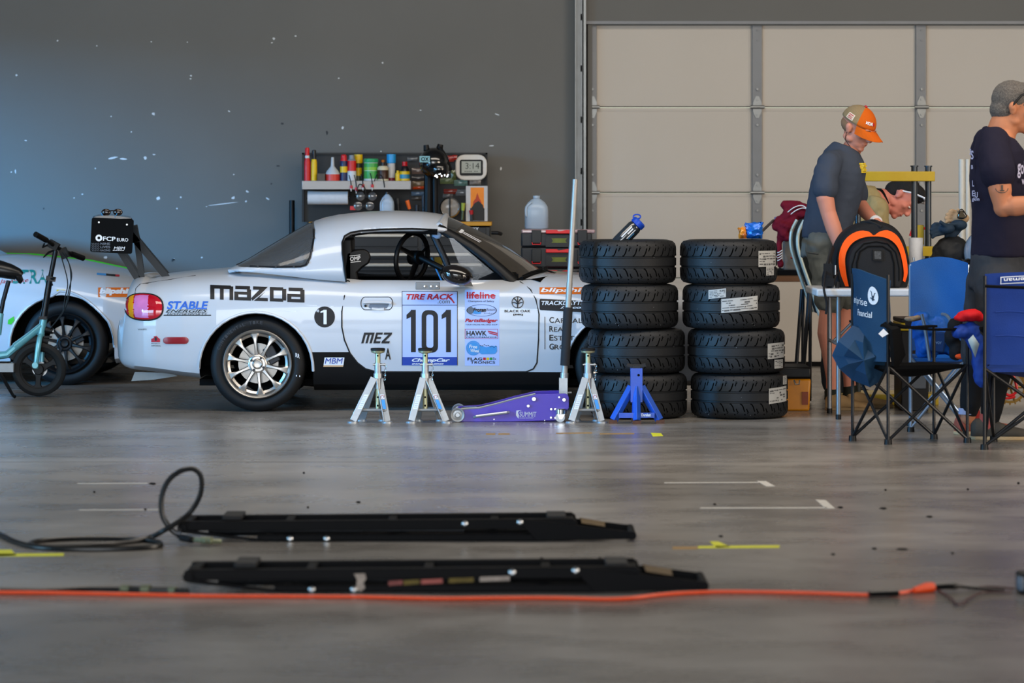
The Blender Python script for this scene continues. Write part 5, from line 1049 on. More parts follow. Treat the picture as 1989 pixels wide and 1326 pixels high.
# ---- tyres: one master with real ring grooves and black strips as cross-groove shade, copied eight times
def tread_tyre():
    R, W, ri = .295, .268, .192; h = W / 2; mb = MB()
    pr = [(ri, -h * .60), (ri + .01, -h * .72), (ri + .035, -h * .90), (R - .055, -h * .99), (R - .022, -h * .93), (R - .008, -h * .83), (R - .001, -h * .68)]
    for g in (-.22, .22): pr += [(R, g * h - .007), (R - .008, g * h - .004), (R - .008, g * h + .004), (R, g * h + .007)]
    pr += [(R - .001, h * .68), (R - .008, h * .83), (R - .022, h * .93), (R - .055, h * .99), (ri + .035, h * .90), (ri + .01, h * .72), (ri, h * .60), (R - .03, h * .5), (R - .02, 0), (R - .03, -h * .5)]
    mb.lathe(pr, (0, 0, h), (0, 0, 1), 110, cap=False, closed=True)
    def rad(z):
        t = abs(z) / h
        return interp([(0, R), (.68, R - .001), (.83, R - .008), (.93, R - .022), (.99, R - .055)], t)
    mb.m(1); N = 30
    def rib(path, wd):
        P = []
        for a, z in path: r = rad(z) + .0008; P.append((a, z, r))
        for (a0, z0, r0), (a1, z1, r1) in zip(P[:-1], P[1:]):
            L = math.hypot((a1 - a0) * R, z1 - z0) or 1e-6; da = -(z1 - z0) / L * wd / R; dz = (a1 - a0) * R / L * wd
            q = []
            for a, z, r, sg in ((a0, z0, r0, 1), (a1, z1, r1, 1), (a1, z1, r1, -1), (a0, z0, r0, -1)):
                aa = a + sg * da / 2; zz = z + sg * dz / 2; q.append(Vector((math.cos(aa) * r, math.sin(aa) * r, zz + h)))
            mb.poly(q)
    for k in range(N):
        a = 2 * PI * k / N
        rib([(a, h * .29), (a + .03, h * .30), (a + .06, h * .42), (a + .085, h * .60), (a + .10, h * .78), (a + .105, h * .92)], .0068)
        rib([(a + .13, h * .50), (a + .15, h * .62), (a + .155, h * .72)], .0058); rib([(a + .15, h * .62), (a + .175, h * .66), (a + .185, h * .85)], .003)
        rib([(a + .02, -h * .29), (a + .05, -h * .30), (a + .085, -h * .42), (a + .11, -h * .60), (a + .125, -h * .78), (a + .13, -h * .92)], .0068)
        rib([(a + .155, -h * .50), (a + .175, -h * .62), (a + .18, -h * .72)], .0058); rib([(a + .175, -h * .62), (a + .20, -h * .66), (a + .21, -h * .85)], .0045)
    mb.m(2)
    for k in range(14):
        a = random.uniform(0, 2 * PI); z = random.uniform(-h * .8, h * .8); r = rad(z) + .001; s = random.uniform(.0012, .0028)
        mb.poly([Vector((math.cos(a + dx / R) * r, math.sin(a + dx / R) * r, z + dz + h)) for dx, dz in ((-s, -s), (s, -s * .6), (s * .7, s), (-s * .8, s * .7))])
    return mb
TREAD = mat('tyre_tread', '18191b', .55, var=.2, scale=7, bump=.10, bscale=150, spec=.45)
TT = tread_tyre().build('tyre', [TREAD, mat('painted_groove_shade', '020202', 1, spec=.05), mat('tread_grit', '8a8c8e', .8)], None, smooth=30, org=(0, 0, 0))
TH = .268; PAPER = mat('paper_label', 'b5b3ae', .7, var=.08, scale=20)
spots = [  # pixel centre, level, rotation, label
    (1240, 0, .3, 'lowest tyre of the left stack, behind the blue jack stand'), (1236, 1, 1.1, 'tyre second from the floor in the left stack'), (1223, 2, 2.2, 'tyre second from the top in the left stack'), (1219, 3, .8, 'topmost tyre of the left stack, blue bottle on it'),
    (1436, 0, 1.7, 'lowest tyre of the right stack, white labels at its right edge'), (1430, 1, .2, 'tyre second from floor in the right stack, two labels at its edge'), (1420, 2, 2.9, 'tyre second from top in the right stack, two labels on its front'), (1415, 3, 1.3, 'topmost tyre of the right stack with large label near its edge')]
TYR = []
for i, (px, lv_, rz, lb) in enumerate(spots):
    o = TT if i == 0 else TT.copy()
    if i: COL.objects.link(o)
    Yt = 18.76 + (.0, .01, -.01, .0)[lv_]; o.location = (X(px, Yt), Yt, lv_ * (TH + .001)); o.rotation_euler = (0, 0, rz + PI * (lv_ % 2) * 0); tag(o, lb, 'tyre', 'stacked racing tyres'); TYR.append(o); ORG[o.name] = Vector((0, 0, 0))
def tyre_label(o, px0, px1, py0, py1, tilt=0):
    """paper sticker wrapped on the tread"""
    R = .2965; cx, cy = o.location.x, o.location.y; q = MB()
    def fn(a, b, off=0):
        x = X(a, cy - .2); x = max(-.999, min(.999, (x - cx) / R)) * R; return Vector((cx + x * (1 + off / R), cy - math.sqrt(max(0, R * R - x * x)) - off, Z(b + (a - px0) * tilt, cy - .22)))
    grid_patch(q, fn, px0, px1, py0, py1, 10, 2); q.m(1); f2 = lambda a, b: fn(a, b, .0008); rnd = random.Random(px0); w_ = px1 - px0; h_ = py1 - py0
    for r in range(5):
        x = px0 + 2
        while x < px1 - 3:
            l = rnd.uniform(1.5, w_ * .22); 
            if rnd.random() < .75: grid_patch(q, f2, x, min(x + l, px1 - 1.5), py0 + h_ * (.14 + r * .165), py0 + h_ * (.14 + r * .165) + h_ * rnd.choice((.05, .07, .11)), 2, 1)
            x += l + 1.2
    ob = q.build('label', [PAPER, mat('label_print', '5b5a58', .8)], None, smooth=0, org=o.location)
    ob.parent = o; ob.matrix_parent_inverse = Matrix.LocRotScale(o.location, o.rotation_euler, None).inverted(); ob.location = o.location
for a in ((TYR[7], 1472, 1509, 487, 518, 0), (TYR[7], 1488, 1505, 518, 535, 0), (TYR[6], 1375, 1408, 563, 580, -.12), (TYR[6], 1399, 1470, 580, 607, -.09), (TYR[5], 1490, 1526, 667, 697, -.04), (TYR[5], 1504, 1523, 699, 716, 0), (TYR[4], 1492, 1530, 754, 784, -.08), (TYR[4], 1522, 1531, 731, 748, 0)): tyre_label(*a)
# water bottle lying in the top tyre
bt = thing('water_bottle', 'clear water bottle with blue screw lid leaning out of the left tyre stack', 'bottle', at(1222, 458, 18.7)); BY2 = 18.7
a, b = at(1203, 470, BY2), at(1236, 437, BY2); ax = (b - a).normalized(); q = MB(); q.lathe([(.0, -.02), (.043, -.02), (.0445, 0), (.0445, .125), (.040, .14), (.032, .146)], a, ax, 28); q.build('bottle_body', mat('smoky_tritan', '39424a', .08, trans=.5, coat=1, var=.3, scale=10), bt)
q = MB(); q.lathe([(.036, .142), (.0435, .146), (.0435, .172), (.036, .180), (.014, .182), (.0, .176)], a, ax, 28); q.build('lid', BLUE, bt); q = MB(); u, v = basis(ax); c = a + ax * .20 + Vector((-.035, 0, .012)); q.tube([c + Vector((.022 * math.cos(t), 0, .014 * math.sin(t))) for t in [2 * PI * k / 18 for k in range(18)]], .0045, 6, closed=True); q.tube([c + Vector((.015, 0, -.01)), a + ax * .16 + Vector((-.02, -.02, .02))], .006, 6); q.build('lid_loop', BLUE, bt)
q = MB(); pr = Vector((0, -1, 0)); sd = ax.cross(pr).normalized()
for (s0, s1, t0, t1, mi) in ((.03, .12, -.018, -.010, 0), (.045, .12, .012, .018, 0), (.07, .115, -.004, .004, 0), (.05, .10, .022, .026, 1)):
    q.m(mi); q.poly([a + ax * s + sd * t - Vector((0, math.sqrt(.0451 ** 2 - t * t) + .0004, 0)) for s, t in ((s0, t0), (s1, t0), (s1, t1), (s0, t1))])
q.build('bottle_marking', [DWHITE, DSKY], bt)
# ------------------------------------------------------------------ soft things: volumes fused and smoothed into one skin
_TX = {}
def soft(mb, name, m_, parent=None, vox=.012, it=6, disp=0, dsize=.08, org=None, bev=0):
    o = mb.build(name, m_, parent, smooth=0, org=org)
    r = o.modifiers.new('fuse', 'REMESH'); r.mode = 'VOXEL'; r.voxel_size = vox; r.use_smooth_shade = True
    if it: s = o.modifiers.new('relax', 'SMOOTH'); s.factor = .5; s.iterations = it
    if disp:
        k = round(dsize, 3)
        if k not in _TX: t = bpy.data.textures.new('folds', 'CLOUDS'); t.noise_scale = dsize; t.noise_depth = 2; _TX[k] = t
        d = o.modifiers.new('folds', 'DISPLACE'); d.texture = _TX[k]; d.strength = disp; d.mid_level = .5; d.texture_coords = 'LOCAL'
    return o
def limb(mb, pts, seg=16):
    """pts: (point, radius) or (point, radius, flatness) capsule chain"""
    for p in pts: r = p[1]; mb.ell(p[0], (r, r, r), 16, 10)
    mb.tube([p[0] for p in pts], [p[1] for p in pts], seg)
def fabric(name, c, **k): return mat(name, c, k.pop('r', .85), bump=k.pop('bump', .2), bscale=k.pop('bs', 220), var=k.pop('var', .08), scale=k.pop('scale', 6), spec=.25, **k)
# ---- folding table
TY0, TY1, TZ = 18.42, 19.12, .785
tb = thing('folding_table', 'long white folding table with grey steel legs, carrying the orange and black bag', 'table', (X(1880, 18.8), 18.8, 0))
q = MB(); q.span((X(1586, TY0), TY0, TZ - .046), (X(2170, TY0), TY1, TZ)); q.build('tabletop', mat('grey_white_hdpe', 'b9bcc0', .45, bump=.05), tb, bevel=.012, bseg=3)
LEGM = mat('grey_leg_paint', '6f7276', .35, .6)
for px in (1632, 2110):
    for yy in (TY0 + .1, TY1 - .08):
        q = MB(); q.tube([(X(px, TY0), yy, TZ - .05), (X(px, TY0), yy, .0)], .0145, 12); lg = q.build('leg', LEGM, tb); q = MB(); q.cyl((X(px, TY0), yy, 0), (X(px, TY0), yy, .03), .017, seg=12); q.build('foot_cap', BLACK, lg)
    q = MB(); q.tube([(X(px, TY0), TY0 + .1, .45), (X(px, TY0), TY1 - .08, .45)], .011, 8); q.tube([(X(px, TY0), TY0 + .1, TZ - .06), (X(px, TY0), TY1 - .08, TZ - .06)], .011, 8); q.tube([(X(px, TY0), 18.77, .46), (X(px + 90, TY0), 18.77, TZ - .05)], .009, 8); q.build('leg_brace', LEGM, tb)
# ---- orange and black bag
GY = 18.62; BAGK = fabric('bag_black_nylon', '17181b', r=.7); BAGO = fabric('bag_orange_nylon', 'f0560c', r=.65)
bg = thing('gear_bag', 'large black domed gear bag with a bright orange arch, standing on the white table', 'bag', (X(1695, GY), GY + .1, TZ))
def dome(pts, sc=1.0, c=(1696, 500)): return [(c[0] + (a - c[0]) * sc, c[1] + (b - c[1]) * sc) for a, b in pts]
OUT = [(1630, 562), (1623, 530), (1622, 500), (1628, 474), (1642, 452), (1664, 437), (1690, 431), (1715, 431), (1738, 441), (1754, 460), (1763, 485), (1768, 515), (1767, 540), (1762, 562)]
def ring(pts, Y, dz=0): return [Vector((X(a, GY), Y, max(TZ + .001, Z(b, GY)))) for a, b in pts]
q = MB(); SO = [(p.x, p.y) for p in smooth_pts([Vector((a, b, 0)) for a, b in OUT], 3)]
q.rings([ring(dome(SO, .93, (1696, 520)), GY), ring(SO, GY + .03), ring(SO, GY + .24), ring(dome(SO, .9, (1696, 520)), GY + .28)]); q.build('main_body', BAGK, bg, smooth=50)
OO = [(1642, 556), (1632, 530), (1629, 500), (1636, 474), (1650, 457), (1670, 448), (1688, 450), (1697, 457), (1708, 450), (1724, 447), (1742, 457), (1754, 478), (1761, 505), (1763, 530), (1758, 548)]
OI = [(1648, 556), (1643, 530), (1641, 502), (1646, 484), (1656, 471), (1670, 463), (1684, 459.5), (1697, 459), (1710, 459.5), (1724, 463), (1737, 472), (1746, 486), (1752, 508), (1755, 530), (1753, 545)]
a = smooth_pts([Vector((u, v, 0)) for u, v in OO], 3); b = smooth_pts([Vector((u, v, 0)) for u, v in OI], 3); q = MB()
for k in range(len(a) - 1):
    f = lambda p, d: Vector((X(p.x, GY), GY - d, Z(p.y, GY)))
    v = [f(a[k], .004), f(a[k + 1], .004), f(b[k + 1], .016), f(b[k], .016), f(a[k], -.03), f(a[k + 1], -.03)]; q.poly(v[:4]); q.poly([v[0], v[4], v[5], v[1]])
q.build('orange_arch', BAGO, bg, smooth=50)
PK = [(p.x, p.y) for p in smooth_pts([Vector((a, b, 0)) for a, b in [(1650, 558), (1646, 530), (1644, 505), (1650, 485), (1662, 472), (1680, 464), (1700, 462), (1720, 466), (1737, 477), (1747, 495), (1752, 520), (1752, 545), (1748, 558)]], 3)]
q = MB(); q.rings([ring(dome(PK, .8, (1698, 530)), GY - .055), ring(dome(PK, .93, (1698, 530)), GY - .05), ring(PK, GY - .012), ring(PK, GY + .02)]); pk = q.build('front_pocket', BAGK, bg, smooth=40)
q = MB(); P3 = [(1663, 556), (1662, 510), (1668, 488), (1684, 478), (1712, 478), (1728, 488), (1734, 510), (1735, 556)]; q.tube([Vector((X(a, GY), GY - .056, Z(b, GY))) for a, b in P3], .005, 6); q.tube([Vector((X(a, GY), GY - .054, Z(b, GY))) for a, b in ((1652, 545), (1653, 515), (1660, 490), (1676, 473), (1700, 469), (1722, 473), (1738, 490), (1744, 520), (1744, 545))], .004, 6); q.build('zip', MATTE, pk)
q = MB(); q.prism(rrect(1693, 1712, 484, 505, 2), lambda p: Vector((X(p[0], GY), GY - .064, Z(p[1], GY))), lambda p: Vector((X(p[0], GY), GY - .055, Z(p[1], GY)))); q.m(1).prism(rrect(1696, 1709, 487, 502, 1), lambda p: Vector((X(p[0], GY), GY - .066, Z(p[1], GY))), lambda p: Vector((X(p[0], GY), GY - .063, Z(p[1], GY)))); q.build('badge', [BLACK, mat('badge_foil', '55575a', .25, .6, var=.4, scale=90)], pk)
q = MB(); q.tube(smooth_pts([at(1676, 440, GY + .1), at(1686, 430, GY + .1), at(1700, 429, GY + .1), at(1716, 437, GY + .1)], 5), .012, 8, flat=.5); q.tube(smooth_pts([at(1672, 432, GY + .05), at(1690, 431, GY + .02), at(1712, 441, GY)], 4), .009, 6); q.build('carry_handle', BAGK, bg)
q = MB(); q.tube(smooth_pts([at(1617, 478, GY - .02), at(1609, 510, GY - .05), at(1604, 548, GY - .07), at(1612, 566, GY - .09), at(1618, 548, GY - .06), at(1624, 530, GY - .01)], 6), .016, 8, flat=.45)
q.tube(smooth_pts([at(1620, 482, GY - .01), at(1606, 520, GY - .04), at(1600, 556, GY - .22), at(1606, 590, GY - .23), at(1604, 610, GY - .23)], 6), .007, 6); q.tube(smooth_pts([at(1612, 500, GY - .03), at(1600, 545, GY - .05), at(1622, 566, GY - .08), at(1628, 548, GY - .06)], 6), .012, 6); q.box(at(1608, 528, GY - .06), (.05, .03, .1)); q.box(at(1608, 548, GY - .07), (.07, .04, .05))
q.build('shoulder_strap', BAGK, bg); q = MB(); q.tube([at(1623, 515, GY - .03), at(1623, 534, GY - .03)], .006, 6); q.tube([at(1669, 523, GY - .05), at(1669, 532, GY - .05)], .005, 6); q.tube([at(1774, 500, GY), at(1776, 510, GY)], .007, 6); q.build('zip_pull', STEEL, bg)
# ---- things on the table
bottle_top = TZ + .001
def stand_on(name, label, cat, px, y0, rad, Y, mats, prof, grp=None):
    c = Vector((X(px, Y), Y, bottle_top)); H = Z(y0, Y) - bottle_top; q = MB(); prev = 0
    q.lathe([(r * rad, h * H) for r, h in prof], c, (0, 0, 1), 30); o = q.build(name, mats); tag(o, label, cat, grp); return o
stand_on('paper_towel_roll', 'white paper towel roll standing on the table right of the orange bag', 'paper towel', 1779, 461.5, .043, 18.98, mat('paper_towel', 'c6c8cc'), [(1, 0), (1, .998), (.4, 1), (.38, .96), (0, .96)])
q = MB(); c = at(1848, 495, 18.92); q.ell(c + Vector((0, 0, -.01)), (.125, .13, .13), 22, 14); q.ell(c + Vector((-.03, 0, -.06)), (.11, .13, .09), 18, 10); q.ell(c + Vector((.05, 0, -.06)), (.09, .12, .09), 18, 10)
for v in q.bm.verts: v.co.z = max(v.co.z, TZ + .012)
BGK = soft(q, 'duffel_bag', fabric('duffel_black', '1b1c1e', r=.6), disp=.03, dsize=.06); tag(BGK, 'black soft bag behind the blue chair, gloves lying on top of it', 'bag')
GLV = fabric('glove_navy', '17293a', r=.7); GTAN = fabric('glove_tan', '9c8163', r=.8)
for i, (cx, cy, dy, m_, lb, ang) in enumerate(((1838, 444, 0, GLV, 'dark blue work glove on top of the black bag, fingers pointing left', PI), (1862, 437, .05, GLV, 'dark blue work glove draped over the right side of the black bag', PI * 1.22), (1866, 424, .1, GTAN, 'tan work glove on the very top of the glove pile', PI * .9))):
    q = MB(); c = at(cx, cy, 18.86 + dy); d = Vector((math.cos(ang), 0, math.sin(ang))); n = Vector((-d.z, 0, d.x)); q.ell(c, (.055, .045, .035), 14, 8)
    for k in range(4): o_ = n * (.028 - k * .018); limb(q, [(c + o_ + d * .02, .014), (c + o_ * 1.2 + d * .07 + Vector((0, -.012, -.004)), .013), (c + o_ * 1.3 + d * (.10 - .01 * abs(k - 1.5)) + Vector((0, -.014, -.016)), .011)], 8)
    limb(q, [(c - n * .01 + Vector((0, -.03, 0)), .014), (c - n * .05 + d * .04 + Vector((0, -.05, -.01)), .012)], 8); g = soft(q, 'work_glove', m_, vox=.006, it=3); tag(g, lb, 'glove')
q = MB(); c = at(1868, 413, 18.9); q.prism([(1858, 424), (1863, 408), (1868, 404), (1872, 408), (1880, 420), (1872, 426)], lambda p: at(p[0], p[1], 18.88), lambda p: at(p[0], p[1], 18.93)); tag(q.build('respirator', mat('gloss_black', '120d0c'), bevel=.01), 'small glossy black visor standing on the glove pile', 'visor')
q = MB(); c = at(1906, 490, 18.72); q.ell(c, (.105, .13, .13), 26, 16); q.m(1); q.tube(smooth_pts([c + Vector((-.06, -.07, -.12)), c + Vector((0, -.12, -.07)), c + Vector((.09, -.1, -.01))], 5), .018, 8); q.cyl(c + Vector((-.02, -.12, -.06)), c + Vector((-.02, -.145, -.06)), .025, seg=16)
tag(q.build('racing_helmet', [mat('silver_helmet', '9aa6b4', .15, .4, coat=1), BLACK]), 'silver racing helmet on the table, half hidden behind the man in the navy shirt', 'helmet')
q = MB(); c = at(1885, 510, 18.58)
for k in range(9): q.tube(smooth_pts([c + Vector((random.uniform(-.08, .06), random.uniform(-.04, .04), random.uniform(-.1, .02))) for _ in range(4)], 4), .008, 6)
for v in q.bm.verts: v.co.z = max(v.co.z, TZ + .005)
tag(q.build('harness_straps', BLACK), 'tangle of black straps on the table under the silver helmet', 'straps')
# ---- hydraulic press
HY = 19.95; YP = mat('press_yellow', 'a98e06', .38, var=.05, coat=.3); PP = mat('press_pole', '3a4046', .32, .5)
pr = thing('shop_press', 'yellow and black hydraulic shop press behind the table, its top beam over the bending man', 'press', (X(1722, HY), HY, 0))
q = MB(); q.span((X(1632, HY), HY - .08, Z(352, HY)), (X(1813, HY), HY + .08, Z(333, HY))); q.build('top_beam', YP, pr, bevel=.004)
for px, dy in ((1776, -.05), (1803, .05), (1640, -.05), (1666, .05)):
    q = MB(); q.cyl((X(px, HY + dy), HY + dy, .05), (X(px, HY + dy), HY + dy, Z(323, HY)), .0205, seg=20); q.cyl((X(px, HY + dy), HY + dy, Z(324, HY)), (X(px, HY + dy), HY + dy, Z(321.5, HY)), .026, seg=20); q.build('column', PP, pr)
q = MB(); q.span((X(1632, HY), HY - .09, Z(497, HY)), (X(1815, HY), HY + .07, Z(478, HY))); q.build('bed_beam', YP, pr, bevel=.003)
q = MB(); q.span((X(1632, HY), HY - .2, Z(787, HY - .2) if False else .0), (X(1815, HY), HY + .2, .07)); q.build('base', YP, pr, bevel=.004)
q = MB(); q.span((X(1784, HY), HY + .08, Z(476, HY)), (X(1798, HY), HY + .14, Z(437, HY))); q.build('pump_body', YP, pr, bevel=.006); q = MB(); q.tube([at(1768, 458, HY + .12), at(1772, 446, HY + .12), at(1780, 443.5, HY + .12), at(1831, 443, HY + .12)], .009, 8); q.build('red_hose', RED, pr)
# pale posts behind
for px, w_, lb in ((1868, 6, 'pale vertical tube by the overhead door, left one of the pair'), (1880, 5, 'pale vertical tube beside the navy shirt, right one of the pair')):
    q = MB(); q.cyl((X(px, 21.6), 21.6, 0), (X(px, 21.6), 21.6, Z(309, 21.6)), w_ * .0036, seg=16); tag(q.build('plastic_tube', mat('pale_pvc', 'bdbbb2', .4)), lb, 'tube', None)
# ---- case under the table
q = MB(); q.span((X(1750, 19.25), 19.22, .0), (X(1802, 19.25), 19.6, .50)); q.m(1); q.span((X(1748, 19.25), 19.215, .50), (X(1804, 19.25), 19.605, .55)); q.m(0); q.span((X(1748, 19.25), 19.21, .55), (X(1804, 19.25), 19.61, .575)); q.m(2); q.span((X(1764, 19.25), 19.205, .14), (X(1797, 19.25), 19.215, .26))
tag(q.build('equipment_case', [BLACK, YP, mat('case_label_grey', '4a5058', .4)], bevel=.006), 'black equipment case with a yellow rim standing under the table', 'case')
# ---- yellow tool box on the floor
q = MB(); tx = thing('tool_box', 'amber yellow tool box with black lid on the floor beside the right tyre stack', 'tool box', (X(1545, 19.3), 19.45, 0))
q.rings([[Vector((x, y, z)) for x, y in ((X(1512 + e, 19.2), 19.22), (X(1576 - e, 19.2), 19.22), (X(1576 - e, 19.2), 19.6), (X(1512 + e, 19.2), 19.6))] for z, e in ((0, 3), (.20, 0))]); q.build('box_body', mat('amber_plastic', 'c07a0c', .35), tx, bevel=.012)
q = MB(); q.span((X(1558, 19.2), 19.21, .04), (X(1570, 19.2), 19.222, .12)); q.build('recess_panel', mat('rust_orange', '7d3510', .5), tx); q = MB(); q.span((X(1510, 19.2), 19.21, .20), (X(1577, 19.2), 19.61, .275)); q.build('lid', BLACK, tx, bevel=.015)
q = MB(); q.tube([at(1542, 738, 19.2), at(1545, 746, 19.19), at(1552, 746, 19.19), at(1553, 738, 19.2)], .005, 6); q.build('latch', STEEL, tx)
# ---- bench behind the tyres, tote, jacket
q = MB(); BE = 21.3; q.span((X(1400, BE), BE, Z(547, BE)), (X(1640, BE), BE + .6, Z(534, BE))); q.m(1).span((X(1398, BE), BE - .01, Z(534, BE)), (X(1642, BE), BE + .61, Z(525, BE)))
q.m(0)
for px in (1410, 1630):
    for yy in (.05, .55): q.box((X(px, BE), BE + yy, Z(547, BE) / 2), (.06, .06, Z(547, BE)))
tag(q.build('wooden_bench', [mat('rough_timber', '8a5a33', .7, col2='4e321f', scale=4, stretch=(.3, 4, 4), bump=.1), MATTE], bevel=.003), 'timber bench with a black top behind the right tyre stack', 'bench')
BT2 = Z(525, BE) + .001
tt = thing('storage_tote', 'clear plastic storage tote with blue lid on the timber bench, half under the maroon jacket', 'tote', (X(1546, BE), BE + .25, BT2))
q = MB(); q.rings([[Vector((x, y, z)) for x, y in ((X(1521 + e, BE), BE + .04), (X(1590 - e, BE), BE + .04), (X(1590 - e, BE), BE + .46), (X(1521 + e, BE), BE + .46))] for z, e in ((BT2, 2), (Z(432, BE), 0))]); q.build('tote_body', glassy('cloudy_plastic', 'a9a8a6', .35, .15), tt, bevel=.01)
q = MB(); q.span((X(1515, BE), BE + .02, Z(432, BE)), (X(1594, BE), BE + .48, Z(422, BE))); q.build('tote_lid', BLUE, tt, bevel=.008)
for i, (x, y, w_, h_, c_, lb) in enumerate(((1549, 508, 42, 32, '3a3a4a', 'dark blue bundle inside the clear tote'), (1552, 484, 18, 12, 'd59a2a', 'small amber item inside the clear tote'), (1538, 455, 24, 30, '6a686a', 'grey bundle in the upper part of the clear tote'), (1536, 500, 14, 8, 'b02a2a', 'small red item inside the clear tote'))):
    q = MB(); q.ell(at(x, y, BE + .2 - .03 * i), (w_ / 2 * .0035, .08, h_ / 2 * .0035), 12, 8)
    for v in q.bm.verts: v.co.z = max(v.co.z, BT2 + .012)
    tag(q.build('packed_item', mat('packed_%d' % i, c_, .7, var=.3)), lb, 'bundle')
MAR = fabric('maroon_fleece', '6e0f26', r=.8, bump=.3)
jk2 = MB(); P = lambda a, b, d=0: at(a, b, BE - .02 + d)
limb(jk2, [(P(1524, 398), .030), (P(1545, 402), .045), (P(1570, 408), .042), (P(1580, 420), .05)]); limb(jk2, [(P(1560, 412), .042), (P(1530, 418), .045), (P(1512, 432), .035), (P(1506, 440), .025)])
limb(jk2, [(P(1518, 428), .03), (P(1520, 445, -.02), .035), (P(1526, 460, -.02), .03)]); limb(jk2, [(P(1532, 440, -.02), .02), (P(1540, 448, -.02), .018)]); limb(jk2, [(P(1515, 455), .024), (P(1512, 485), .022), (P(1516, 515), .018)]); limb(jk2, [(P(1540, 430, -.02), .04), (P(1525, 440, -.03), .035)])
JK = soft(jk2, 'jacket', MAR, vox=.009, it=5, disp=.03, dsize=.05); tag(JK, 'maroon jacket with white sleeve stripes thrown over the clear tote', 'jacket')
q = MB()
for k in range(4): q.tube([P(1506 + k * .4, 492 + k * 5, -.035), P(1513, 490 + k * 5, -.045), P(1519, 486 + k * 5, -.03)], .004, 5)
for dx in (0, 5): q.tube(smooth_pts([P(1530 + dx, 412 + dx, -.045), P(1542 + dx, 403 + dx, -.06), P(1556 + dx, 399 + dx, -.055), P(1566 + dx, 404 + dx, -.055), P(1570 + dx, 416 + dx, -.055)], 4), .004, 5)
s_ = q.build('sleeve_stripes', DWHITE, None, org=ORG[JK.name]); s_.parent = JK; s_.location = (0, 0, 0)
q = MB(); q.cyl(at(1473, 456, 19.0), at(1502, 428, 21.2), .009, seg=8); q.cyl(at(1473, 456, 19.0), at(1478, 451, 19.3), .014, seg=8); tag(q.build('thin_stick', BLACK), 'thin black stick leaning from the right tyre stack towards the maroon jacket', 'stick')
# snack bags on the tyres
def snack(px0, px1, y0, cols, label, Yb=18.92):
    q = MB(); zb = 4 * (TH + .001) + .001; W2 = (px1 - px0) / 2 * Yb / FPX; c = Vector((X((px0 + px1) / 2, Yb), Yb, zb)); H = Z(y0, Yb) - zb; rr = []
    for j in range(9):
        t = j / 8; row = []
        for i in range(16):
            a = 2 * PI * i / 16; th = .035 * math.sin(PI * min(1, t * 1.1 + .0)) ** .7 if t < .9 else .003; th = max(th, .004); wv = W2 * (1 - .12 * math.sin(PI * t)) + random.uniform(-.008, .008)
            row.append(c + Vector((math.cos(a) * wv, math.sin(a) * th + random.uniform(-.007, .007), H * t + random.uniform(-.008, .008) * (t > 0))))
        rr.append(row)
    q.rings(rr); tag(q.build('snack_bag', cols, smooth=40), label, 'bag')
snack(1434, 1450, 441, mat('foil_yellow', 'd8a410', .25, col2='c02a3a', scale=18), 'small yellow and red snack bag on top of the right tyre stack')
snack(1447, 1483, 433, mat('foil_blue', '1763c4', .22, .2, var=.25, scale=20, bump=.4, bscale=30), 'crumpled bright blue snack bag on top of the right tyre stack')
# reclining chair behind the man in the cap
rc = thing('reclining_chair', 'black padded folding recliner with pale frame tube behind the man in the orange cap', 'chair', at(1575, 760, 20.1)); RY = 20.0
q = MB(); L = [at(1562, 428, RY), at(1551, 452, RY), at(1550, 480, RY), at(1558, 510, RY), at(1570, 545, RY), at(1582, 580, RY), at(1592, 612, RY)]
Lw = smooth_pts(L, 5)
for dy in (0, .5): qq = MB(); qq.tube([p + Vector((0, dy, 0)) for p in Lw], .012, 8); qq.build('frame_tube', mat('pale_tube', 'a9b0a6', .4, .3), rc)
q.rings([[p + Vector((.014, .01, 0)), p + Vector((.014, .49, 0)), p + Vector((.05, .49, .01)), p + Vector((.05, .01, .01))] for p in Lw]); q.build('sling', fabric('sling_black', '1a1f20'), rc)
for dy in (0, .5):
    q = MB(); q.tube([at(1572, 566, RY) + Vector((0, dy, 0)), Vector((X(1556, RY), RY + dy, .01))], .013, 8); q.tube([at(1574, 566, RY) + Vector((0, dy, 0)), Vector((X(1573, RY), RY + dy, .01))], .011, 8); q.build('leg', DARKMETAL, rc)
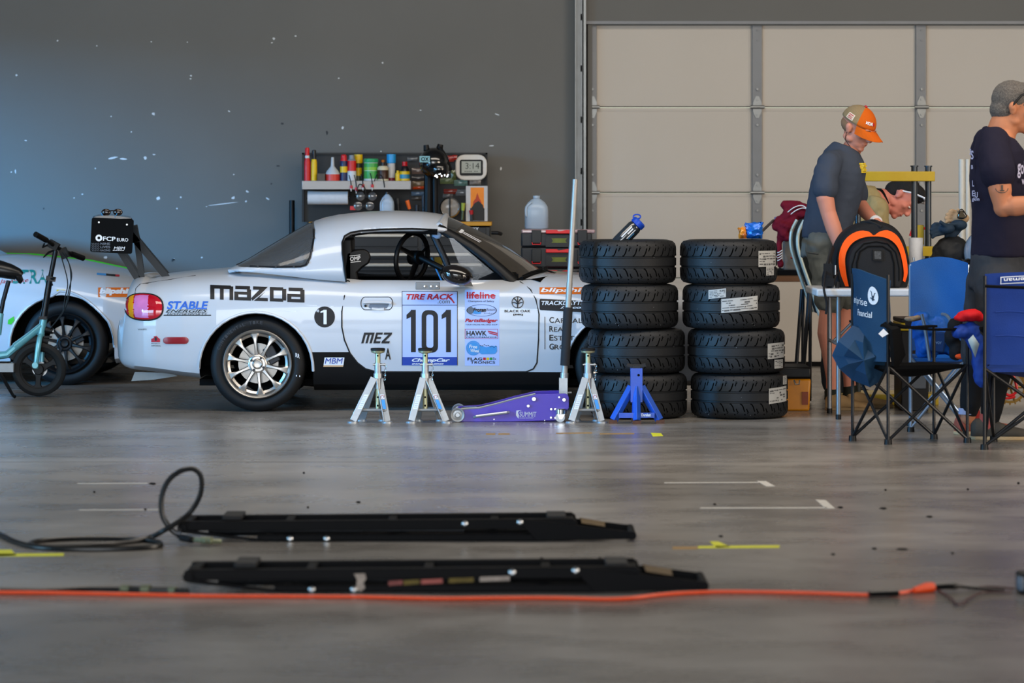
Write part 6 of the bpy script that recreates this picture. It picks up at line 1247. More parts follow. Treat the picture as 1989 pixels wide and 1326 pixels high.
# ---- camp chairs
def camp_chair(label, feet, zs, za, zb, lean, fab, name_tubes, back_top, th=.009, seat_drop=.05):
    """feet: back-a, back-b, front-b, front-a (x, y); zs seat, za arm, zb back top"""
    f = [Vector((a, b, 0)) for a, b in feet]; cen = sum(f, Vector()) / 4; t = thing('camp_chair', label, 'chair', cen); TUB = name_tubes
    tops = [p + Vector((0, 0, zs)) for p in f]
    for i in range(4):
        j = (i + 1) % 4
        for a, b in ((i, j), (j, i)):
            q = MB(); q.tube([f[a] + Vector((0, 0, .02)), tops[b]], th, 8); q.build('leg', TUB, t)
    for i, p in enumerate(f):
        q = MB(); q.cyl(p, p + Vector((0, 0, .028)), .022, .02, seg=12); q.build('foot', BLACK, t)
        q = MB(); q.tube([p + Vector((0, 0, .028)), p + Vector((0, 0, za if i > 1 else zb - .01)) + (lean * (0 if i > 1 else 1))], th, 8); q.build('upright', TUB, t)
    q = MB(); c = cen + Vector((0, 0, zs - seat_drop)); gp = []
    for u in [k / 8 for k in range(9)]:
        row = []
        for v in [k / 8 for k in range(9)]:
            p = (tops[0] * (1 - u) * (1 - v) + tops[3] * u * (1 - v) + tops[1] * (1 - u) * v + tops[2] * u * v); d = math.sin(PI * u) * math.sin(PI * v) * seat_drop; row.append(p - Vector((0, 0, d)))
        gp.append(row)
    q.rings([r + [p - Vector((0, 0, .02)) for p in r[::-1]] for r in gp]); q.build('seat', MATTE if fab[1] is None else fab[1], t, smooth=50)
    for a, b in ((0, 3), (1, 2)):
        q = MB(); pa = f[a] + Vector((0, 0, za + .03)) + lean * .4; pb = f[b] + Vector((0, 0, za)); rr = []; sd = (f[1] - f[0]).normalized() * .03
        for k in range(9):
            p = pa.lerp(pb, k / 8) - Vector((0, 0, math.sin(PI * k / 8) * .02)); rr.append([p - sd, p + sd, p + sd - Vector((0, 0, .012)), p - sd - Vector((0, 0, .012))])
        q.rings(rr); q.build('armrest', MATTE, t, smooth=50)
    q = MB(); n = (f[3] - f[0]).normalized(); rr = []
    N = 12
    for k in range(N + 1):
        v = k / N; z0 = zs + .02; row = []
        for m_ in range(N + 1):
            u = m_ / N; zt = zb + back_top(u); z = z0 + (zt - z0) * v
            p = f[0].lerp(f[1], u) + Vector((0, 0, z)) + lean * v + n * (-.05 * math.sin(PI * u) * (1 - .3 * v)) + n * .006 * math.sin(u * 9 + v * 5) * math.sin(v * 7)
            row.append(p)
        rr.append(row)
    rr = [r + [p + n * .012 for p in r[::-1]] for r in rr]
    q.rings(rr); b = q.build('backrest', fab[0], t, smooth=50)
    return t, b, rr
GA = lambda px, py: (X(px, ground(py)), ground(py))
DBL = fabric('camp_fabric_slate_blue', '1d4468', r=.6, col2='16344f', scale=5); RBL = fabric('camp_fabric_bright_blue', '10549c', r=.55, col2='0d4280', scale=5); CBL = fabric('camp_fabric_royal_blue', '1a3c8c', r=.6, col2='142f6c', scale=5)
BTB = mat('black_tube', '131417', .35, .3); STB = mat('silver_tube', '8fa0b4', .3, .7)
chA, bA, rA = camp_chair('slate blue camp chair with white lettering on its high back, nearest the tyre stacks', [GA(1656, 855.7), GA(1725, 863), GA(1879, 859.7), GA(1814, 852.6)], .425, .63, .925, Vector((-.0, 0, 0)), (DBL, None), BTB, lambda u: .02 - .06 * u * u)
rowA = [r[:13] for r in rA]
def on_back(rows, u, v, off):
    n = len(rows) - 1; k = min(n - 1, max(0, int(v * n))); m_ = min(n - 1, max(0, int(u * n))); fv = v * n - k; fu = u * n - m_
    p = rows[k][m_].lerp(rows[k][m_ + 1], fu).lerp(rows[k + 1][m_].lerp(rows[k + 1][m_ + 1], fu), fv); nn = (rows[k][m_ + 1] - rows[k][m_]).cross(rows[k + 1][m_] - rows[k][m_]).normalized()
    if nn.y > 0: nn = -nn
    return p + nn * off
q = MB(); fb = lambda a, b: on_back(rowA, a, b, .004); put_text(q, 'eriprise', fb, .10, .62, .60, .70, .0); put_text(q, 'Financial', fb, .34, .72, .50, .57, .01); 
q.face([q.bm.verts.new(fb(.72 + .10 * math.cos(2 * PI * k / 20), .76 + .105 * math.sin(2 * PI * k / 20))) for k in range(20)])
q.build('lettering', DWHITE, bA)
q = MB(); fb2 = lambda a, b: on_back(rowA, a, b, .006)
for sx, sy in ((0, 0), (.03, .03), (-.03, .04), (.02, -.04), (-.03, -.03)): q.tube([fb2(.72, .70), fb2(.72 + sx, .76 + sy), fb2(.72 + sx * 1.6, .76 + sy * 1.2)], .0025, 4)
q.build('lettering', DBL, bA)
# fabric of the side and seat back hanging loose on the left
q = MB(); yy = 16.82; pts = [(1656, 632), (1680, 640), (1706, 656), (1722, 690), (1714, 738), (1690, 752), (1655, 738), (1630, 716), (1616, 690), (1628, 662)]
cc = at(1672, 692, yy); V0 = [q.bm.verts.new(at(a, b, yy)) for a, b in pts]; V1 = [q.bm.verts.new(at(1670 + (a - 1670) * .55, 695 + (b - 695) * .55, yy - .07)) for a, b in pts]; V2 = [q.bm.verts.new(at(1672 + (a - 1672) * .96, 693 + (b - 693) * .96, yy + .10)) for a, b in pts]; n = len(pts)
for A, B in ((V0, V1), (V2, V0)):
    for i in range(n): q.face([A[i], A[(i + 1) % n], B[(i + 1) % n], B[i]])
q.face(V2[::-1]); cv = q.bm.verts.new(at(1678, 700, yy - .12))
for i in range(10): V1[i].co.y += (.035, -.02, .03, -.03, .02, -.035, .03, -.01, .035, -.03)[i]; q.face([V1[i], V1[(i + 1) % 10], cv])
sd_ = q.build('loose_side_fabric', DBL, chA, smooth=24)
q = MB(); q.tube([at(1704, 632, 16.75), at(1722, 628, 16.7), at(1738, 640, 16.65), at(1744, 690, 16.66), at(1738, 712, 16.66)], [.012, .03, .035, .05, .02], 8, flat=.5); q.build('arm_pad', MATTE, chA); q = MB(); q.poly([at(a, b, 16.6) for a, b in ((1706, 648), (1716, 638), (1726, 648), (1714, 655))]); q.build('care_label', DWHITE, chA)
# bright blue chair
chB, bB, rB = camp_chair('bright blue camp chair with domed back and silver legs, piled with clothes, middle of three', [(X(1768, 18.0), 18.0), (X(1880, 18.0), 18.0), (X(1880, 17.56), 17.56), (X(1769, 17.56), 17.56)], .42, .60, .95, Vector((0, .0, 0)), (RBL, RBL), STB, lambda u: .035 * math.sin(PI * u))
rowB = [r[:13] for r in rB]
q = MB(); grid_patch(q, lambda a, b: on_back(rowB, a, b, .006), .06, .94, .585, .64, 12, 1); q.m(1); grid_patch(q, lambda a, b: on_back(rowB, a, b, .004), .04, .96, .12, .585, 12, 6); q.build('mesh_panel', [mat('mesh_trim', '6d93d8', .5), fabric('camp_mesh_blue', '2c66ac', r=.6)], bB)
# third chair
chC, bC, rC = camp_chair('royal blue camp chair with a white bordered brand patch, rightmost of three at frame edge', [(X(1912, 16.35), 16.35), (X(2130, 16.35), 16.38), (X(2110, 16.9), 16.9), (X(1930, 16.9), 16.9)], .43, .62, .93, Vector((0, -.02, 0)), (CBL, CBL), BTB, lambda u: .012 * math.sin(PI * u))
rowC = [r[:13] for r in rC]
q = MB(); fc = lambda o: (lambda a, b: on_back(rowC, a, b, o)); grid_patch(q, fc(.012), .14, .52, .88, .96, 8, 2); q.m(1); grid_patch(q, fc(.014), .15, .51, .89, .95, 8, 2); q.m(0); put_text(q, 'Coleman', fc(.016), .49, .17, .942, .90, .02); q.build('brand_patch', [DWHITE, CBL], bC)
q = MB(); q.tube([on_back(rowC, u, .87 + .0 * u - .04 * math.sin(PI * u), .012) for u in [k / 10 for k in range(11)]], .008, 6); q.build('back_binding', MATTE, bC)
q = MB()
for v in (.30, .56): q.tube([on_back(rowC, u, v + .02 * math.sin(u * 8), .006) for u in [k / 10 for k in range(1, 10)]], .004, 6)
q.build('back_seam', CBL, bC)
# clothes and things on the blue chair
def heap(name, label, cat, items, m_, disp=.02, ds=.05, vox=.01):
    q = MB()
    for a, b, Y, rx, ry, rz in items: q.ell(at(a, b, Y), (rx, ry, rz), 16, 10)
    o = soft(q, name, m_, vox=vox, it=4, disp=disp, dsize=ds); tag(o, label, cat); return o
heap('folded_jacket', 'bright blue jacket heaped on the seat of the domed blue chair', 'jacket', [(1795, 640, 17.74, .08, .1, .07), (1800, 670, 17.74, .07, .1, .09), (1830, 660, 17.74, .09, .1, .08), (1822, 630, 17.74, .06, .06, .05), (1850, 672, 17.74, .07, .09, .06), (1790, 620, 17.74, .05, .07, .05)], fabric('anorak_blue', '15509e', r=.5), .035, .05)
q = MB(); c = at(1822, 664, 17.62); q.box(c, (.08, .03, .12), Matrix.Rotation(.1, 3, 'Y')); q.m(1); fn = lambda a, b: at(a, b, 17.603); put_text(q, 'SAVOY', fn, 1811, 1829, 668, 663, .02); tag(q.build('blue_pouch', [fabric('pouch_navy', '12305e'), mat('pouch_print', '5f7fa8', .6)], bevel=.01), 'small navy pouch with pale print in front of the heaped blue jacket', 'pouch')
heap('cloth', 'yellow patterned cloth on the left arm of the domed blue chair', 'cloth', [(1772, 619, 17.6, .05, .03, .016), (1782, 617, 17.6, .03, .03, .014)], mat('yellow_print_cloth', 'b98c2a', .8, col2='2a4a70', scale=60), .01, .04, .006)
heap('cap', 'bright red cap lying between the bright blue and royal blue chairs', 'cap', [(1885, 612, 16.78, .07, .07, .035), (1868, 618, 16.78, .04, .05, .018), (1902, 618, 16.78, .035, .05, .02)], fabric('cap_red', 'c8121a', r=.7), .02, .05, .008)
heap('rolled_cloth', 'royal blue cloth bundle with pale corner hanging below the red cap', 'cloth', [(1868, 645, 16.78, .055, .06, .04), (1890, 640, 16.78, .04, .05, .05), (1902, 690, 16.78, .045, .05, .12), (1905, 725, 16.78, .045, .05, .08), (1892, 665, 16.78, .04, .05, .05)], fabric('bundle_blue', '1d3f92', r=.6), .03, .06)
heap('black_pouch', 'black pouch under the red cap, right of the domed blue chair seat', 'pouch', [(1855, 632, 17.48, .045, .06, .04), (1848, 655, 17.48, .04, .05, .06), (1858, 680, 17.48, .045, .06, .06)], fabric('pouch_black', '141417'), .02, .05)
heap('orange_cloth', 'small orange cloth on the right of the blue chair seat', 'cloth', [(1866, 692, 17.42, .035, .03, .016)], fabric('cloth_orange', 'd0481a'), .01, .04, .006)
q = MB(); q.poly([at(a, b, 16.70) for a, b in ((1880, 660), (1890, 650), (1902, 668), (1894, 694))]); q.poly([at(a, b, 16.70) for a, b in ((1914, 676), (1924, 656), (1934, 690), (1918, 694))]); tag(q.build('pale_towel', mat('pale_towel', '9fb0b4', .9), solid=.006), 'pale green grey towel corner hanging beside the royal blue bundle', 'towel')
q = MB()
for L in (((1790, 610), (1797, 640), (1806, 700)), ((1845, 620), (1856, 660), (1872, 690))): q.tube(smooth_pts([at(a, b, 17.50) for a, b in L], 5), .010, 8); 
q.tube(smooth_pts([at(1845, 620, 17.50), at(1838, 612, 17.55), at(1830, 610, 17.6)], 4), .010, 8); o = q.build('arm_hoop', STB, chB)
# red cable coil with chainring at the right edge
q = MB(); c = at(1958, 742, 17.2)
q.tube(smooth_pts([at(1952, 690, 17.2), at(1962, 715, 17.2), at(1972, 740, 17.2), at(1974, 760, 17.2), at(1960, 768, 17.2), at(1946, 755, 17.2), at(1942, 735, 17.2), at(1948, 718, 17.2)], 5), .008, 8); q.tube(smooth_pts([at(1944, 715, 17.24), at(1938, 745, 17.24), at(1950, 772, 17.24), at(1972, 770, 17.24)], 5), .007, 8); tag(q.build('red_cable', RED), 'loops of red cable hanging behind the rightmost camp chair', 'cable')
q = MB(); cr = at(1962, 752, 17.28); q.lathe([(.075, 0), (.09, 0), (.09, .006), (.075, .006)], cr, (0, 1, 0), 40, cap=False, closed=True)
for k in range(20): a_ = 2 * PI * k / 20; q.box(cr + Vector((math.cos(a_) * .093, .003, math.sin(a_) * .093)), (.012, .006, .008), Matrix.Rotation(-a_, 3, 'Y'))
for k in range(5): a_ = 2 * PI * k / 5; q.tube([cr, cr + Vector((math.cos(a_) * .08, .003, math.sin(a_) * .08))], .006, 6)
tag(q.build('chainring', mat('brass_ring', '8a6a32', .4, .8, var=.3)), 'toothed brass coloured ring inside the red cable loops', 'chainring')
# ------------------------------------------------------------------ people
def skin(n, c, c2): return mat(n, c, .55, col2=c2, scale=7, bump=.06, bscale=120, spec=.35)
SK1 = skin('skin_ruddy', 'b4705a', 'c58670'); SK2 = skin('skin_tanned', 'a8694a', 'b87a58'); SK3 = skin('skin_pink', 'b5695c', 'c88272')
class Head:
    """local frame: r right, f forward, u up; s scale (1 = 0.235 m tall head)"""
    def __init__(h, c, f, up=(0, 0, 1), s=1.0):
        h.c = Vector(c); h.f = Vector(f).normalized(); r = h.f.cross(Vector(up)).normalized(); h.r = r; h.u = r.cross(h.f).normalized(); h.s = s
        h.R = Matrix((h.r, h.f, h.u)).transposed()
    def p(h, x, y, z): return h.c + (h.r * x + h.f * y + h.u * z) * h.s
    def ell(h, mb, c, rad, seg=18, ring=12, rot=None):
        m = h.R if rot is None else h.R @ rot; mb.ell(h.p(*c), [v * h.s for v in rad], seg, ring, m)
    def build(h, mb):
        h.ell(mb, (0, -.012, .035), (.076, .096, .086)); h.ell(mb, (0, .022, -.015), (.064, .070, .085)); h.ell(mb, (0, .035, -.062), (.050, .052, .042)); h.ell(mb, (0, .072, -.088), (.024, .020, .018))
        h.ell(mb, (0, .076, .030), (.052, .022, .018))                                       # brow
        mb.tube([h.p(0, .082, .022), h.p(0, .100, -.004), h.p(0, .110, -.022)], [.011 * h.s, .013 * h.s, .015 * h.s], 10); h.ell(mb, (0, .104, -.025), (.018, .013, .010))
        h.ell(mb, (0, .086, -.050), (.024, .012, .007)); h.ell(mb, (0, .083, -.062), (.021, .011, .008))   # lips
        for sx in (-1, 1):
            h.ell(mb, (sx * .045, .058, -.012), (.020, .022, .018)); h.ell(mb, (sx * .055, .0, -.055), (.016, .035, .022))
            h.ell(mb, (sx * .078, -.006, -.002), (.010, .018, .030), rot=Matrix.Rotation(.15, 3, 'X')); h.ell(mb, (sx * .086, -.012, .008), (.008, .016, .020))
    def face(h, parent, brow_m, lip_m):
        q = MB()
        for sx in (-1, 1): h.ell(q, (sx * .031, .082, .010), (.0125, .009, .006), 14, 8)
        e = q.build('eyes', mat('eye_white', 'd9d2cc', .2), parent); q = MB()
        for sx in (-1, 1): h.ell(q, (sx * .031, .0885, .008), (.006, .004, .005), 10, 6)
        q.build('iris', mat('iris_dark', '2a1c14', .15), e); q = MB()
        for sx in (-1, 1): q.tube([h.p(sx * .014, .096, .030), h.p(sx * .032, .095, .036), h.p(sx * .050, .082, .030)], [.003, .0042, .002], 6)
        q.build('eyebrows', brow_m, parent); q = MB(); q.tube([h.p(-.022, .086, -.056), h.p(0, .0965, -.0555), h.p(.022, .086, -.056)], [.0015, .003, .0015], 6); q.build('lip_line', lip_m, parent)
def hand(mb, w, d, pn, curl=.5, side=1, s=1.0):
    """w wrist, d finger direction, pn palm normal"""
    d = Vector(d).normalized(); pn = Vector(pn).normalized(); t = d.cross(pn).normalized() * side; pn = t.cross(d).normalized() * side
    mb.rings([[w + d * k * s + t * a * s + pn * b * s for a, b in ((-hw, -ht), (-hw * .3, -ht * 1.15), (hw * .3, -ht * 1.15), (hw, -ht), (hw, ht), (0, ht * 1.1), (-hw, ht))] for k, hw, ht in ((-.015, .024, .020), (.02, .032, .016), (.06, .042, .015), (.095, .040, .012))])
    for i, L in enumerate((.074, .084, .078, .060)):
        o = t * (.031 - i * .0205); b0 = w + (d * .088 + o) * s; a = curl * (1 + .12 * i); p = b0; pts = [(b0 - d * .015 * s, .0098 * s), (p, .0095 * s)]; ang = 0
        for j, fr in enumerate((.45, .32, .26)):
            ang += a * (1.0, 1.1, .8)[j]; dd = d * math.cos(ang) + pn * math.sin(ang) - t * .03 * (i - 1.5); p = p + dd * L * fr * s; pts.append((p, (.009, .0082, .0072)[j] * s))
        limb(mb, pts, 10)
    th0 = w + (d * .025 + t * .030 - pn * 0) * s; limb(mb, [(th0, .014 * s), (th0 + (d * .028 + t * .022 + pn * .012) * s, .0115 * s), (th0 + (d * .055 + t * .026 + pn * .028) * s, .0095 * s)], 10)
def person(loc, label): return thing('person', label, 'person', loc)
def torso(mb, secs, seg=26):
    """secs: centre, half width vector, half depth vector (elliptic slices, bottom to top)"""
    mb.rings([[Vector(c) + Vector(a) * math.cos(2 * PI * k / seg) + Vector(b) * math.sin(2 * PI * k / seg) for k in range(seg)] for c, a, b in secs])
def shoe(mb, heel, d, L=.29, w_=.05, h=.085, sole=None, s=1.0):
    heel = Vector(heel); d = Vector(d).normalized(); t = Vector((-d.y, d.x, 0)); rr = []
    for k, ww, hh in ((0, .6, .75), (.06, .85, 1.0), (.22, .9, 1.05), (.38, .85, .95), (.55, .98, .68), (.75, 1.0, .55), (.92, .72, .45), (1.0, .35, .28)):
        c = heel + d * L * k * s; row = []
        for i in range(14):
            a = 2 * PI * i / 14; ca, sa = math.cos(a), math.sin(a); row.append(c + t * w_ * ww * ca * s + Vector((0, 0, max(.012, (h * hh) * (.5 + .5 * sa)) * s)))
        rr.append(row)
    mb.rings(rr)
    if sole is not None:
        rr = []
        for z in (0, .018):
            o = [heel + d * L * k * s + t * ww * w_ * 1.06 * s for k, ww in ((-.01, .45), (.05, .85), (.35, .82), (.6, 1.0), (.85, .88), (1.02, .3))] + [heel + d * L * k * s - t * ww * w_ * 1.06 * s for k, ww in ((1.02, .3), (.85, .88), (.6, 1.0), (.35, .82), (.05, .85), (-.01, .45))]
            rr.append([p + Vector((0, 0, z * s)) for p in o])
        sole.rings(rr)
# ---- man in the orange cap
PY = 19.42; A = lambda a, b, d=0: at(a, b, PY) + Vector((0, d, 0))
p1 = person((X(1625, PY), PY, 0), 'person in slate T-shirt, grey shorts and orange cap, reaching into the bag')
h1 = Head(A(1664, 250, -.04), (.66, -.54, -.48), s=1.13)
b = MB(); h1.build(b)
limb(b, [(A(1651, 296), .066), (A(1660, 276, -.02), .060), (h1.p(0, -.02, -.03), .056)])
torso(b, [(A(1600, 488), (.03, -.17, 0), (.12, .0, 0)), (A(1606, 455), (.03, -.165, 0), (.125, 0, 0)), (A(1618, 410), (.03, -.16, 0), (.135, 0, .01)), (A(1627, 365), (.03, -.17, 0), (.15, 0, .02)), (A(1634, 330), (.03, -.185, 0), (.14, 0, .03)), (A(1641, 305), (.02, -.15, 0), (.10, 0, -.01)), (A(1646, 290), (.01, -.07, 0), (.06, 0, -.02))])
armR = [(A(1606, 320, -.18), .064), (A(1597, 345, -.225), .062), (A(1595, 385, -.25), .056), (A(1601, 412, -.25), .049), (A(1610, 440, -.26), .050), (A(1620, 470, -.28), .042), (A(1627, 492, -.30), .031)]
limb(b, armR); hand(b, armR[-1][0], (.25, -.15, -1), (1, 0, .2), .45, 1, 1.05)
armL = [(A(1650, 320, .20), .064), (A(1668, 360, .22), .056), (A(1676, 395, .22), .049), (A(1686, 412, .12), .044), (A(1695, 426, .0), .036), (A(1701, 432, -.06), .029)]
limb(b, armL); hand(b, armL[-1][0], (.6, -.7, -.30), (0, -.2, -1), .35, -1, 1.05)
legR = [(A(1600, 480, -.10), .105), (A(1604, 520, -.11), .092), (A(1607, 570, -.12), .076), (A(1607, 605, -.12), .062), (A(1603, 645, -.11), .062), (A(1610, 690, -.10), .052), (A(1614, 735, -.09), .040), (A(1614, 768, -.08), .040)]
legL = [(A(1606, 480, .10), .105), (A(1626, 520, .13), .092), (A(1640, 570, .14), .076), (A(1645, 605, .14), .062), (A(1643, 645, .14), .060), (A(1648, 690, .13), .052), (A(1654, 735, .12), .040), (A(1656, 768, .12), .040)]
limb(b, legR); limb(b, legL)
BODY1 = soft(b, 'body', SK1, p1, vox=.0062, it=3)
h1.face(BODY1, mat('brow_fair', '7a4a34', .8), mat('lip_dark', '6e2c28', .6))
SH1 = fabric('tee_slate', '363d4a', r=.85, bump=.12, var=.05)
q = MB(); torso(q, [(A(1604, 462), (.03, -.19, 0), (.148, .0, 0)), (A(1607, 440), (.03, -.188, 0), (.150, 0, 0)), (A(1617, 405), (.03, -.185, 0), (.158, 0, .01)), (A(1626, 365), (.03, -.19, 0), (.172, 0, .02)), (A(1631, 334), (.03, -.2, 0), (.156, 0, 0)), (A(1633, 313), (.02, -.185, 0), (.138, 0, -.01)), (A(1638, 298), (.02, -.15, 0), (.108, 0, -.025)), (A(1645, 286), (.01, -.095, 0), (.078, 0, -.040))])
for ar in (armR, armL): limb(q, [(A(1622, 318, -.10 if ar is armR else .10), .075), (ar[0][0], ar[0][1] + .014), (ar[1][0], ar[1][1] + .016), (ar[1][0].lerp(ar[2][0], .50), ar[2][1] + .026)])
limb(q, [(A(1636, 306, -.06), .06), (A(1612, 316, -.15), .078), (A(1597, 338, -.21), .076)]); limb(q, [(A(1646, 308, .05), .055), (A(1650, 325, .18), .07)])
soft(q, 't_shirt', SH1, p1, vox=.009, it=5, disp=.018, dsize=.11)
q = MB(); c = A(1670, 327, -.13)
for k in range(5): q.box(c + Vector((.006 * (k % 2), .0, .028 - k * .013)), (.03, .05, .011), Matrix.Rotation(-.5, 3, 'Z'))
q.build('chest_print', DYEL, p1)
SHG = fabric('shorts_grey', '5c5f5b', r=.6, bump=.1)
q = MB(); torso(q, [(A(1600, 500), (.03, -.185, 0), (.14, .0, 0)), (A(1602, 466), (.03, -.178, 0), (.138, .0, 0)), (A(1604, 456), (.03, -.17, 0), (.13, .0, 0))])
for lg in (legR, legL): limb(q, [(lg[0][0], .125), (lg[1][0], .113), (lg[2][0], .100), (lg[2][0].lerp(lg[3][0], .35), .094)])
shorts = soft(q, 'shorts', SHG, p1, vox=.010, it=5, disp=.035, dsize=.09)
q = MB(); q.tube([A(1562, 489, -.20), A(1582, 492, -.235)], .005, 6); q.build('pocket_zip', STEEL, shorts)
for nm, ft, dd in (('R', A(1600, 793, -.10), (1, -.12, 0)), ('L', A(1645, 793, .10), (1, .05, 0))):
    q, so = MB(), MB(); shoe(q, (ft.x, ft.y, 0), dd, .30, .052, .10, so); sh = soft(q, 'shoe', fabric('shoe_tan', '8f7450', r=.8), p1, vox=.007, it=2, disp=.004, dsize=.03); so.build('sole', mat('sole_tan', '7b6546', .8), p1, bevel=.003)
    q = MB(); lg = legR if nm == 'R' else legL; q.tube([lg[-1][0] + Vector((0, 0, -.02)), lg[-1][0] + Vector((0, 0, .03)), lg[-2][0].lerp(lg[-1][0], .5)], [.05, .046, .045], 14); q.build('sock', fabric('sock_dark', '23261f'), p1)
q = MB(); q.tube([armL[-2][0].lerp(armL[-1][0], .55), armL[-2][0].lerp(armL[-1][0], .95)], .040, 16); q.build('wristband', DWHITE, p1)
# hair and cap
def cap_shell(h, mb, zlim, rx=.086, ry=.106, rz=.098, cy=-.010, cz=.040, nu=32, nv=12):
    V = []
    for j in range(nv + 1):
        t = j / nv * 1.0; row = []
        for i in range(nu):
            a = 2 * PI * i / nu; ph = PI / 2 * (1 - t); rr_ = math.cos(ph); row.append(mb.bm.verts.new(h.p(rx * rr_ * math.sin(a), cy + ry * rr_ * math.cos(a), cz + rz * math.sin(ph) - (zlim * (t ** 3)))))
        V.append(row)
    return V
q = MB(); V = cap_shell(h1, q, -.004, cz=.032)
for j in range(len(V) - 1):
    for i in range(32):
        k = (i + .5) * 360 / 32; q.m(0 if k < 68 or k > 292 else 1); q.face([V[j][i], V[j][(i + 1) % 32], V[j + 1][(i + 1) % 32], V[j + 1][i]])
CAPO = fabric('cap_orange', 'c2580a', r=.85); CAPT = mat('cap_mesh_tan', '9c8560', .9, bump=.6, bscale=900, var=.25, scale=300)
cp = q.build('cap', [CAPO, CAPT], p1, smooth=60, solid=.004, keepn=False)
q = MB(); rr = []
for k in range(13):
    a = -1.15 + 2.3 * k / 12; inn = h1.p(.086 * math.sin(a), -.010 + .106 * math.cos(a), .034); w2 = math.cos(a * 1.25) ** .6 if abs(a) < 1.14 else .05; ou = h1.p(.080 * math.sin(a), -.010 + .106 * math.cos(a) + .082 * w2, .020 - .028 * abs(math.sin(a)) - .004)
    rr.append([inn, ou, ou - h1.u * .004, inn - h1.u * .004])
q.rings(rr); q.build('brim', CAPO, cp, smooth=50)
q = MB(); h1.ell(q, (0, -.01, .134), (.010, .010, .005), 10, 6); q.build('cap_button', DRED, cp)
def cfn(a0, z0): 
    def f(x, z):
        a = a0 + x; t = z0 + z; ph = math.asin(min(.99, max(0, t / .098))); return h1.p(.0885 * math.cos(ph) * math.sin(a), -.010 + .1085 * math.cos(ph) * math.cos(a), .034 + t)
    return f
q = MB(); put_text(q, 'IRON', cfn(.5, .03), -.28, .22, 0, .017, .04); q.m(1); put_text(q, 'M', cfn(.5, .03), -.46, -.32, 0, .017, .04); q.build('cap_lettering', [DWHITE, DRED], cp)
q = MB(); grid_patch(q, cfn(1.72, .012), -.24, .24, 0, .034, 6, 3); q.m(1); f_ = lambda x, z: cfn(1.72, .012)(x, z) + h1.r * .001; grid_patch(q, f_, -.18, .18, .025, .029, 4, 1); put_text(q, 'MESH', f_, .15, -.15, .012, .021); put_text(q, '------', f_, .16, -.16, .005, .009); q.build('cap_patch', [mat('patch_cream', 'cfc0a8', .7), DRED], cp)
q = MB(); h1.ell(q, (0, -.028, .006), (.0765, .078, .055)); q.build('hair', fabric('hair_light_brown', '8a6a50', r=.9, bump=.5, bs=400), p1, smooth=60)
q = MB(); q.tube([h1.p(.075, -.01, -.03), h1.p(.072, .0, -.07), A(1652, 290, -.075)], .0022, 5); q.build('earphone_cable', BLACK, p1)
# ---- bending man
QY = 20.75; B_ = lambda a, b, d=0: at(a, b, QY) + Vector((0, d, 0))
p2 = person((X(1650, QY), QY, 0), 'dark-haired person in tan shirt bending far forward behind the yellow press')
h2 = Head(B_(1749, 384), (.50, -.26, -.83), up=(.85, 0, .5), s=1.15)
b = MB(); h2.build(b)
limb(b, [(B_(1712, 385), .068), (B_(1728, 388), .062), (h2.p(0, -.02, -.03), .056)])
torso(b, [(B_(1610, 468), (0, .17, 0), (.04, 0, -.12)), (B_(1640, 440), (0, .17, 0), (.08, 0, -.12)), (B_(1672, 412), (0, .18, 0), (.09, 0, -.13)), (B_(1700, 393), (0, .16, 0), (.07, 0, -.11)), (B_(1718, 387), (0, .09, 0), (.04, 0, -.07))])
for sd in (-1, 1):
    limb(b, [(B_(1610, 475, .10 * sd), .105), (B_(1625, 560, .12 * sd), .085), (B_(1628, 620, .12 * sd), .062), (B_(1620, 690, .12 * sd), .055), (B_(1618, 740, .12 * sd), .042)])
    am = [(B_(1695, 405, .2 * sd), .058), (B_(1700, 455, .2 * sd), .050), (B_(1712, 492, .17 * sd), .042), (B_(1735, 505, .14 * sd), .034), (B_(1752, 508, .12 * sd), .029)]; limb(b, am); hand(b, am[-1][0], (1, 0, -.15), (0, 0, -1), .5, sd)
BODY2 = soft(b, 'body', SK3, p2, vox=.0068, it=3)
h2.face(BODY2, mat('brow_dark', '1d130e', .8), mat('lip_dark', '6e2c28'))
TAN = fabric('shirt_tan', '97875f', r=.9); 
q = MB(); torso(q, [(B_(1606, 472), (0, .19, 0), (.04, 0, -.14)), (B_(1640, 438), (0, .19, 0), (.09, 0, -.14)), (B_(1672, 412), (0, .20, 0), (.10, 0, -.15)), (B_(1698, 394), (0, .18, 0), (.08, 0, -.13)), (B_(1712, 388), (0, .11, 0), (.04, 0, -.09))])
for sd in (-1, 1): limb(q, [(B_(1695, 402, .19 * sd), .08), (B_(1699, 435, .2 * sd), .072), (B_(1703, 462, .2 * sd), .066)])
soft(q, 'shirt', TAN, p2, vox=.010, it=4, disp=.03, dsize=.07)
q = MB(); torso(q, [(B_(1708, 392), (0, .115, 0), (.05, 0, -.098)), (B_(1716, 389), (0, .09, 0), (.04, 0, -.082)), (B_(1722, 387), (0, .075, 0), (.03, 0, -.074))]); soft(q, 'black_collar', MATTE, p2, vox=.008, it=2)
q = MB(); torso(q, [(B_(1596, 500), (0, .19, 0), (.13, 0, -.02)), (B_(1606, 462), (0, .185, 0), (.09, 0, -.12))])
for sd in (-1, 1): limb(q, [(B_(1608, 480, .10 * sd), .12), (B_(1625, 560, .12 * sd), .098), (B_(1627, 620, .12 * sd), .085), (B_(1620, 690, .12 * sd), .078), (B_(1618, 745, .12 * sd), .07)])
soft(q, 'trousers', fabric('trousers_dark', '26282c'), p2, vox=.012, it=4, disp=.02, dsize=.1)
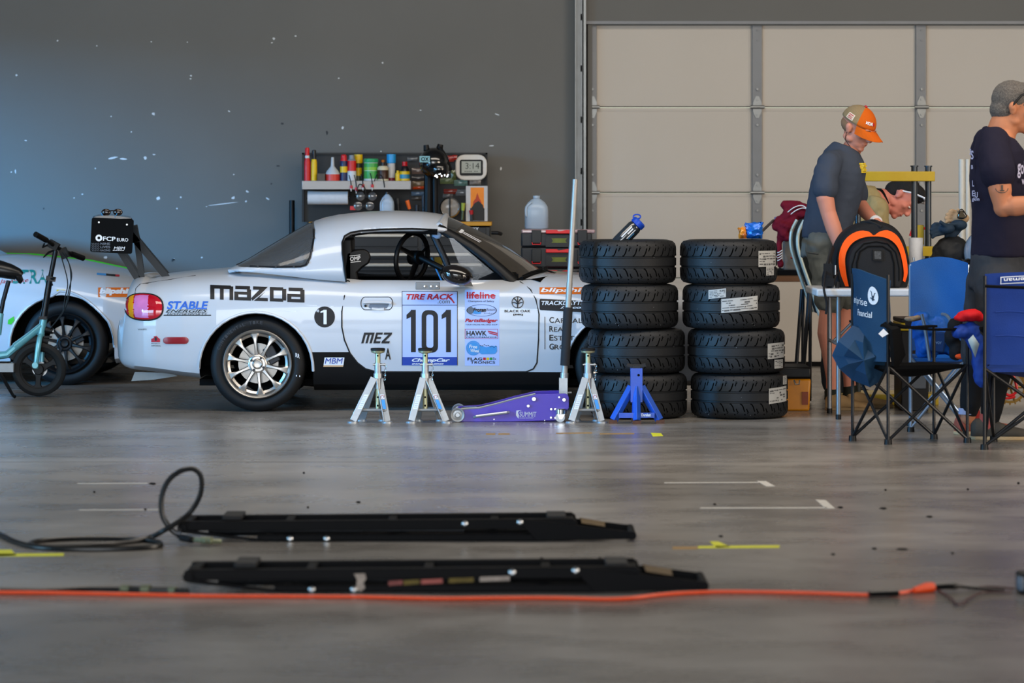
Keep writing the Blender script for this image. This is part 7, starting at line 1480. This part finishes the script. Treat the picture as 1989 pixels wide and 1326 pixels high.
for sd in (-1, 1): q, so = MB(), MB(); f_ = B_(1606, 780, .12 * sd); shoe(q, (f_.x, f_.y, 0), (1, 0, 0), .29, .05, .10, so); soft(q, 'shoe', BLACK, p2, vox=.008, it=2); so.build('sole', BLACK, p2)
HD = mat('hair_black', '15110f', .75, bump=.8, bscale=260, var=.4, scale=60)
q = MB(); h2.ell(q, (0, -.030, .052), (.082, .092, .086)); h2.ell(q, (0, .035, .105), (.068, .055, .038)); 
for k in range(26):
    a = random.uniform(-1.3, 1.3); h2.ell(q, (.06 * math.sin(a), .03 + .055 * math.cos(a) + random.uniform(-.03, .01), .095 + random.uniform(-.02, .03)), (.014, .014, .014), 8, 6)
h2.ell(q, (0, -.05, -.01), (.068, .062, .055)); soft(q, 'hair', HD, p2, vox=.006, it=1)
q = MB()
for sx in (-1, 1): q.tube([h2.p(sx * .085, -.015, .018), h2.p(sx * .088, .03, .065), h2.p(sx * .078, .085, .105)], .0042, 6, flat=1.6)
q.tube([h2.p(sx * .078, .088, .108) for sx in (-1, -.5, 0, .5, 1)], .006, 8); q.build('glasses_on_head', DWHITE, p2)
# ---- tall man at the right edge
RY3 = 17.18; C_ = lambda a, b, d=0: at(a, b, RY3) + Vector((0, d, 0))
p3 = person((X(1945, RY3), RY3, 0), 'grey-haired person in navy printed T-shirt standing at the right edge')
h3 = Head(C_(1969, 212), (.97, -.12, -.18), s=1.20)
b = MB(); h3.build(b)
limb(b, [(C_(1943, 264), .084), (C_(1950, 243), .082), (h3.p(0, -.02, -.04), .074)])
torso(b, [(C_(1936, 540), (0, .17, 0), (.11, 0, 0)), (C_(1937, 495), (0, .16, 0), (.11, 0, 0)), (C_(1938, 430), (0, .175, 0), (.135, 0, 0)), (C_(1940, 350), (0, .19, 0), (.15, 0, 0)), (C_(1940, 298), (0, .18, 0), (.11, 0, .01)), (C_(1940, 270), (0, .13, 0), (.08, 0, .02)), (C_(1940, 252), (0, .08, 0), (.07, 0, .02))])
aR = [(C_(1922, 300, -.19), .070), (C_(1924, 335, -.25), .070), (C_(1928, 370, -.27), .064), (C_(1934, 402, -.27), .056), (C_(1955, 400, -.30), .056), (C_(1990, 396, -.33), .048), (C_(2022, 392, -.34), .036)]
limb(b, aR); hand(b, aR[-1][0], (1, 0, .05), (0, 1, 0), .5, 1, 1.1)
aL = [(C_(1930, 292, .22), .078), (C_(1945, 345, .24), .066), (C_(1955, 395, .24), .054), (C_(1990, 385, .18), .05), (C_(2025, 382, .08), .038)]; limb(b, aL); hand(b, aL[-1][0], (1, -.2, .05), (0, -1, 0), .5, -1, 1.1)
lR = [(C_(1936, 545, -.10), .11), (C_(1936, 620, -.13), .10), (C_(1936, 690, -.14), .075), (C_(1925, 740, -.15), .068), (C_(1918, 790, -.15), .055), (C_(1912, 830, -.15), .042)]
lL = [(C_(1934, 545, .10), .11), (C_(1918, 620, .13), .10), (C_(1910, 690, .14), .075), (C_(1900, 740, .15), .066), (C_(1893, 785, .15), .05), (C_(1888, 815, .16), .042)]
limb(b, lR); limb(b, lL)
BODY3 = soft(b, 'body', SK2, p3, vox=.0068, it=3); h3.face(BODY3, mat('brow_grey', '6e645c', .8), mat('lip_dark', '6e2c28'))
NV = fabric('tee_navy', '191628', r=.85, bump=.1, var=.1)
q = MB(); torso(q, [(C_(1941, 499), (0, .215, 0), (.158, 0, 0)), (C_(1942, 470), (0, .212, 0), (.157, 0, 0)), (C_(1942, 400), (0, .205, 0), (.156, 0, 0)), (C_(1940, 345), (0, .21, 0), (.165, 0, 0)), (C_(1937, 298), (0, .215, 0), (.145, 0, .02)), (C_(1936, 270), (0, .17, 0), (.108, 0, -.01)), (C_(1939, 256), (0, .11, 0), (.078, 0, -.035))])
for ar in (aR, aL): limb(q, [(C_(1926, 275, -.12 if ar is aR else .12), .085), (ar[0][0], ar[0][1] + .022), (ar[1][0], ar[1][1] + .028), (ar[1][0].lerp(ar[2][0], .1), ar[1][1] + .026)])
TS3 = soft(q, 't_shirt', NV, p3, vox=.010, it=5, disp=.014, dsize=.12)
PR = mat('shirt_print', 'a9a6c0', .7); q = MB()
def wrap(cx, rx, ry, yc):       # front or back of the shirt as an upright elliptic drum
    return lambda a, z: Vector((cx + rx * math.sin(a), yc - ry * math.cos(a), z))
wf = wrap(C_(1941, 400).x, .182, .242, RY3 - .0); zz = lambda py: Z(py, RY3 - .2)
for s_, a0, a1, y0, y1 in (('g', .36, .48, 318, 346), ('olok', .48, .92, 312, 338), ('www.', .52, .90, 358, 348), ('E', -1.15, -1.02, 381, 370), ('U', -1.02, -.90, 384, 373), ('gkm', -1.16, -.84, 392, 383), ('S', -1.22, -1.08, 309, 292), ('B', -1.20, -1.10, 328, 320), ('L', -1.14, -1.06, 362, 350), ('3', -1.30, -1.20, 300, 288)):
    yb, yt = max(y0, y1), min(y0, y1); put_text(q, s_, lambda a, z: wf(a, z), a0, a1, zz(yb), zz(yt), .02)
q.build('shirt_print', PR, p3)
q = MB(); c = aR[1][0].lerp(aR[2][0], 1.0) + Vector((0, -.0655, 0)); q.tube([c + Vector((.034 * math.cos(t), .012 * abs(math.cos(t)), .024 * math.sin(t) + .012)) for t in [PI + PI * k / 10 for k in range(11)]], .0022, 5); q.tube([c + Vector((.0, 0, .03)), c + Vector((0, 0, 0))], .005, 6); q.tube([c + Vector((-.012, 0, 0)), c + Vector((.012, 0, 0))], .003, 6); q.build('arm_tattoo', mat('tattoo_ink', '4a4038', .6), BODY3)
q = MB(); torso(q, [(C_(1934, 560), (0, .205, 0), (.15, 0, 0)), (C_(1937, 500), (0, .20, 0), (.148, 0, 0)), (C_(1937, 485), (0, .19, 0), (.14, 0, 0))])
for lg in (lR, lL): limb(q, [(lg[0][0], .142), (lg[1][0], .122), (lg[2][0], .108)])
soft(q, 'shorts', fabric('shorts_charcoal', '33353a', r=.7), p3, vox=.011, it=5, disp=.025, dsize=.1)
q = MB()
for lg in (lR, lL): limb(q, [(lg[2][0], .082), (lg[3][0], .075), (lg[4][0], .062), (lg[4][0].lerp(lg[5][0], .5), .052)])
soft(q, 'leggings', fabric('leggings_black', '111317'), p3, vox=.009, it=3)
for nm, px, dy, dd, c_ in (('R', 1878, -.15, (1, -.03, 0), 'a09070'), ('L', 1866, .18, (1, .35, 0), '8c4a3c')):
    q, so = MB(), MB(); lg = lR if nm == 'R' else lL; x = X(px, RY3); hl = Vector((x, RY3 + dy, 0)); shoe(q, hl, dd, .34, .055, .11, so, 1.05); sh = soft(q, 'shoe', fabric('shoe_' + c_, '4a4640' if nm == 'R' else c_, r=.8), p3, vox=.008, it=2, disp=.005, dsize=.03); so.build('sole', mat('sole_cream_' + nm, 'b39a74', .7), p3, bevel=.004)
    q = MB(); a0 = hl + Vector(dd).normalized() * .085; q.tube([a0 + Vector((-.0, 0, .06)), a0 + Vector((.01, 0, .12)), lg[-1][0] + Vector((0, 0, .03))], [.052, .05, .047], 14); q.build('sock', fabric('sock_pink', 'b0554e') if nm == 'R' else fabric('sock_red', '8e2a28'), p3)
    q = MB(); q.tube([lg[-1][0] + Vector((0, 0, .02)), lg[-1][0] + Vector((0, 0, .055))], .052, 14); q.build('sock_cuff', mat('sock_cuff', '8f98b8' if nm == 'R' else '6a6660', .9), p3)
q = MB(); h3.ell(q, (0, -.016, .045), (.080, .096, .088), 26, 16); h3.ell(q, (0, -.045, -.012), (.074, .066, .060)); h3.ell(q, (0, .03, .095), (.062, .055, .036))
soft(q, 'hair', mat('hair_grey', '6f6862', .85, bump=.9, bscale=240, var=.5, scale=120), p3, vox=.008, it=2, disp=.006, dsize=.02)
q = MB(); 
for sx in (-1, 1): q.tube([h3.p(sx * .088, -.012, .012), h3.p(sx * .089, .02, .065), h3.p(sx * .075, .075, .105)], .005, 6, flat=1.6)
sg = q.build('sunglasses_arms', BLACK, p3); q = MB()
for sx in (-1, 1): h3.ell(q, (sx * .042, .085, .112), (.036, .020, .022))
q.build('mirror_lens', mat('blue_mirror_lens', '0e5fae', .08, .6, coat=1, col2='1fc0d8', scale=10), sg)
# ------------------------------------------------------------------ foreground: portable car lift rails, hoses, cords, tape
LK = mat('lift_black_paint', '060608', .5, 0, spec=.10, scale=6, bump=.03)
LY = 12.07; Lp = lambda a, b, d=0: Vector((X(a, LY), LY + d, max(.002, Z(b, LY))))
def lift(label):
    t = thing('car_lift_rail', label, 'car lift', Vector((X(740, LY), LY + .14, 0)), None)
    q = MB()
    for d in (0, .22): q.prism([(352, 1013), (1112, 1007), (1120, 1012), (1122, 1022), (1112, 1027), (360, 1031)], lambda p: Lp(p[0], p[1], d), lambda p: Lp(p[0], p[1], d + .035))
    for x in (364, 560, 760, 960, 1108): q.span(Lp(x - 8, 1028, .02), Lp(x + 8, 1012, .24))
    q.build('upper_frame', LK, t, bevel=.003)
    q = MB()
    for d in (.03, .19): q.prism([(500, 1038), (1050, 1036), (1060, 1042), (1055, 1052), (500, 1052.5)], lambda p: Lp(p[0], p[1], d - .04), lambda p: Lp(p[0], p[1], d))
    for x in (520, 780, 1040): q.span(Lp(x - 7, 1052, 0), Lp(x + 7, 1040, .2))
    q.build('base_frame', LK, t, bevel=.003)
    for d in (-.012, .235):
        q = MB(); q.prism([(348, 1014), (356, 1012), (362, 1028), (512, 1047), (512, 1052), (490, 1052), (354, 1034), (346, 1024)], lambda p: Lp(p[0], p[1], d), lambda p: Lp(p[0], p[1], d + .012)); q.build('pivot_arm', LK, t, bevel=.002)
        q = MB(); q.prism([(1012, 1008), (1022, 1007), (1226, 1032), (1234, 1038), (1230, 1046), (1040, 1051), (1030, 1036), (1014, 1020)], lambda p: Lp(p[0], p[1], d), lambda p: Lp(p[0], p[1], d + .012)); q.build('pivot_arm', LK, t, bevel=.002)
    q = MB(); q.cyl(Lp(1228, 1039, -.02), Lp(1228, 1039, .26), .016, seg=16); q.build('end_roller', LK, t); q = MB(); q.cyl(Lp(354, 1024, -.02), Lp(354, 1024, .26), .018, seg=16); q.build('end_roller', LK, t)
    for a, b in ((903, 1016), (1010, 1013), (564, 1045), (635, 1045)): q = MB(); q.lathe([(.012, 0), (.012, -.006), (.006, -.012), (0, -.012)], Lp(a, b, -.013), (0, 1, 0), 14); q.build('bolt', STEEL, t)
    for a in (430, 1062): q = MB(); q.span(Lp(a, 1012, .03), Lp(a + 38, 1003, .22)); q.build('rubber_block', RUBBER, t, bevel=.004)
    q = MB(); q.poly([Lp(a, b, .02) + Vector((0, 0, .003)) for a, b in ((1130, 1018), (1176, 1025))] + [Lp(a, b, .20) + Vector((0, 0, .003)) for a, b in ((1176, 1025), (1130, 1018))]); q.tube([Lp(1128, 1018, .22), Lp(1180, 1027, .22)], .004, 6); q.build('caution_strip', mat('caution_amber', '5f4a22', .6, var=.4), t)
    q = MB(); q.tube([Lp(400, 1035, .11), Lp(700, 1035, .11)], .022, 14); q.tube([Lp(700, 1035, .11), Lp(900, 1035, .11)], .012, 10); q.build('hydraulic_ram', DARKMETAL, t)
    return t
L1 = lift('long low black car lift rail, farther of the two, beside the looped hose')
L2 = copy_tree(L1); L2.location += Vector((.185, -1.54, 0)); ORG[L2.name] = Vector(L2.location); tag(L2, 'long low black car lift rail nearest the camera, worn coloured stickers on its side', 'car lift')
EY2 = LY - 1.54; ff = lambda a, b: Vector((X(a, EY2), EY2 - .0165, Z(b, EY2)))
STK = [mat('sticker_pink', '8a4a44', .7, var=.3), mat('sticker_olive', '6b5a1e', .7, var=.3), mat('sticker_rose', 'a3574e', .7, var=.2), mat('sticker_pale', 'a99c90', .7, var=.3)]
q = MB(); q.poly([ff(a, b) for a, b in ((688, 1113), (709, 1112), (712, 1122), (706, 1130), (710, 1140), (700, 1148), (692, 1140), (694, 1124))]); q.build('worn_sticker', STK[3], L2)
for x0, x1, m_ in ((755, 782, 0), (784, 815, 1), (818, 860, 2), (872, 920, 1), (932, 990, 3)):
    q = MB(); y = 1134 - (x0 - 755) * .045; q.poly([ff(x0, y - 7), ff(x1, y - 9), ff(x1, y), ff(x0, y + 2)]); q.build('worn_sticker', STK[m_], L2)
G = lambda px, py, z=.008: Vector(((px - 994.5) * (CAM_H - z) / (py - HZ), (CAM_H - z) * FPX / (py - HZ), z))
HOSE = mat('black_hose', '08090a', .35, bump=.05)
V = lambda a, b: at(a, b, 12.02)
q = MB(); q.tube(smooth_pts([V(352, 1036), V(340, 1034), V(326, 1020), V(315, 998), V(314, 965), V(326, 935), V(348, 916), V(372, 910), V(388, 920), V(392, 942), V(386, 968), V(368, 996), at(342, 1016, 12.0), at(318, 1030, 12.0), G(296, 1042, .02), G(262, 1051), G(210, 1057), G(140, 1061), G(80, 1062), G(58, 1057), G(80, 1050), G(150, 1046), G(230, 1046), G(290, 1050), G(312, 1055), G(300, 1062), G(220, 1066), G(130, 1066), G(70, 1062), G(30, 1052), G(5, 1040), G(-20, 1030)], 6), .0105, 10)
tag(q.build('hydraulic_hose', HOSE), 'black hydraulic hose standing up in a loop left of the farther lift rail', 'hose')
q = MB(); q.tube([V(352, 1036), V(344, 1035)], .018, 10); q.m(1).tube([G(362, 1046, .02), G(400, 1050, .02), G(430, 1052, .015)], .009, 8); q.m(0).tube([G(352, 1044, .02), G(372, 1048, .02)], .014, 8); q.m(1).tube([G(392, 1049, .02), G(412, 1050, .02)], .014, 8)
tag(q.build('hose_fitting', [DARKMETAL, mat('brass_fitting', '8c8f72', .35, .7)]), 'metal hose coupling lying at the left end of the farther lift rail', 'coupling')
q = MB(); q.tube(smooth_pts([G(-30, 1048), G(0, 1146), G(90, 1147), G(170, 1143), G(236, 1143)][1:], 5), .010, 8); tag(q.build('hydraulic_hose', HOSE), 'black hose running left along the orange cord from the near lift rail', 'hose')
q = MB()
for i, (a, b_, r_, m_) in enumerate(((236, 252, .014, 0), (252, 276, .011, 1), (276, 292, .017, 0), (292, 330, .010, 1), (330, 342, .014, 0), (342, 366, .010, 1))): q.m(m_).tube([G(a, 1143 + i * .8, .016), G(b_, 1143.8 + i * .8, .016)], r_, 10)
tag(q.build('hose_fitting', [mat('brass_fitting', '8c8f72'), HOSE]), 'brass coupled hose end at the left of the near lift rail', 'coupling')
CORD = mat('orange_cord', 'ee4d18', .45)
q = MB(); q.tube(smooth_pts([G(-40, 1150), G(100, 1151), G(250, 1154), G(400, 1157), G(560, 1158), G(700, 1159), G(850, 1162), G(980, 1161), G(1080, 1161), G(1200, 1163), G(1280, 1155), G(1340, 1151), G(1420, 1149), G(1560, 1151), G(1650, 1154), G(1710, 1155), G(1755, 1150), G(1782, 1145)], 5), .0065, 8); q.tube([G(1776, 1146, .012), G(1800, 1141, .016), G(1812, 1140, .016)], [.010, .018, .017], 10)
tag(q.build('extension_cord', CORD), 'orange extension cord stretched across the whole floor in front of the lift rails', 'cord')
q = MB(); q.tube(smooth_pts([G(1812, 1140, .016), G(1840, 1138, .018), G(1880, 1140, .012), G(1920, 1144), G(1950, 1146)], 5), [.012] * 8 + [.006] * 13, 8); tag(q.build('power_lead', HOSE), 'black power lead plugged into the orange extension cord near the right edge', 'cable')
q = MB(); q.tube(smooth_pts([G(1688, 1153, .014), G(1715, 1152, .014), G(1745, 1151, .014)], 3), .011, 8); tag(q.build('cable_sleeve', HOSE), 'short black sleeve wrapped round the orange cord towards the right edge', 'cable sleeve')
DRC = mat('dark_red_wire', '3e1618', .5)
q = MB(); q.tube(smooth_pts([G(1820, 1145), G(1845, 1160), G(1862, 1174), G(1885, 1160), G(1910, 1150), G(1965, 1150)], 5), .004, 6); tag(q.build('thin_wire', DRC), 'thin dark red wire drooping in a small V at the right edge', 'wire')
q = MB(); q.tube(smooth_pts([G(1880, 1142), G(1920, 1139), G(1970, 1143)], 4), .004, 6); tag(q.build('thin_wire', DRC), 'straight thin dark red wire above the drooping one', 'wire')
q = MB(); c = G(1985, 1150, 0) + Vector((.02, 0, .035)); q.box(c, (.07, .10, .07)); q.m(1).box(c + Vector((-.03, -.03, .0)), (.02, .06, .05)); tag(q.build('battery_charger', [BLACK, mat('charger_grey', '5a6878', .4)], bevel=.008), 'small black box with grey face cut off by the right edge of the floor', 'box')
# tape on the floor
def tape(name, polys, m_, label, cat='floor tape', z=.0012):
    q = MB()
    for pl in polys:
        top = [q.bm.verts.new(G(a, b, z)) for a, b in pl]; q.face(top); bot = [q.bm.verts.new(Vector((v.co.x, v.co.y, .0002))) for v in top]
        for i in range(len(top)): q.face([top[i], top[(i + 1) % len(top)], bot[(i + 1) % len(top)], bot[i]])
    tag(q.build(name, m_, smooth=0), label, cat)
YT = mat('yellow_tape', 'd0d02a', .6, var=.12, scale=20); WT = mat('white_tape', 'b9b6b0', .7, var=.1, scale=20); OT = mat('worn_orange_tape', '9a7a4a', .8, var=.2)
tape('tape_mark', [[(1378, 1051), (1395, 1051), (1418, 1061), (1392, 1063)], [(1356, 1060), (1514, 1058.5), (1514, 1063), (1356, 1064)]], YT, 'yellow tape mark with crossing tag, right of the farther lift rail')
tape('tape_mark', [[(1306, 1061), (1356, 1061), (1356, 1066), (1306, 1066)]], OT, 'worn orange tape piece at the left end of the yellow tape mark')
tape('tape_mark', [[(-10, 1067), (22, 1067), (32, 1078), (-10, 1080)], [(-10, 1075), (124, 1074), (124, 1078.5), (-10, 1080)]], YT, 'yellow tape mark at the left edge near the coiled hose')
tape('tape_mark', [[(1470, 933.5), (1488, 934), (1506, 944), (1488, 944)], [(1290, 936.3), (1474, 935.6), (1474, 936.9), (1290, 937.5)]], WT, 'white tape mark in the open floor below the right tyre stack')
tape('tape_mark', [[(1584, 970), (1604, 971), (1622, 987), (1604, 987)], [(1360, 985.3), (1606, 984.6), (1606, 986.2), (1360, 987)]], WT, 'white tape mark nearer the camera and right of the other white one')
tape('tape_mark', [[(1264, 840), (1284, 841), (1288, 846), (1268, 847)]], YT, 'small yellow tape scrap in front of the blue jack stand')
tape('tape_mark', [[(1080, 840), (1150, 839), (1150, 841.5), (1080, 842)], [(1165, 841), (1232, 840.5), (1232, 842.5), (1165, 843)]], OT, 'worn tan tape line in front of the silver stand by the tyres')
tape('tape_mark', [[(944, 841), (962, 841), (962, 844), (944, 844)], [(968, 841), (990, 841), (990, 843.5), (968, 844)]], OT, 'short worn tan tape dashes in front of the purple jack')
tape('tape_mark', [[(150, 938), (286, 937.5), (286, 938.5), (150, 939)]], WT, 'long thin white tape line at left above the hose loop')
tape('tape_mark', [[(153, 989.3), (312, 988.8), (312, 990), (153, 990.4)]], WT, 'thin white tape line at left, level with the hose loop')
for i, (a, b_, w_) in enumerate(((296, 939, 15), (282, 989, 6), (696, 975, 10), (1388, 979, 6), (1632, 985, 12), (1715, 987, 16), (1805, 1003, 14), (1400, 1041, 10), (1618, 1076, 9), (1698, 1065, 11), (1752, 1066, 26), (1850, 1074, 7), (1978, 938, 6), (1052, 1084, 9), (1165, 1083, 6), (183, 955, 5), (598, 985, 5), (590, 918, 5), (1720, 951, 5), (1880, 950, 5))):
    tape('floor_debris', [[(a - w_ / 2, b_), (a - w_ * .2, b_ - 2.2), (a + w_ * .3, b_ - 2), (a + w_ / 2, b_ + .4), (a + w_ * .1, b_ + 2.2)]], MATTE, 'small dark scrap of rubber lying on the open floor', 'scrap')
for o in SC.objects:
    if o.name.startswith('floor_debris'): o['group'] = 'dark scraps on the floor'; o['kind'] = 'thing'
# sunglasses resting on the wing
q = MB()
for px in (206, 229): q.ell(at(px, 412, 19.4), (.030, .012, .022), 16, 10)
q.tube([at(206, 410, 19.39), at(218, 409, 19.385), at(229, 410, 19.39)], .004, 6); q.m(1); q.tube([at(197, 414, 19.38), at(200, 421, 19.3), at(224, 421, 19.22), at(227, 415, 19.25)], .004, 6); tag(q.build('sunglasses', [mat('brown_lens', '1b1110', .08, coat=1), DSKY]), 'dark sunglasses lying on top of the black rear wing', 'sunglasses')
